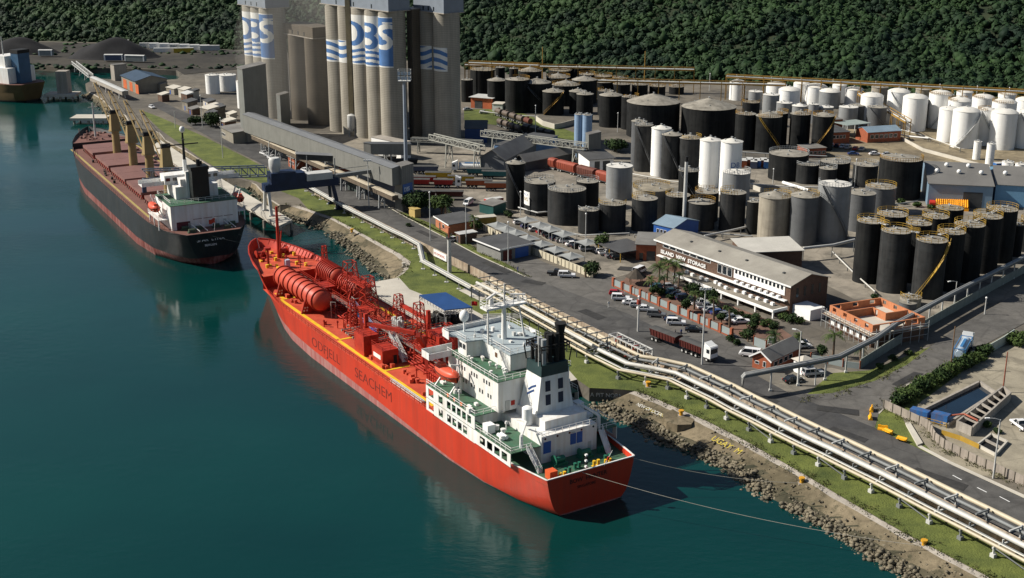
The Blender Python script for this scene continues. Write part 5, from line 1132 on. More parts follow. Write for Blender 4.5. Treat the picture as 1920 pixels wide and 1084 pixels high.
s.add([(13.75, FC - 2.95, zt_ - 2.2), (18.65, FC - 2.95, zt_ - 2.2), (18.65, FC + 2.95, zt_ - 2.2), (13.75, FC + 2.95, zt_ - 2.2), (13.75, FC - 2.85, zt_), (18.65, FC - 2.85, zt_), (18.65, FC + 2.85, zt_), (13.75, FC + 2.85, zt_)], [(0, 1, 5, 4), (1, 2, 6, 5), (2, 3, 7, 6), (3, 0, 4, 7), (4, 5, 6, 7)], 1)
fu = s.build('funnel', [SHIPW, mat('funnel_dark_green', (.018, .04, .042), .5, .25, .4)], tk)
for y in (-1.75, 1.0):
    for z0 in (14.6, 17.2):
        f = (z0 - zb) / 7.7; s = MB(); x = 13.4 + .4 * f - .05; x1 = 13.4 + .4 * (f + .26) - .05
        s.add([(x, FC + y, z0), (x, FC + y + 1.1, z0), (x1, FC + y + 1.1, z0 + 2.0), (x1, FC + y, z0 + 2.0)], [(0, 3, 2, 1)]); s.build('louvre', BLUEP if 0 else mat('louvre_navy', (.012, .02, .045), .5), fu)
s = MB()
for k, (a, b) in enumerate((((14.6, 16.6), (16.4, 18.0)), ((15.2, 17.4), (17.2, 18.8)))):
    pass
f = lambda z: FC + 4.1 - 1.2 * (z - zb) / 7.7 + .03
for (x0, z0, x1, z1) in ((15.0, 18.2, 16.2, 17.6), (16.2, 17.6, 17.2, 16.8), (15.4, 17.2, 16.4, 16.6), (16.4, 16.6, 17.4, 15.9)): s.bar((x0, f(z0), z0), (x1, f(z1), z1), .06, .38)
s.build('funnel_emblem', mat('emblem_blue', (.03, .07, .20), .5), fu)
SOOT = mat('sooty_black', (.010, .0095, .009), .8, .4, .6)
for i, (x, y, r, h) in enumerate(((14.6, 1.9, .5, 3.2), (14.9, .5, .55, 3.6), (16.6, 1.4, .5, 3.0), (16.8, -.2, .5, 3.4), (14.5, -.8, .5, 3.7), (17.4, -1.8, .5, 3.0), (17.8, 2.2, .35, 2.6), (16.2, 2.3, .3, 2.2))):
    s = MB(); s.cyl((x, FC + y, zt_), (x, FC + y, zt_ + h * 1.45), r, r, 12); s.build('exhaust_pipe', SOOT if i not in (0, 2) else GREYM, tk, smooth=40)
s = MB(); s.cyl((15.4, FC - 2.2, zt_), (15.4, FC - 2.2, zt_ + 4.6), 1.0, .75, 14); s.cyl((15.4, FC - 2.2, zt_ + 4.6), (15.4, FC - 2.2, zt_ + 6.8), .65, 1.1, 14); s.build('exhaust_pipe', SOOT, tk, smooth=40)
s = MB(); s.rail([(13.6, FC + 3, zt_ + 2.4), (13.6, FC - 3, zt_ + 2.4), (18.6, FC - 3, zt_ + 2.4), (18.6, FC + 3, zt_ + 2.4)], 1.2, .18, 3, closed=True)
for y in (3, -3): s.bar((13.6, FC + y, zt_), (13.3, FC + y * 1.1, zt_ + 2.6), .2); s.bar((18.6, FC + y, zt_), (18.9, FC + y * 1.1, zt_ + 2.6), .2)
s.build('exhaust_frame', SOOT, tk)
s = MB(); s.box(10.2, 19.9, FC - 4.7, FC + 4.4, 11.503, 13.2); cs = s.build('funnel_base', SHIPW, tk)
for y in (-3.6, -2.2): s = MB(); s.box(7.92, 8.02, y, y + 1.2, 8.6, 10.7); s.build('louvre', BLUEP, cs)
s = MB(); s.box(7.92, 8.02, 3.2, 4.8, 8.2, 10.4); s.build('louvre', BLUEP, cs)
s = MB(); s.lathe([(.5, 0), (.95, .15), (.95, 3.2), (.5, 3.5)], 18, (14.2, 4.2, 11.5)); s.build('air_tank', CLEANW, tk, smooth=40)
for sd in (1, -1):
    s = MB(); s.cyl((9.6, sd * 8.4, 9.8), (9.6, sd * 8.4, 12.0), .35, .3, 12); s.bar((9.6, sd * 8.4, 12.0), (11.2, sd * 6.4, 13.6), .4); s.bar((11.2, sd * 6.4, 13.6), (13.6, sd * 6.8, 13.2), .3); s.build('stores_crane', SHIPW, tk, smooth=40)
    s = MB(); s.bar((8.2, sd * 7.8, 9.8), (5.0, sd * 7.4, 6.4), .9, .15); s.rail([(8.2, sd * 8.2, 9.8), (5, sd * 7.8, 6.4)], 1, .08, 1.2); s.rail([(8.2, sd * 7.4, 9.8), (5, sd * 7.0, 6.4)], 1, .08, 1.2); s.build('stairs', SHIPW, tk)
    s = MB(); s.cyl((13.5, sd * 9.6, 10.3), (15.4, sd * 9.6, 10.3), .38, .38, 12); s.cyl((13.5, sd * 9.0, 10.3), (15.4, sd * 9.0, 10.3), .38, .38, 12); s.build('liferaft_canister', CLEANW, tk, smooth=40)
    s = MB(); s.box(17.4, 19.2, sd * 9.8 - .8, sd * 9.8 + .8, 9.8, 11.4); s.build('deck_box', CLEANW, tk)
for x, y in ((3, 6.5), (2.4, 3.4), (3.2, .8), (2.2, -2.6), (3, -5.6), (5.6, 7.2), (6.4, -6.6), (1.4, 5.2), (1.5, -4.6)):
    s = MB()
    for q in (-.45, .45): s.cyl((x, y + q, 6.4), (x, y + q, 7.5), .26, .3, 10)
    s.box(x - .4, x + .4, y - .8, y + .8, 6.4, 6.5); s.build('bollard', mat('fitting_green', (.02, .13, .08), .5) if x > 2.3 else LINEY, tk)
for y in (2.6, -3.0):
    s = MB(); s.cyl((6.2, y - 1, 7.4), (6.2, y + 1, 7.4), .6, .6, 12); s.box(5.4, 7, y - 1.4, y + 1.4, 6.4, 6.9); s.cyl((6.2, y + 1, 7.4), (6.2, y + 1.15, 7.4), .95, .95, 14); s.build('winch', mat('fitting_green', ''), tk, smooth=40)
s = MB(); s.box(1.6, 3.2, 6.0, 7.6, 6.4, 7.9); s.build('orange_hut', mat('orange_box', (.60, .10, .03), .5), tk)
s = MB(); s.cyl((.4, -2.6, 6.4), (-1.4, -3.4, 10.6), .07, .05, 6); s.build('flag_staff', SHIPW, tk)
s = MB(); s.bar((-.55, -3.05, 8.5), (-.75, -3.1, 9.2), .5, .2); s.build('furled_flag', REDP, tk)
s = MB()
for k in range(7): s.bar((.8, .6, 6.4 + k * .55), (.8, .6, 6.7 + k * .55), .42, .42, k % 2)
s.build('gas_post', [CLEANW, BLACK], tk)
clutter('deck_vent', 12, 9.5, 19, 6.2, 10.6, 9.8, SHIPW, 21, 'cvb'); clutter('deck_vent', 16, 21.5, 37.5, 8.0, 10.8, 12.4, SHIPW, 22, 'cvb')
rr5 = random.Random(4)
for i in range(10): x, y = rr5.uniform(20.5, 33), rr5.uniform(3.2, 6.6); s = MB(); s.cyl((x, y, 18.52), (x, y, 19.2), .16, .16, 8); s.cyl((x, y, 19.1), (x, y, 19.35), .34, .3, 10); s.build('deck_vent', SHIPW, tk, smooth=40)
for i in range(9): x, y = rr5.uniform(24, 36), rr5.uniform(-6, 1.6); s = MB(); s.box(x, x + .7, y, y + .5, 21.95, 22.3 + i * .06); s.build('deck_box', LGREY if i % 2 else SHIPW, tk)
for x, y0, z in ((7.94, -5.6, 6.5), (7.94, 1.2, 6.5), (7.94, -2.0, 9.2)): s = MB(); s.box(x, 8.04, y0, y0 + .75, z, z + 1.8); s.build('door', LGREY, tk)
for i in range(5): s = MB(); s.cyl((7.93, -6 + i * 2.6, 11.0), (8.02, -6 + i * 2.6, 11.0), .2, .2, 10); s.build('porthole', GLASS, tk)
s = MB(); s.rail([(8.05, -6.7, 11.5), (8.05, 5.1, 11.5), (10, 5.1, 11.5)], 1, .07, 1.4); s.build('house_railing', SHIPW, tk)
for a, b in (((19.2, 6.2, 12.5), (23.2, 6.2, 12.5)), ((33, 8.2, 12.45), (33.4, 7.4, 18.4)), ((22.6, 2.9, 18.5), (25.6, 2.9, 21.8))):
    s = MB(); s.bar(a, b, .6, .1); s.rail([a, b], .9, .06, 1.0); s.build('ladder', SHIPW, tk)
for x in (22.5, 25, 27.5, 30): s = MB(); s.cyl((x + .8, 11.1, 12.9), (x + .8, 11.3, 12.9), .38, .38, 12); s.build('life_ring', mat('ring_orange', (.6, .14, .03), .5), tk)
for l in (14, 26): s = MB(); s.bar((l, 2, 21.9 if l > 20 else 22.3), (l, 2, 27 if l > 20 else 29), .07); s.build('antenna', SHIPW, tk)
# lifeboats hang from davits: things of their own
def lifeboat(x, y, z, name_label, par, rz, col=(.62, .07, .02), Ln=8.0):
    p = par.matrix_basis @ Vector((x, y, z)); t = thing('lifeboat', name_label, 'lifeboat', p, par.rotation_euler.z + rz)
    s = MB(); P = []; n = 14
    for i in range(n + 1):
        u = i / n; b = 1.45 * (max(0.02, 1 - abs(2 * u - 1) ** 2.6)) ** .5; P.append((-Ln / 2 + Ln * u, b, .35 * abs(2 * u - 1) ** 2))
    def fn(a, c):
        i = round(a * n); x_, b, up = P[i]; q = math.pi * c; return Vector((x_, -math.cos(q) * b, 1.0 + up - math.sin(q) * (1.25 - up * .5)))
    s.grid(fn, n, 10); s.build('boat_hull', mat('lifeboat_orange', col, .4, .1, .5), t, smooth=50)
    s = MB(); s.path([(q[0], q[1] + .05, 1.02 + q[2]) for q in P], .18, .16); s.path([(q[0], -q[1] - .05, 1.02 + q[2]) for q in P], .18, .16); s.build('fender_rail', mat('fender_dark', (.14, .03, .02), .7), t)
    s = MB()
    def fc(a, c):
        i = round(a * n); x_, b, up = P[i]; q = math.pi * c; hh = 1.15 * (1 - abs(2 * a - 1) ** 4) ** .5 if 0 < a < 1 else 0; return Vector((x_, -math.cos(q) * b * .94, 1.02 + up + math.sin(q) ** .7 * hh))
    s.grid(fc, n, 10, flip=True); s.build('canopy', mat('lifeboat_canopy', (.60, .085, .04), .45, .1, .5), t, smooth=50)
    s = MB(); s.box(-2.6, -1.2, -.6, .6, 1.9, 2.55); s.build('conning_hatch', mat('lifeboat_canopy', ''), t); return t
lifeboat(34.0, 9.6, 14.9, 'bright orange enclosed lifeboat hanging on port davits of the red tanker', tk, R(180))
for x in (31.2, 36.8):
    s = MB(); s.bar((x, 8.2, 12.4), (x, 8.6, 18.2), .3); s.bar((x, 8.6, 18.2), (x, 10.4, 18.6), .28); s.bar((x, 10.9, 12.4), (x, 8.4, 15.4), .26); s.bar((x, 10.2, 18.6), (x, 9.9, 17.2), .07); s.build('davit', SHIPW, tk)

# ---- bulk carrier
BS = g(401, 436, 10); BS.z = 0
BHULL = mat('bulker_hull_black', (.018, .022, .025), .5, .3, .2, streak=.35, lc=(.05, .045, .042))
BBOOT = mat('bulker_boot_red', (.135, .030, .024), .6, .25, .25, streak=.5, lc=(.40, .22, .20))
BDECK = mat('bulker_deck_brown', (.15, .07, .055), .7, .2, .2)
HATCH = mat('hatch_cover_brown', (.19, .095, .082), .65, .15, .2, lines=.35, lax='X')
CRANEY = mat('crane_buff', (.27, .195, .085), .5, .15, .3, streak=.35, lc=(.28, .18, .08))
KS = [(0, 3, 7.6, 1.0, 10, .45), (2, 4, 9.6, 3.0, 10, .45), (8, 9, 11.8, 7.5, 10, .55), (20, 20, 13.6, 12.2, 10, .7), (35, 35, 13.9, 13.9, 10, 1), (110, 110, 13.9, 13.9, 10, 1), (128, 127, 13.2, 12.2, 10, 1), (140, 137, 11.2, 8.4, 10.2, 1.1), (143, 140, 10.6, 7.2, 12.4, 1.2), (152, 147, 7.8, 4.0, 12.8, 1.3), (159, 153, 4.6, 1.6, 13.2, 1.3), (164, 157, 1.6, .4, 13.6, 1.2), (165.5, 158, .1, .05, 13.7, 1)]
bk = thing('bulk_carrier', 'black and red bulk carrier with buff deck cranes and brown hatches', 'cargo ship', BS, R(119.2))
hull('hull', KS, [BHULL, BBOOT], bk, lambda l: 2.3)
deckplate('main_deck', KS, BDECK, bk, .2, 142, 9.95); deckplate('forecastle_deck', KS, BDECK, bk, 142, 163.5, 12.0, .3)
s = MB(); s.add([(142, -10.6, 9.9), (142, 10.6, 9.9), (142, 10.6, 12), (142, -10.6, 12)], [(0, 1, 2, 3)]); s.build('forecastle_bulkhead', BHULL, bk)
gunwale('bulwark_rail', KS, BHULL, bk, 0, 165, .2, .12, True)
s = MB()
for sd in (1, -1): s.rail([(x, sd * (float(np.interp(x, [q[0] for q in KS], [q[2] for q in KS])) - .15), 10) for x in range(4, 141, 8)], 1.0, .08, 3)
s.build('deck_railing', BDECK, bk)
s = MB()
for sd in (1, -1): s.box(26, 141, sd * 11.6 - .35, sd * 11.6 + .35, 9.96, 10.03)
s.build('deck_line', mat('dull_yellow', (.33, .26, .09), .7), bk)
for l0, l1 in ((28, 45), (50, 68.5), (71.5, 91), (95, 115), (120, 136)):
    s = MB(); s.box(l0, l1, -7.8, 7.8, 9.95, 11.3); hc = s.build('hatch_coaming', mat('coaming_red', (.26, .03, .02), .6, .2), bk)
    s = MB(); s.box(l0 - .3, (l0 + l1) / 2 - .08, -8.2, 8.2, 11.303, 12.2); s.box((l0 + l1) / 2 + .08, l1 + .3, -8.2, 8.2, 11.303, 12.2); s.build('hatch_cover', HATCH, hc)
    s = MB()
    for i in range(9): x = l0 + (l1 - l0) * i / 8; s.bar((x, 8.3, 9.95), (x, 7.8, 11.2), .3); s.bar((x, -8.3, 9.95), (x, -7.8, 11.2), .3)
    s.build('coaming_stay', BDECK, hc)
for k, (l, hd) in enumerate(((117.5, 0), (93, 0), (70, 0), (47.5, 0))):
    s = MB(); s.cyl((l, 0, 9.95), (l, 0, 20.2), 1.5, 1.3, 18); s.cyl((l, 0, 19.8), (l, 0, 20.2), 2.3, 2.3, 18); cp = s.build('crane_column', CRANEY, bk, smooth=40)
    s = MB(); vs = [(l - 1.9, -1.7, 20.2), (l + 1.9, -1.7, 20.2), (l + 1.9, 1.7, 20.2), (l - 1.9, 1.7, 20.2), (l - .9, -1.2, 26.4), (l + .9, -1.2, 26.4), (l + .9, 1.2, 26.4), (l - .9, 1.2, 26.4)]
    s.add(vs, [(0, 3, 2, 1), (4, 5, 6, 7), (0, 1, 5, 4), (1, 2, 6, 5), (2, 3, 7, 6), (3, 0, 4, 7)]); hs = s.build('crane_house', CRANEY, cp)
    s = MB(); s.cyl((l - .4, -1.4, 26.6), (l - .4, 1.4, 26.6), .8, .8, 10); s.build('sheave', BLACK, hs, smooth=40); s = MB(); s.cyl((l + 1.95, -.6, 21.6), (l + 1.95, .6, 21.6), .6, .6, 10); s.build('jib_pivot', BLACK, hs, smooth=40)
    s = MB(); a = Vector((l + 1.6, 0, 21.4)); b = Vector((l + 27.5, 0, 33.5))
    for y in (1.1, -1.1): s.bar(a + Vector((0, y, 0)), b + Vector((0, y * .4, 0)), .3, .45)
    for i in range(6): p = a.lerp(b, (i + .5) / 6); f = 1.1 * (1 - .6 * (i + .5) / 6); s.bar(p + Vector((0, f, 0)), p - Vector((0, f, 0)), .3)
    s.build('crane_jib', CRANEY, bk)
    s = MB(); s.bar((l - .4, .8, 27), b, .1); s.bar((l - .4, -.8, 27), b, .1); p = a.lerp(b, .55); s.bar(b, (b.x, 0, b.z - 5), .12); s.build('crane_wire', BLACK, bk)
    s = MB(); s.sph(tuple(a.lerp(b, .42) + Vector((0, -1.0, -.6))), .55, 10, 8); s.build('work_lamp', BLACK, bk)
s = MB(); s.box(7.6, 24, -9.6, 9.8, 9.95, 17.4); bh = s.build('deckhouse', SHIPW, bk)
s = MB(); s.box(7.4, 24.2, -9.8, 10.0, 17.4, 17.55); s.build('house_deck', DKGRN, bk)
s = MB(); s.box(14.5, 24, -6.2, 6.2, 17.55, 21.2); s.box(19, 24, -8, 8, 21.2, 23.8); s.box(15, 18.5, -3, 4.5, 21.2, 23.2); br = s.build('bridge_house', SHIPW, bk)
s = MB(); s.box(20, 24.3, -14.4, 14.4, 21.0, 21.2); s.box(24.15, 24.3, -14.4, 14.4, 21.2, 22.3); s.box(20, 20.1, -14.4, -8, 21.2, 22.2); s.box(20, 20.1, 8, 14.4, 21.2, 22.2); s.build('bridge_wing', SHIPW, bk)
for y in range(-7, 8, 2): s = MB(); s.box(18.94, 19.02, y - .6, y + .6, 22.2, 23.1); s.build('window', GLASS, br)
for y in (-6, -3.2, 4.2): s = MB(); s.box(7.52, 7.62, y, y + .9, 10.1, 12.1); s.build('door', LGREY, bh)
s = MB(); s.box(7.52, 7.62, 4.5, 8.4, 10.2, 12.6); s.build('shutter', mat('red_dark_shutter', (.10, .02, .03), .6), bh)
s = MB()
for y0 in (-8, -5, -2, 1): s.box(7.54, 7.61, y0, y0 + 2.6, 12.9, 13.02)
s.build('rust_mark', mat('rust', (.12, .04, .03), .8), bh)
s = MB(); s.box(10.5, 14.2, -2.6, 2.2, 17.55, 27.2); s.box(10.2, 14.6, -2.8, 2.5, 26.4, 27.4); fb = s.build('funnel', mat('funnel_black', (.012, .014, .013), .5, .3), bk)
s = MB(); s.cyl((12, -.2, 27.4), (12, -.2, 29.2), .6, .6, 12); s.cyl((13.4, -1.4, 27.4), (13.4, -1.4, 28.4), .35, .35, 10); s.build('exhaust_pipe', BLACK, fb)
s = MB(); s.box(14.25, 15.2, -2.6, 3.0, 17.55, 25.5); s.build('funnel_front', SHIPW, fb)
s = MB(); s.cyl((22, 1, 23.8), (22, 1, 27.5), .7, .6, 12, 0); s.cyl((22, 1, 27.5), (22, 1, 36), .45, .25, 10, 1); s.bar((22, -3.4, 32), (22, 5.4, 32), .4, .3, 1); s.bar((20.6, 1, 33.6), (23.4, 1, 33.6), .3, .25, 1); s.sph((22, 1, 36.4), .8, 10, 8, (1, 1, 1.2), 0); s.build('signal_mast', [SHIPW, BLACK], bk, smooth=40)
s = MB(); s.rail([(9.6, -9, 17.55), (9.6, 9.2, 17.55), (24, 9.2, 17.55), (24, -9, 17.55)], 1, .08, 2, closed=True); s.build('house_railing', SHIPW, bk)
for sd in (1, -1):
    s = MB(); s.box(10.5, 22, *sorted((sd * 9.3, sd * 12.8)), 12.9, 13.1)
    for x in (11, 16, 21): s.bar((x, sd * 12.6, 10), (x, sd * 12.6, 12.9), .3)
    s.rail([(10.5, sd * 12.8, 13.1), (22, sd * 12.8, 13.1)], 1, .08, 1.6); s.build('boat_platform', SHIPW, bk)
    s = MB(); s.bar((18, sd * 10.6, 13.1), (18, sd * 12.6, 19), .35); s.bar((13.4, sd * 10.6, 13.1), (13.4, sd * 12.6, 19), .35); s.build('davit', SHIPW, bk)
lifeboat(15.8, 12.4, 14.4, 'faded orange lifeboat on port side of the black bulk carrier', bk, 0, (.50, .10, .04), 7.0)
lifeboat(15.8, -12.4, 14.4, 'dark red lifeboat on the quay side of the black bulk carrier', bk, 0, (.24, .03, .02), 7.0)
text_mesh('SPAR  LYNX', 1.5, CLEANW, 'stern_lettering', bk, (.55, 4.9, 7.6), (R(83), 0, R(-90)), .03, 1.0)
text_mesh('BERGEN', .95, CLEANW, 'stern_lettering', bk, (.95, 2.6, 6.0), (R(80), 0, R(-90)), .03, 1.0)
for x, y in ((3, -5), (3, 5.4), (5.5, -2.4), (5.5, 2.6), (7, 6.2), (6, -7.2)):
    s = MB(); s.cyl((x, y - .9, 10.6), (x, y + .9, 10.6), .5, .5, 10); s.box(x - .6, x + .6, y - 1.2, y + 1.2, 9.95, 10.3); s.build('winch', mat('dull_green', (.06, .08, .05), .6), bk)
for y in (-5.6, -4.6, 2.6, 4.8): s = MB(); s.bar((5.5, y, 11.8), (2.2, y - 1.5, 10.2), .16); s.build('derrick_bar', SHIPW, bk)
s = MB(); s.cyl((1.5, -.6, 10), (.7, -.9, 14.2), .07, .06, 6); s.build('flag_staff', SHIPW, bk)
s = MB(); s.grid(lambda u, v: Vector((.9 - .3 * u, -.85 + 1.9 * u, 12.6 + 1.3 * v - .25 * u + .12 * math.sin(u * 7))), 8, 3); s.build('ensign', REDP, bk)
clutter('deck_fitting', 26, 144, 158, .5, 6, 12.0, mat('fitting_brown', (.20, .11, .09), .6), 9, 'cvb', bk); clutter('deck_box', 12, 30, 138, 9.2, 11, 9.95, mat('fitting_dark', (.03, .028, .025), .7), 10, 'cb', bk)
s = MB(); s.cyl((151, .5, 12), (151, .5, 25), .4, .25, 10); s.bar((151, -1.2, 23.4), (151, 2.2, 23.4), .2); s.build('fore_mast', LGREY, bk)

for k in KIDS(bk):
    if k.name.split('.')[0] in ('deckhouse', 'house_deck', 'bridge_house', 'bridge_wing', 'funnel', 'signal_mast', 'house_railing', 'boat_platform', 'davit'): k.location.z = -.4
# ---- ship at the far left edge
p = g(66, 190, 0); fs_ = thing('coaster_ship', 'dark ochre hulled ship with blue funnel cut by the left edge', 'cargo ship', p, R(148))
XS = [(0, 2, 7, 3, 9, .5), (4, 5, 9.5, 7, 9, .5), (14, 14, 11, 10, 9, .8), (70, 70, 11, 11, 9, 1), (92, 90, 7, 4, 10, 1), (100, 97, .2, .1, 11, 1)]
hull('hull', XS, [mat('ochre_hull', (.10, .065, .025), .6, .3, .2), mat('dark_boot', (.03, .02, .018), .7)], fs_, lambda l: .8); deckplate('main_deck', XS, BDECK, fs_, .2, 99, 8.9)
s = MB(); s.box(8, 22, -8, 8, 8.9, 16.5); s.box(12, 21, -6, 6, 16.5, 22); s.build('deckhouse', SHIPW, fs_)
s = MB(); s.box(5, 10.5, -3.4, 3.4, 8.9, 23.5); s.box(4.8, 10.7, -3.6, 3.6, 23.5, 25.2, 1); s.build('funnel', [mat('funnel_blue', (.03, .085, .16), .5), BLACK], fs_)
for l in (36, 56, 76): s = MB(); s.box(l - 7, l + 7, -7, 7, 8.9, 11); s.build('hatch_cover', HATCH, fs_)
s = MB(); s.bar((30, 0, 9), (30, 0, 24), 1.2); s.bar((30, 0, 12), (44, 2, 27), .7); s.build('deck_crane', LGREY, fs_)
s = MB(); s.cyl((18, 2, 22), (18, 2, 31), .3, .2, 8); s.build('signal_mast', LGREY, fs_)
# ================================================================ WALLS, FENCES, PIPES
def wall_line(name, label, pts, h, th, m, cat='wall', panel=0, cap=None, post=None, posth=.2, zb=3.0, group=None):
    W_ = [p if isinstance(p, Vector) else g(*p) for p in pts]; o = W_[0].copy(); o.z = zb; t = thing(name, label, cat, o, 0, group); s = MB(); pm = MB()
    for i in range(len(W_) - 1):
        a, b = W_[i] - o, W_[i + 1] - o; a.z = b.z = 0; L = (b - a).length; k = max(1, round(L / panel)) if panel else 1
        for j in range(k):
            p, q = a.lerp(b, j / k), a.lerp(b, (j + 1) / k); d = (q - p).normalized() * (.02 if panel else 0)
            s.bar(p + d + Vector((0, 0, h / 2)), q - d + Vector((0, 0, h / 2)), th, h)
            if post: pm.bar(p - Vector((0, 0, 0)), p + Vector((0, 0, h + posth)), th * 1.9)
    if post: pm.bar(W_[-1] - o - Vector((0, 0, W_[-1].z - o.z)), W_[-1] - o + Vector((0, 0, h + posth - (W_[-1].z - o.z))), th * 1.9)
    s.build('panel' if panel else 'wall', m, t)
    if post: pm.build('post', post, t)
    if cap:
        s = MB()
        for i in range(len(W_) - 1):
            a, b = W_[i] - o, W_[i + 1] - o; a.z = b.z = h + .06; s.bar(a, b, th + .12, .1)
        s.build('coping', cap, t)
    return t
BWALL = mat('boundary_wall_concrete', (.36, .31, .24), .9, .25, .3, streak=.65, lc=(.14, .115, .085), c2=(.27, .19, .13))
wl = [(590, 365), (640, 391), (690, 418), (790, 468), (890, 517), (1000, 575), (1130, 640), (1260, 705), (1400, 773), (1560, 854), (1740, 946), (1920, 1040), (2050, 1108)]
wall_line('boundary_wall', 'long stained concrete boundary wall between the road and the grass shore', wl, 2.3, .25, BWALL, panel=3.2)
A, B = g(815, 482), g(839, 494); o, rz, L = frame(A, B); n = Vector((math.sin(rz), -math.cos(rz), 0)); t = thing('warning_sign', 'white board reading NO SMOKING on the concrete boundary wall', 'sign', o + n * .25, rz)
s = MB(); s.box(0, L, -.08, 0, .5, 2.5); s.build('board', CLEANW, t); text_mesh('NO SMOKING', 1.0, REDP, 'lettering', t, (.25, -.1, 1.1), (R(90), 0, 0), .01, L / 7.6)
wall_line('cream_wall', 'cream precast panel wall with dark joints along the carports', [(905, 431), (935, 447), (960, 461), (1010, 481), (1060, 501), (1112, 522)], 2.0, .18, mat('cream_panel', (.52, .47, .35), .85, .12, .4, streak=.3), panel=1.9, post=mat('joint_dark', (.16, .14, .11), .8), posth=-.05)
wall_line('cream_wall', 'short old cream wall behind the orange brick guard room', [(832, 402), (846, 408), (870, 424), (905, 431)], 2.0, .18, mat('cream_panel', ''), panel=1.9)
s_ = wall_line('pillar_wall', 'red brick pillar wall with pale blue panels in front of the office cars', [(1150, 537), (1371, 633)], 2.0, .14, mat('blue_grey_panel', (.24, .28, .28), .6, .1, .4), panel=4.6, post=BRICK, posth=.35)
[k for k in KIDS(s_) if k.name.startswith('post')][0].scale = (1, 1, 1)
A, B = g(1150, 537), g(1371, 633); s = MB(); s.bar(Vector((0, 0, .2)), B - A + Vector((0, 0, .2)), .3, .4); s.build('brick_base', BRICK, s_)
s = MB(); k = 12
for i in range(k + 1): p = (B - A) * (i / k); s.cb((p.x, p.y, 1.2), (.75, .6, 2.4), math.atan2((B - A).y, (B - A).x))
s.build('pillar', BRICK, s_)
wall_line('pillar_wall', 'short red brick pillar wall beside the gatehouse', [(1413, 647), (1436, 656)], 2.0, .14, mat('blue_grey_panel', ''), panel=3.0, post=BRICK, posth=.4)
wall_line('pillar_wall', 'red brick pillar wall below the unfinished building', [(1520, 676), (1552, 682), (1580, 688), (1612, 692)], 1.4, .14, mat('blue_grey_panel', ''), panel=4.0, post=BRICK, posth=.5)
wall_line('side_road_wall', 'grey green concrete wall along the far side of the side road', [(1612, 692), (1656, 664), (1700, 636), (1780, 590), (1860, 545), (1960, 490)], 2.3, .2, mat('grey_green_wall', (.22, .24, .21), .85, .15, .4, streak=.4), panel=3.5)
wall_line('precast_wall', 'weathered precast panel wall around the settling pond works', [(1657, 766), (1740, 805), (1752, 828), (1770, 842), (1830, 872), (1920, 912), (2020, 962)], 1.9, .16, mat('grey_pink_panel', (.30, .26, .22), .9, .2, .5, streak=.5), panel=2.2, post=mat('joint_dark', ''), posth=0)
wall_line('yard_wall', 'pale wall on right side of the side road behind the tanker truck', [(1852, 664), (1880, 648), (1900, 634)], 2.2, .2, mat('pale_green_wall', (.36, .40, .36), .8, .1, .4), panel=3)
wall_line('bund_wall', 'pale low bund wall behind the grey tank cluster', [(1404, 352), (1430, 362), (1465, 371)], 1.6, .3, CONCL)
wall_line('bund_wall', 'curved pale bund wall below the black tanks beyond silos', [(1004, 226), (1018, 236), (1040, 242), (1052, 240), (1078, 233)], 2.2, .3, CONCL)
wall_line('bund_wall', 'low sandy bund wall along the front of the white tanks', [(1690, 262), (1730, 284), (1790, 300), (1870, 322), (1960, 332)], 1.3, .3, CONCL)
wall_line('bund_wall', 'low pale wall in front of the black row before the white tanks', [(1380, 300), (1460, 302), (1560, 308), (1640, 312), (1720, 318)], 1.2, .3, CONCL)
wall_line('low_wall', 'white and blue low wall behind the unfinished building', [(1566, 582), (1600, 602), (1625, 622)], 1.2, .25, mat('pale_blue_wall', ''))

# ---- the wide pipe rack along the shore
PIPEW = mat('pipe_silver', (.50, .49, .45), .4, .1, .3, streak=.2); PIPET = mat('pipe_tan', (.46, .40, .29), .5, .12, .4); RACK = mat('rack_grey_steel', (.17, .18, .18), .6, .2, .5)
PB = [(1054, 655), (1100, 681), (1159, 711), (1210, 721), (1252, 730), (1288, 748), (1325, 766), (1362, 787), (1404, 808), (1445, 830), (1488, 852), (1534, 874), (1583, 899), (1633, 924), (1686, 952), (1742, 982), (1800, 1012), (1862, 1045), (1930, 1081)]
front = P3(PB); rk0 = front[10].copy(); t = thing('pipe_rack', 'wide rack of silver and tan pipelines on grey piers along the shore', 'pipe rack', rk0)
tang = [(front[min(i + 1, len(front) - 1)] - front[max(i - 1, 0)]).normalized() for i in range(len(front))]; nrm = [Vector((-d.y, d.x, 0)) for d in tang]
nrm = [n if n.y > 0 else -n for n in nrm]
def off_line(dd, z): return [p - rk0 + n * dd + Vector((0, 0, z)) for p, n in zip(front, nrm)]
for dd, z, r, m_ in ((0.0, 2.15, .27, PIPET), (2.6, 2.95, .46, PIPEW), (1.3, 2.0, .13, PIPEW), (1.75, 1.95, .10, RACK), (3.7, 2.0, .15, PIPEW), (4.3, 2.0, .15, PIPET), (5.6, 3.15, .30, RACK), (5.0, 2.05, .18, RACK), (7.3, 3.35, .42, PIPET)):
    s = MB(); s.tube(off_line(dd, z), r, 10); s.build('pipe', m_, t, smooth=50)
s = MB(); L1, L2 = off_line(3.4, 1.9), off_line(5.2, 1.9)
for i in range(len(L1) - 1): s.add([L1[i], L1[i + 1], L2[i + 1], L2[i]], [(0, 1, 2, 3), (3, 2, 1, 0)][:1])
s.build('walkway', mat('rack_walkway', (.33, .31, .26), .8, .25, .8), t)
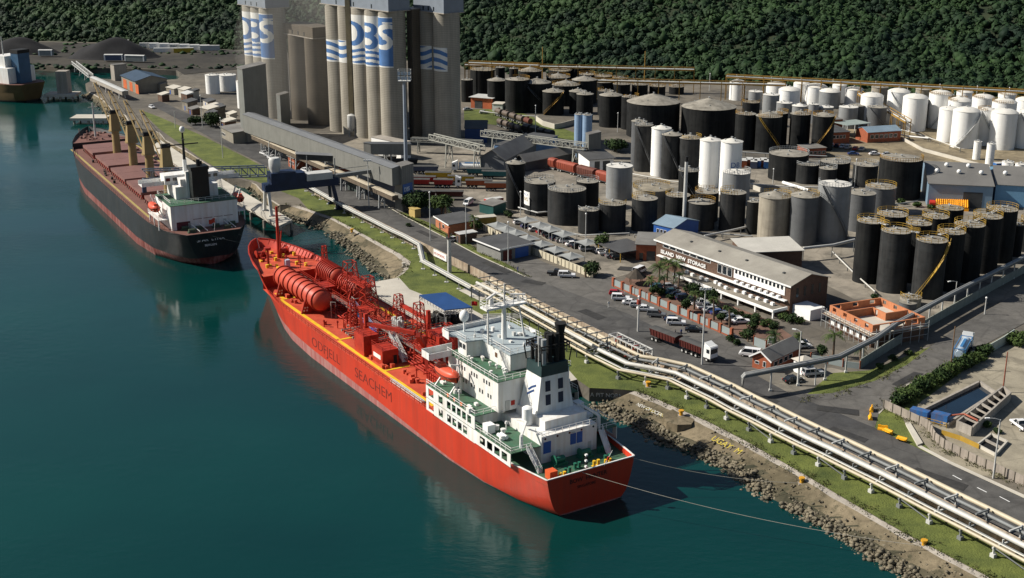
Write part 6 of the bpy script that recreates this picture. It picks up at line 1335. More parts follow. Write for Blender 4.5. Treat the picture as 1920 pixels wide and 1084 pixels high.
for i, (p, n) in enumerate(zip(front, nrm)):
    q = p - rk0; s = MB(); d = tang[i]
    s.cb((q.x, q.y, .35), (.8, .8, .7), math.atan2(d.y, d.x)); s.bar(q, q + Vector((0, 0, 2.0)), .32)
    e = q + n * 6.2; s.cb((e.x, e.y, .35), (.8, .8, .7), math.atan2(d.y, d.x)); s.bar(e, e + Vector((0, 0, 4.0)), .3)
    s.bar(q - n * .4 + Vector((0, 0, 1.75)), e + n * 1.2 + Vector((0, 0, 1.75)), .28); s.bar(q + n * 3.2 + Vector((0, 0, 3.75)), e + n * .3 + Vector((0, 0, 3.75)), .26); s.bar(q + n * 2.0 + Vector((0, 0, 1.8)), q + n * 2.0 + Vector((0, 0, 2.6)), .25)
    s.build('pier', LGREY if i % 2 else RACK, t)
s = MB()
for i in range(8, len(front) - 1, 3):
    a = front[i] - rk0 + nrm[i] * 6.2 + Vector((0, 0, 3.6)); b = front[i + 1] - rk0 + nrm[i + 1] * 6.2 + Vector((0, 0, 1.9)); s.bar(a, b, .18); s.bar(front[i] - rk0 + Vector((0, 0, 1.7)), front[i + 1] - rk0 + Vector((0, 0, .6)), .14)
s.build('brace', RACK, t)
# upper-left continuation, narrower and higher
PC = [(884, 559), (930, 584), (985, 615), (1040, 647), (1100, 681)]
fr = P3(PC); c0 = fr[0].copy(); t = thing('pipe_rack', 'crowded pipe rack behind the white bridge of the red tanker', 'pipe rack', c0)
dv = (fr[-1] - fr[0]).normalized(); nv = Vector((-dv.y, dv.x, 0)); nv = nv if nv.y > 0 else -nv
for dd, z, r, m_ in ((0, 3.4, .26, PIPET), (1.6, 3.9, .4, PIPEW), (2.6, 3.3, .2, PIPEW), (3.4, 3.3, .2, PIPET), (4.2, 3.9, .16, RACK), (5.2, 4.2, .34, PIPET), (1.0, 2.2, .16, PIPEW), (3, 2.2, .2, PIPET)):
    s = MB(); s.tube([p - c0 + nv * dd + Vector((0, 0, z)) for p in fr], r, 10); s.build('pipe', m_, t, smooth=50)
for k in range(14):
    p = fr[0].lerp(fr[-1], k / 13) - c0; s = MB(); s.bar(p, p + Vector((0, 0, 3.2)), .25); e = p + nv * 5.4; s.bar(e, e + Vector((0, 0, 5.2)), .25); s.bar(p + Vector((0, 0, 3.0)), e + Vector((0, 0, 3.0)), .22); s.bar(p + nv * 2 + Vector((0, 0, 5)), e + nv * 1.5 + Vector((0, 0, 5.0)), .2); s.build('pier', RACK, t)
# meter skid by the wall
A, B = g(1140, 655), g(1205, 688); o, rz, L = frame(A, B); t = thing('pipe_manifold', 'white framed pipe manifold with dark valves beside the parked truck', 'manifold', o, rz)
s = MB()
for i in range(7):
    x = L * i / 6; s.bar((x, .2, 0), (x, .2, 3.6), .2); s.bar((x, 2.6, 0), (x, 2.6, 3.6), .2); s.bar((x, .2, 3.6), (x, 2.6, 3.6), .16)
for zz in (3.6, 2.4): s.bar((0, .2, zz), (L, .2, zz), .22); s.bar((0, 2.6, zz), (L, 2.6, zz), .22)
s.build('frame', LGREY, t)
for i in range(6): x = L * (i + .5) / 6; s = MB(); s.tube([(x, -1.2, .9), (x, 1.4, .9), (x, 1.4, 2.9), (x, 2.8, 2.9)], .16, 8); s.cyl((x, 1.4, 1.8), (x, .9, 1.8), .3, .3, 10); s.build('valve_pipe', REDP if i % 3 == 0 else DGREY, t, smooth=40)
# narrow pipe bridge on the left part of the shore
PL = [(560, 352), (640, 398), (668, 413), (700, 429), (730, 445), (760, 459), (786, 474), (793, 506), (820, 521), (850, 538), (884, 557)]
fr = P3(PL); c0 = fr[0].copy(); t = thing('pipe_bridge', 'narrow grey pipe bridge on slim posts over the grass shore', 'pipe bridge', c0)
zz = 2.6
for dd, r, m_ in ((0, .24, PIPEW), (.7, .2, RACK), (1.3, .14, PIPEW)):
    s = MB(); s.tube([p - c0 + Vector((.2 * dd, dd * .9, zz)) for p in fr], r, 8); s.build('pipe', m_, t, smooth=50)
s = MB()
for i in range(len(fr) - 1): s.bar(fr[i] - c0 + Vector((.1, .6, zz - .38)), fr[i + 1] - c0 + Vector((.1, .6, zz - .38)), 1.5, .14)
s.build('deck', LGREY, t)
cum = resample(fr, 20)
for p in cum[1:]: s = MB(); q = p - c0; s.bar(q + Vector((0, .5, 0)), q + Vector((0, .5, zz - .4)), .28); s.cb((q.x, q.y + .5, .1), (1.1, 1.1, .2)); s.build('post', LGREY, t)
# large overhead pipe bridge crossing the side road
pz = 8.0
PO = [(1393, 702), (1480, 686), (1571, 668), (1640, 633), (1678, 606), (1786, 548), (1920, 481), (2000, 441)]
pt = [g(x, y, pz) for x, y in PO]; c0 = pt[0].copy(); c0.z = 3; t = thing('overhead_pipe_bridge', 'long grey overhead pipe bridge climbing across the side road', 'pipe bridge', c0)
lo = [p - c0 for p in pt]
for dd, r in ((-.35, .34), (.45, .34)):
    s = MB(); s.tube([Vector((lo[0].x, lo[0].y + dd, 0)), Vector((lo[0].x, lo[0].y + dd, pz - 3.6)), Vector((lo[0].x + .4, lo[0].y + dd, pz - 3.05))] + [p + Vector((.3, dd, 0)) for p in lo[1:]], r, 10); s.build('pipe', mat('pipe_mid_grey', (.22, .225, .22), .5, .15, .4), t, smooth=50)
s = MB()
for i in range(len(lo) - 1): s.bar(lo[i] + Vector((0, 0, -.5)), lo[i + 1] + Vector((0, 0, -.5)), 1.3, .25)
s.build('deck', RACK, t)
for p in resample(lo, 22)[1:]: s = MB(); s.bar((p.x, p.y, 0), (p.x, p.y, p.z - .5), .3); s.bar((p.x, p.y, 0), (p.x, p.y, .5), .6); s.build('post', LGREY, t)
# conveyor/pipe at (1820..1920) over grass strip and bund pipes between tanks
def pipe_run(label, pts, z, r, m, name='pipeline'):
    W_ = P3(pts); c = W_[0].copy(); t = thing(name, label, 'pipeline', c); s = MB(); s.tube([p - c + Vector((0, 0, z)) for p in W_], r, 8); s.build('pipe', m, t, smooth=50); s = MB()
    k = max(2, int((W_[-1] - W_[0]).length / 7))
    for p in resample(W_, k): q = p - c; s.bar(q, q + Vector((0, 0, z)), .2)
    s.build('support', RACK, t)
pipe_run('bright silver pipe on the ground left of the tall grey tank', [(1468, 347), (1516, 362)], .9, .6, CLEANW)
pipe_run('grey pipe in front of the three black carport tanks', [(972, 398), (1008, 408), (1045, 404)], 1.6, .25, LGREY)
pipe_run('grey covered pipe between the annex and nearest black tanks', [(1505, 488), (1560, 482), (1600, 472)], 3.5, .45, LGREY)
pipe_run('white pipe along the base of the middle white tanks', [(1650, 250), (1700, 262), (1740, 266)], 1.5, .3, CLEANW)
pipe_run('dark pipe behind the office at the dark tank bases', [(1320, 455), (1380, 442), (1420, 432)], 2, .35, LGREY)

# ================================================================ QUAY EQUIPMENT
# jetty
jp = P3([(300, 262), (345, 292), (440, 350), (500, 385), (548, 412), (522, 424), (480, 398), (425, 368), (330, 310), (285, 275)], 3.4)
c0 = jp[0].copy(); c0.z = 0; t = thing('jetty', 'pale concrete jetty on piles beside the black bulk carrier', 'jetty', c0)
s = MB(); s.prism([((p - c0).x, (p - c0).y) for p in jp], 2.6, 3.4); s.build('deck', CONCL, t)
for p in resample(jp[:5], 12) + resample(jp[5:], 12): s = MB(); q = p - c0; s.cyl((q.x * .995, q.y, -1.5), (q.x * .995, q.y, 2.6), .45, .45, 10); s.build('pile', CONC, t)
for (a, b, nm) in (((150, 212), (192, 226), 'low mooring dolphin platform off the bow of bulk carrier'), ((95, 172), (140, 178), 'far left mooring dolphin with small pale tower')):
    p = g(*a, 2.6); q = g(*b, 2.6); c = (p + q) / 2; t = thing('mooring_dolphin', nm, 'dolphin', (c.x, c.y, 0)); w_ = abs(q.x - p.x) / 2; s = MB(); s.box(-w_, w_, -5, 5, 1.6, 2.8); s.build('deck', CONCL, t)
    for x in (-.8, 0, .8):
        for y in (-4, 4): s = MB(); s.cyl((x * w_, y, -1.5), (x * w_, y, 1.6), .5, .5, 10); s.build('pile', CONC, t)
    if 'far' in nm: s = MB(); s.box(-w_ * .2, w_ * .5, -3, 3, 2.8, 14); s.build('tower', CONC, t)
# ship loader
p = g(628, 388); q = g(503, 402); o = (p + q) / 2; rz = math.atan2((q - p).y, (q - p).x); L = (q - p).length
t = thing('ship_loader', 'dark blue ship loader with long lattice boom reaching over the bulk carrier', 'ship loader', (o.x, o.y, 3.2), rz)
for x, nm in ((-L / 2, 0), (L / 2, 1)):
    for y in (-4, 4): s = MB(); s.bar((x, y, 0), (x - (.0 if nm else -1), y * .5, 7.5), .9, .9); s.box(x - 1, x + 1, y - .5, y + .5, -.2, .5); s.build('leg', STEELB if not nm else LGREY, t)
s = MB(); s.box(-L / 2 - 1, L / 2 + 1, -2.2, 2.2, 7.5, 9.8); s.build('girder', STEELB, t)
s = MB(); s.box(L / 2 - 9, L / 2 - 1, -2.6, 2.6, 9.8, 13.4); s.box(-1, 7, -2.2, 2.2, 9.8, 12.8); s.build('machine_house', STEELB, t)
s = MB(); s.box(-L / 2 + 1, -1.5, -2.2, 2.2, 9.8, 12); s.build('belt_cover', LGREY, t)
s = MB(); s.lathe([(1.4, 13.4), (1.9, 15), (1.9, 17.4), (1.5, 18.0)], 18, (L / 2 - 3, 0, 0)); s.build('dust_filter', LGREY, t, smooth=40)
s = MB(); x0, x1 = L / 2, L / 2 + 38; k = 14
for y in (-1.5, 1.5):
    for z0 in (12.5, 15.5): s.bar((x0, y, z0), (x1, y, z0 + 2.5), .35)
    for i in range(k): a, b = x0 + (x1 - x0) * i / k, x0 + (x1 - x0) * (i + 1) / k; f, h_ = 2.5 * i / k, 2.5 * (i + 1) / k; s.bar((a, y, 12.5 + f), (b, y, 15.5 + h_), .22); s.bar((a, y, 12.5 + f), (a, y, 15.5 + f), .2)
for i in range(k + 1): a = x0 + (x1 - x0) * i / k; s.bar((a, -1.5, 12.5 + 2.5 * i / k), (a, 1.5, 12.5 + 2.5 * i / k), .25)
s.build('boom', mat('boom_grey_blue', (.14, .17, .21), .55, .2, .5), t)
s = MB(); s.bar((x1, 0, 15), (x1, 0, 11), 1.2); s.build('spout', STEELB, t)
s = MB(); s.bar((-L / 2, 0, 10), (-L / 2 - 22, 0, 11), 1.8, 1.2); s.bar((-L / 2, -1, 12), (-L / 2 - 22, -1, 12.4), .15); s.build('tail_conveyor', RACK, t)
s = MB(); s.bar((-L / 2 - .5, 0, 9.8), (-L / 2 - .5, 0, 16), .3); s.bar((-2, 1.5, 12.8), (-2, 1.5, 18), .2); s.build('mast', RACK, t)
# dock shelter
Cn = [g(786, 553, 8.3), g(836, 548, 8.3), g(886, 576, 8.3), g(834, 581, 8.3)]; c0 = Cn[0].copy(); c0.z = 3.05
t = thing('dock_shelter', 'open shelter with deep blue flat roof on the concrete dock', 'shelter', c0); lo = [p - c0 for p in Cn]
s = MB(); s.prism([(p.x, p.y) for p in lo], 5.0, 5.25); s.build('roof', mat('roof_deep_blue', (.018, .06, .18), .5, .15, .3), t)
for i in range(4):
    s = MB(); p = lo[i]; s.bar((p.x * .97 + .1, p.y * .97, 0), (p.x * .97 + .1, p.y * .97, 5.0), .25); s.build('post', LGREY, t)
s = MB()
for i in (0, 2, 3):
    a, b = lo[i], lo[(i + 1) % 4]; k = 9
    for j in range(k): p, q = a.lerp(b, j / k), a.lerp(b, (j + 1) / k); s.bar((p.x, p.y, 4.95), (q.x, q.y, 4.1), .12); s.bar((p.x, p.y, 4.1), (q.x, q.y, 4.1), .12); s.bar((p.x, p.y, 4.1), (p.x, p.y, 4.95), .1)
s.build('truss', LGREY, t)
mid = sum(lo, Vector()) / 4
for i in range(5):
    q = c0 + mid + Vector((-3.5 + i * 1.7, -2.6 + (i % 2) * 2.2, -mid.z)); hz = thing('hose_rack', f'stack of black cargo hoses, {ORD[i]} from left under the blue dock shelter', 'hose rack', q, R(20 * i), 'hose stacks under the dock shelter')
    s = MB()
    for k in range(6): s.tube([(math.cos(a * .5) * (1.0 + .1 * (k % 2)), math.sin(a * .5) * 1.9, .3 + k * .38) for a in range(13)], .17, 8)
    s.build('hose', BLACK, hz, smooth=50)
    s = MB()
    for a in (0, 2, 4): s.bar((math.cos(a) * 1.3, math.sin(a) * 2.2, 0), (math.cos(a) * 1.3, math.sin(a) * 2.2, 2.6), .12)
    s.build('rack_post', LGREY, hz)
t = thing('loading_pipe_bank', 'bank of low grey pipes on dock behind the white wheelhouse', 'pipes', g(905, 603)); s = MB()
for i in range(6): s.tube([(0, i * .55, .6 + .25 * (i % 2)), (13, i * .55 + 1.2, .6 + .25 * (i % 2))], .14, 8)
s.build('pipe', LGREY, t, smooth=50); s = MB()
for x in (1, 6, 11): s.bar((x, -.4, .4), (x, 4.6, .4), .2); s.bar((x, -.4, 0), (x, -.4, 1.4), .2); s.bar((x, 4.6, 0), (x, 4.6, 1.4), .2)
s.build('support', RACK, t)
q = g(884, 598); t = thing('flag', 'small bright red flag on a pole by the blue dock shelter', 'flag', q); s = MB(); s.cyl((0, 0, 0), (0, 0, 4.6), .05, .05, 6); s.build('pole', LGREY, t)
s = MB(); s.grid(lambda u, v: Vector((u * 1.5, .12 * math.sin(u * 6), 3.4 + v * 1.1)), 8, 3); s.build('cloth', mat('flag_red', (.6, .02, .015), .6), t)
# shore bollards, rock platform, mooring lines
pl = [g(1243, 778, 2.6), g(1262, 768, 2.6), g(1290, 776, 2.6), g(1302, 788, 2.6), g(1296, 797, 2.6), g(1270, 798, 2.6), g(1250, 792, 2.6)]; c0 = pl[0].copy(); c0.z = 0
s = MB(); s.prism([((p - c0).x, (p - c0).y) for p in pl], -.5, 2.75); o = s.build('mooring_block', REVET, None); o.location = c0; tag(o, 'weathered concrete mooring block jutting from the revetment with yellow bollard', 'mooring block')
for px, py, z, lab in ((1277, 779, 2.75, 'orange yellow bollard on the weathered mooring block'), (1503, 906, 2.2, 'orange yellow bollard on revetment below the middle of the pipe rack'), (1732, 1024, 2.6, 'orange yellow bollard nearest the bottom right shore'), (757, 500, 2.9, 'pale bollard at the sandy tip of the cove'), (1215, 725, 3.05, 'small yellow hydrant on grass by the quay corner'), (660, 436, 3.0, 'small yellow bollard above the cove revetment')):
    t = thing('bollard', lab, 'bollard', g(px, py, z), 0, 'shore bollards'); s = MB(); s.cyl((0, 0, 0), (0, 0, .9), .38, .32, 12); s.cyl((0, 0, .85), (0, 0, 1.15), .55, .55, 12); s.build('post', mat('bollard_yellow', (.55, .28, .02), .55) if 'pale' not in lab else CONCL, t, smooth=40); s = MB(); s.box(-.6, .6, -.6, .6, -.15, .06); s.build('base', CONC, t)
ROPE = mat('mooring_rope', (.33, .31, .26), .8, .1)
def line(label, a, b, sag, r=.075):
    a, b = Vector(a), Vector(b); c = a.copy(); k = 18; s = MB(); r = .042; s.tube([a.lerp(b, i / k) - Vector((0, 0, 4 * sag * (i / k) * (1 - i / k))) - c for i in range(k + 1)], r, 5); o = s.build('mooring_line', ROPE, None); o.location = c; tag(o, label, 'rope', 'mooring lines')
TM_ = Matrix.Translation(SHIP_S) @ Matrix.Rotation(SHIP_A, 4, 'Z'); BM_ = Matrix.Translation(BS) @ Matrix.Rotation(R(119.2), 4, 'Z')
line('pale mooring line from middle of the red transom to the bottom right bollard', TM_ @ Vector((0, 2, 7.2)), g(1732, 1024, 3.4), 1.5)
line('pale mooring line from right corner of the red transom to the revetment bollard', TM_ @ Vector((0, -9, 7.2)), g(1503, 906, 3.0), 1.0)
line('thin upper mooring line from tanker bow across the cove', TM_ @ Vector((136, -8.5, 11)), g(757, 500, 3.8), 1.2)
line('thin lower mooring line from tanker foredeck across the cove', TM_ @ Vector((126, -9.6, 8)), g(757, 500, 3.8), 1.6)
line('mooring line from bulk carrier stern to the small cove bollard', BM_ @ Vector((.4, -4, 9.6)), g(660, 436, 3.6), 2.5)
line('lower mooring line from the bulk carrier stern name to the cove bollard', BM_ @ Vector((.3, 1, 9.2)), g(660, 436, 3.5), 3.6)
# graffiti on the revetment: paint lying on the slope
def graffiti(txt, px, py, size, m, label, sx=1.0, idx=None):
    p = g(px, py, 1.9); i = min(range(len(C1)), key=lambda k: (C1[k].lerp(T1[k], .4) - p).length); c, tt = C1[i], T1[i]; dn = (C1[min(i + 4, len(C1) - 1)] - C1[max(i - 4, 0)]); dn.z = 0
    up = (c - tt).normalized(); x = dn.normalized(); x = x if x.x > 0 else -x; zax = x.cross(up).normalized(); up = zax.cross(x); Mx = Matrix((x, up, zax)).transposed().to_4x4(); pos = c.lerp(tt, .46) + zax * .42
    o = text_mesh(txt, size, m, 'graffiti', None, pos, Mx.to_euler(), .01, sx); tag(o, label, 'graffiti')
GY = mat('graffiti_yellow', (.45, .36, .05), .8, .2, 1.); GW = mat('graffiti_white', (.55, .54, .50), .8, .2, 1.)
graffiti('UGAY  M', 1330, 826, 2.0, GY, 'yellow hand painted letters UGAY M on the revetment', 1.0)
graffiti('NEW OF OCEANIC 2', 1206, 756, 1.25, GW, 'white painted letters on the revetment left of the mooring block', .85)
graffiti('AYMAN  FARLMI', 1206, 770, 1.0, GY, 'small yellow painted letters below the white revetment lettering', .85)
A, B = g(1105, 728), g(1150, 730); o, rz, L = frame(A, B); o_ = text_mesh('A PIT NORNA', 1.25, GW, 'graffiti', None, (o.x + .2, o.y - .16, 1.2), (R(90), 0, rz), .01, 1.0); tag(o_, 'white painted letters PIT NORNA on the dark quay wall', 'graffiti')

# ================================================================ VEHICLES
CARP = {k: mat('car_' + k, c, .3, .06, .8, spec=.5) for k, c in dict(white=(.70, .70, .70), silver=(.38, .39, .40), grey=(.13, .135, .14), black=(.012, .013, .015), blue=(.02, .05, .16), teal=(.03, .10, .13), red=(.36, .015, .02), navy=(.012, .022, .05)).items()}
HL = mat('lamp_glass', (.6, .6, .58), .2, .05); TLR = mat('tail_lamp_red', (.30, .01, .01), .3)
CPROF = {  # x, z of the lower body and of the glasshouse; length 2*lx
    'sedan': dict(L=4.5, W=1.75, body=[(-2.25, .35), (-2.25, .85), (-1.5, .95), (1.0, .95), (2.1, .78), (2.25, .55), (2.25, .35)], top=[(-1.65, .94), (-1.05, 1.42), (.25, 1.44), (1.05, .94)]),
    'hatch': dict(L=3.9, W=1.68, body=[(-1.95, .35), (-1.95, .95), (.8, .98), (1.75, .80), (1.95, .55), (1.95, .35)], top=[(-1.85, .95), (-1.6, 1.45), (.1, 1.48), (.95, .97)]),
    'suv': dict(L=4.8, W=1.85, body=[(-2.4, .45), (-2.4, 1.1), (1.0, 1.1), (2.25, 1.0), (2.4, .75), (2.4, .45)], top=[(-2.35, 1.09), (-2.15, 1.75), (.2, 1.78), (1.05, 1.09)]),
    'pickup': dict(L=5.0, W=1.8, body=[(-2.5, .5), (-2.5, 1.05), (1.1, 1.05), (2.35, .95), (2.5, .7), (2.5, .5)], top=[(-.7, 1.04), (-.45, 1.68), (.45, 1.7), (1.2, 1.04)]),
    'van': dict(L=4.8, W=1.85, body=[(-2.4, .4), (-2.4, 1.15), (1.9, 1.15), (2.35, .9), (2.4, .4)], top=[(-2.36, 1.14), (-2.25, 1.95), (1.2, 1.97), (1.95, 1.14)])}
PROTO = {}
def make_car(kind, col):
    c = CPROF[kind]; W_ = c['W'] / 2; t = thing('parked_car', 'car', {'van': 'van', 'pickup': 'pickup truck'}.get(kind, 'car'))
    def ext(poly, w0, w1=None, m=0, mt=None):
        s = MB(); n = len(poly); w1 = w1 or w0; zm = max(z for _, z in poly)
        def ww(z): return w0 + (w1 - w0) * (z - poly[0][1]) / max(.01, zm - poly[0][1])
        vs = [(x, -ww(z), z) for x, z in poly] + [(x, ww(z), z) for x, z in poly]
        s.add(vs, [tuple(range(n - 1, -1, -1)), tuple(range(n, 2 * n))] + [(i, (i + 1) % n, (i + 1) % n + n, i + n) for i in range(n)]); return s
    s = ext(c['body'], W_)
    o = s.build('body', CARP[col], t); md = o.modifiers.new('bevel', 'BEVEL'); md.width = .1; md.segments = 2
    s = ext(c['top'], W_ - .06, W_ - .2); s.build('glasshouse', GLASS, t)
    tp = c['top']; s = MB(); x0, x1, z = tp[1][0] - .06, tp[2][0] + .06, tp[1][1]
    s.box(x0, x1, -(W_ - .19), W_ - .19, z + .003, z + .06)
    for sd in (1, -1):
        for i in (0, 2): a, b = tp[i], tp[i + 1]; s.bar((a[0], sd * (W_ - .06), a[1] + .02), (b[0], sd * (W_ - .2), b[1] + .02), .09)
        mx = (tp[1][0] + tp[2][0]) / 2 - .1; s.bar((mx, sd * (W_ - .05), tp[0][1]), (mx, sd * (W_ - .19), z), .09)
        if kind in ('suv', 'van'): s.bar((mx - 1.1, sd * (W_ - .05), tp[0][1]), (mx - 1.1, sd * (W_ - .19), z), .12)
    s.build('roof', CARP[col], t)
    if kind == 'pickup': s = MB(); s.box(-2.42, -.8, -W_ + .1, W_ - .1, 1.053, 1.06); s.build('load_bed', DGREY, t)
    wb = c['L'] * .31
    for x in (-wb, wb):
        for sd in (1, -1):
            s = MB(); s.cyl((x, sd * (W_ - .16), .32), (x, sd * (W_ + .02), .32), .32, .32, 14, 0); s.cyl((x, sd * (W_ + .02), .32), (x, sd * (W_ + .03), .32), .19, .19, 10, 1); s.build('wheel', [RUBBER, LGREY], t)
    for sd in (1, -1):
        s = MB(); h = c['L'] / 2; s.box(h - .02, h + .03, sd * (W_ - .3) - .18, sd * (W_ - .3) + .18, .62, .78); s.build('headlight', HL, t)
        s = MB(); s.box(-h - .03, -h + .02, sd * (W_ - .22) - .12, sd * (W_ - .22) + .12, .7, .92); s.build('tail_light', TLR, t)
    return t
def car(px, py, kind, col, ang, label, group=None, z=3.04):
    k = (kind, col); p = g(px, py, z)
    if k not in PROTO: PROTO[k] = make_car(kind, col); t = PROTO[k]
    else: t = copy_tree(PROTO[k])
    t.location = p; t.rotation_euler = (0, 0, R(ang)); t['label'] = label
    if group: t['group'] = group
    elif 'group' in t: del t['group']
    return t
NM = dict(sedan='sedan', hatch='hatchback', suv='station wagon', pickup='pickup', van='van')
def carrow(where, group, items, ang):
    for i, it in enumerate(sorted(items)):
        px, py, kind, col = it[:4]; car(px, py, kind, col, ang + rnd.uniform(-4, 4) + (it[4] if len(it) > 4 else 0), f'{col} {NM[kind]}, {ORD[i]} from left {where}', group)
carrow('outside the brick pillar wall', 'cars outside the pillar wall', [(1156, 554, 'hatch', 'red'), (1164, 563, 'suv', 'white'), (1183, 571, 'sedan', 'white'), (1195, 576, 'hatch', 'silver'), (1210, 583, 'sedan', 'white'), (1231, 594, 'suv', 'grey'), (1262, 603, 'sedan', 'navy'), (1268, 609, 'suv', 'white'), (1302, 622, 'sedan', 'black')], -10)
carrow('inside the brick pillar wall', 'cars inside the pillar wall', [(1235, 541, 'sedan', 'teal'), (1256, 541, 'hatch', 'silver'), (1261, 551, 'sedan', 'teal'), (1270, 556, 'sedan', 'navy'), (1284, 563, 'suv', 'navy'), (1297, 570, 'sedan', 'black'), (1313, 572, 'pickup', 'white'), (1324, 579, 'pickup', 'white'), (1334, 585, 'sedan', 'silver'), (1348, 590, 'sedan', 'blue'), (1362, 595, 'hatch', 'grey'), (1373, 600, 'sedan', 'silver'), (1389, 606, 'sedan', 'white')], 12)
carrow('under the carports', 'cars under the carports', [(974, 420, 'hatch', 'white'), (988, 427, 'hatch', 'blue'), (1004, 433, 'sedan', 'white'), (1017, 438, 'hatch', 'red'), (1026, 442, 'hatch', 'grey'), (1034, 446, 'sedan', 'black'), (1044, 450, 'sedan', 'navy'), (1053, 454, 'hatch', 'grey'), (1063, 455, 'suv', 'white'), (1074, 461, 'sedan', 'white'), (1084, 465, 'sedan', 'black'), (1101, 470, 'suv', 'silver'), (1128, 474, 'hatch', 'white'), (1138, 478, 'pickup', 'white'), (1149, 483, 'sedan', 'grey'), (1158, 486, 'hatch', 'black')], 14)
car(1043, 516, 'pickup', 'black', -8, 'black pickup behind the white wagon in front of cream wall'); car(1063, 520, 'suv', 'white', -6, 'white station wagon parked in front of the cream wall')
car(1199, 512, 'van', 'white', 52, 'white van at the entrance beside the palm clump'); car(1406, 668, 'van', 'white', 160, 'white van parked behind the brick gatehouse')
car(1487, 716, 'sedan', 'black', 20, 'black sedan parked below the overhead pipe bridge'); car(1524, 704, 'suv', 'silver', 14, 'silver wagon parked beside the white guard booth')
car(1447, 646, 'pickup', 'white', 75, 'white pickup behind the palm next to the gatehouse'); car(1505, 652, 'hatch', 'white', 10, 'white hatchback near the palm before building site'); car(1497, 645, 'sedan', 'navy', 12, 'dark blue sedan near the palm before building site')
car(878, 384, 'van', 'white', -112, 'white minibus driving in the truck yard below the red trailers')
car(285, 203, 'hatch', 'white', -52, 'small white car on the far road beyond the bulk carrier'); car(851, 452, 'hatch', 'white', 40, 'white car between the orange guard room and the brick pump room')
car(1912, 802, 'pickup', 'white', 100, 'white pickup at right edge beside the settling trough')
carrow('before the red brick pump house', 'cars before the brick pump house', [(1560, 275, 'sedan', 'white'), (1570, 276, 'hatch', 'navy'), (1580, 277, 'sedan', 'white'), (1590, 279, 'suv', 'silver'), (1604, 281, 'hatch', 'red'), (1616, 282, 'sedan', 'silver')], 60)
carrow('on the road behind the wide black tanks', 'cars behind the wide black tanks', [(1600, 291, 'sedan', 'blue'), (1640, 291, 'sedan', 'white'), (1664, 292, 'sedan', 'silver')], 0)
carrow('on grass right of the silos', 'cars right of the silos', [(877, 207, 'sedan', 'silver'), (907, 213, 'hatch', 'silver')], 20)
carrow('on the roadside behind the lower conveyor', 'cars behind the lower conveyor', [(495, 290, 'sedan', 'white'), (503, 294, 'sedan', 'silver'), (510, 299, 'pickup', 'white'), (573, 322, 'sedan', 'white')], -50)

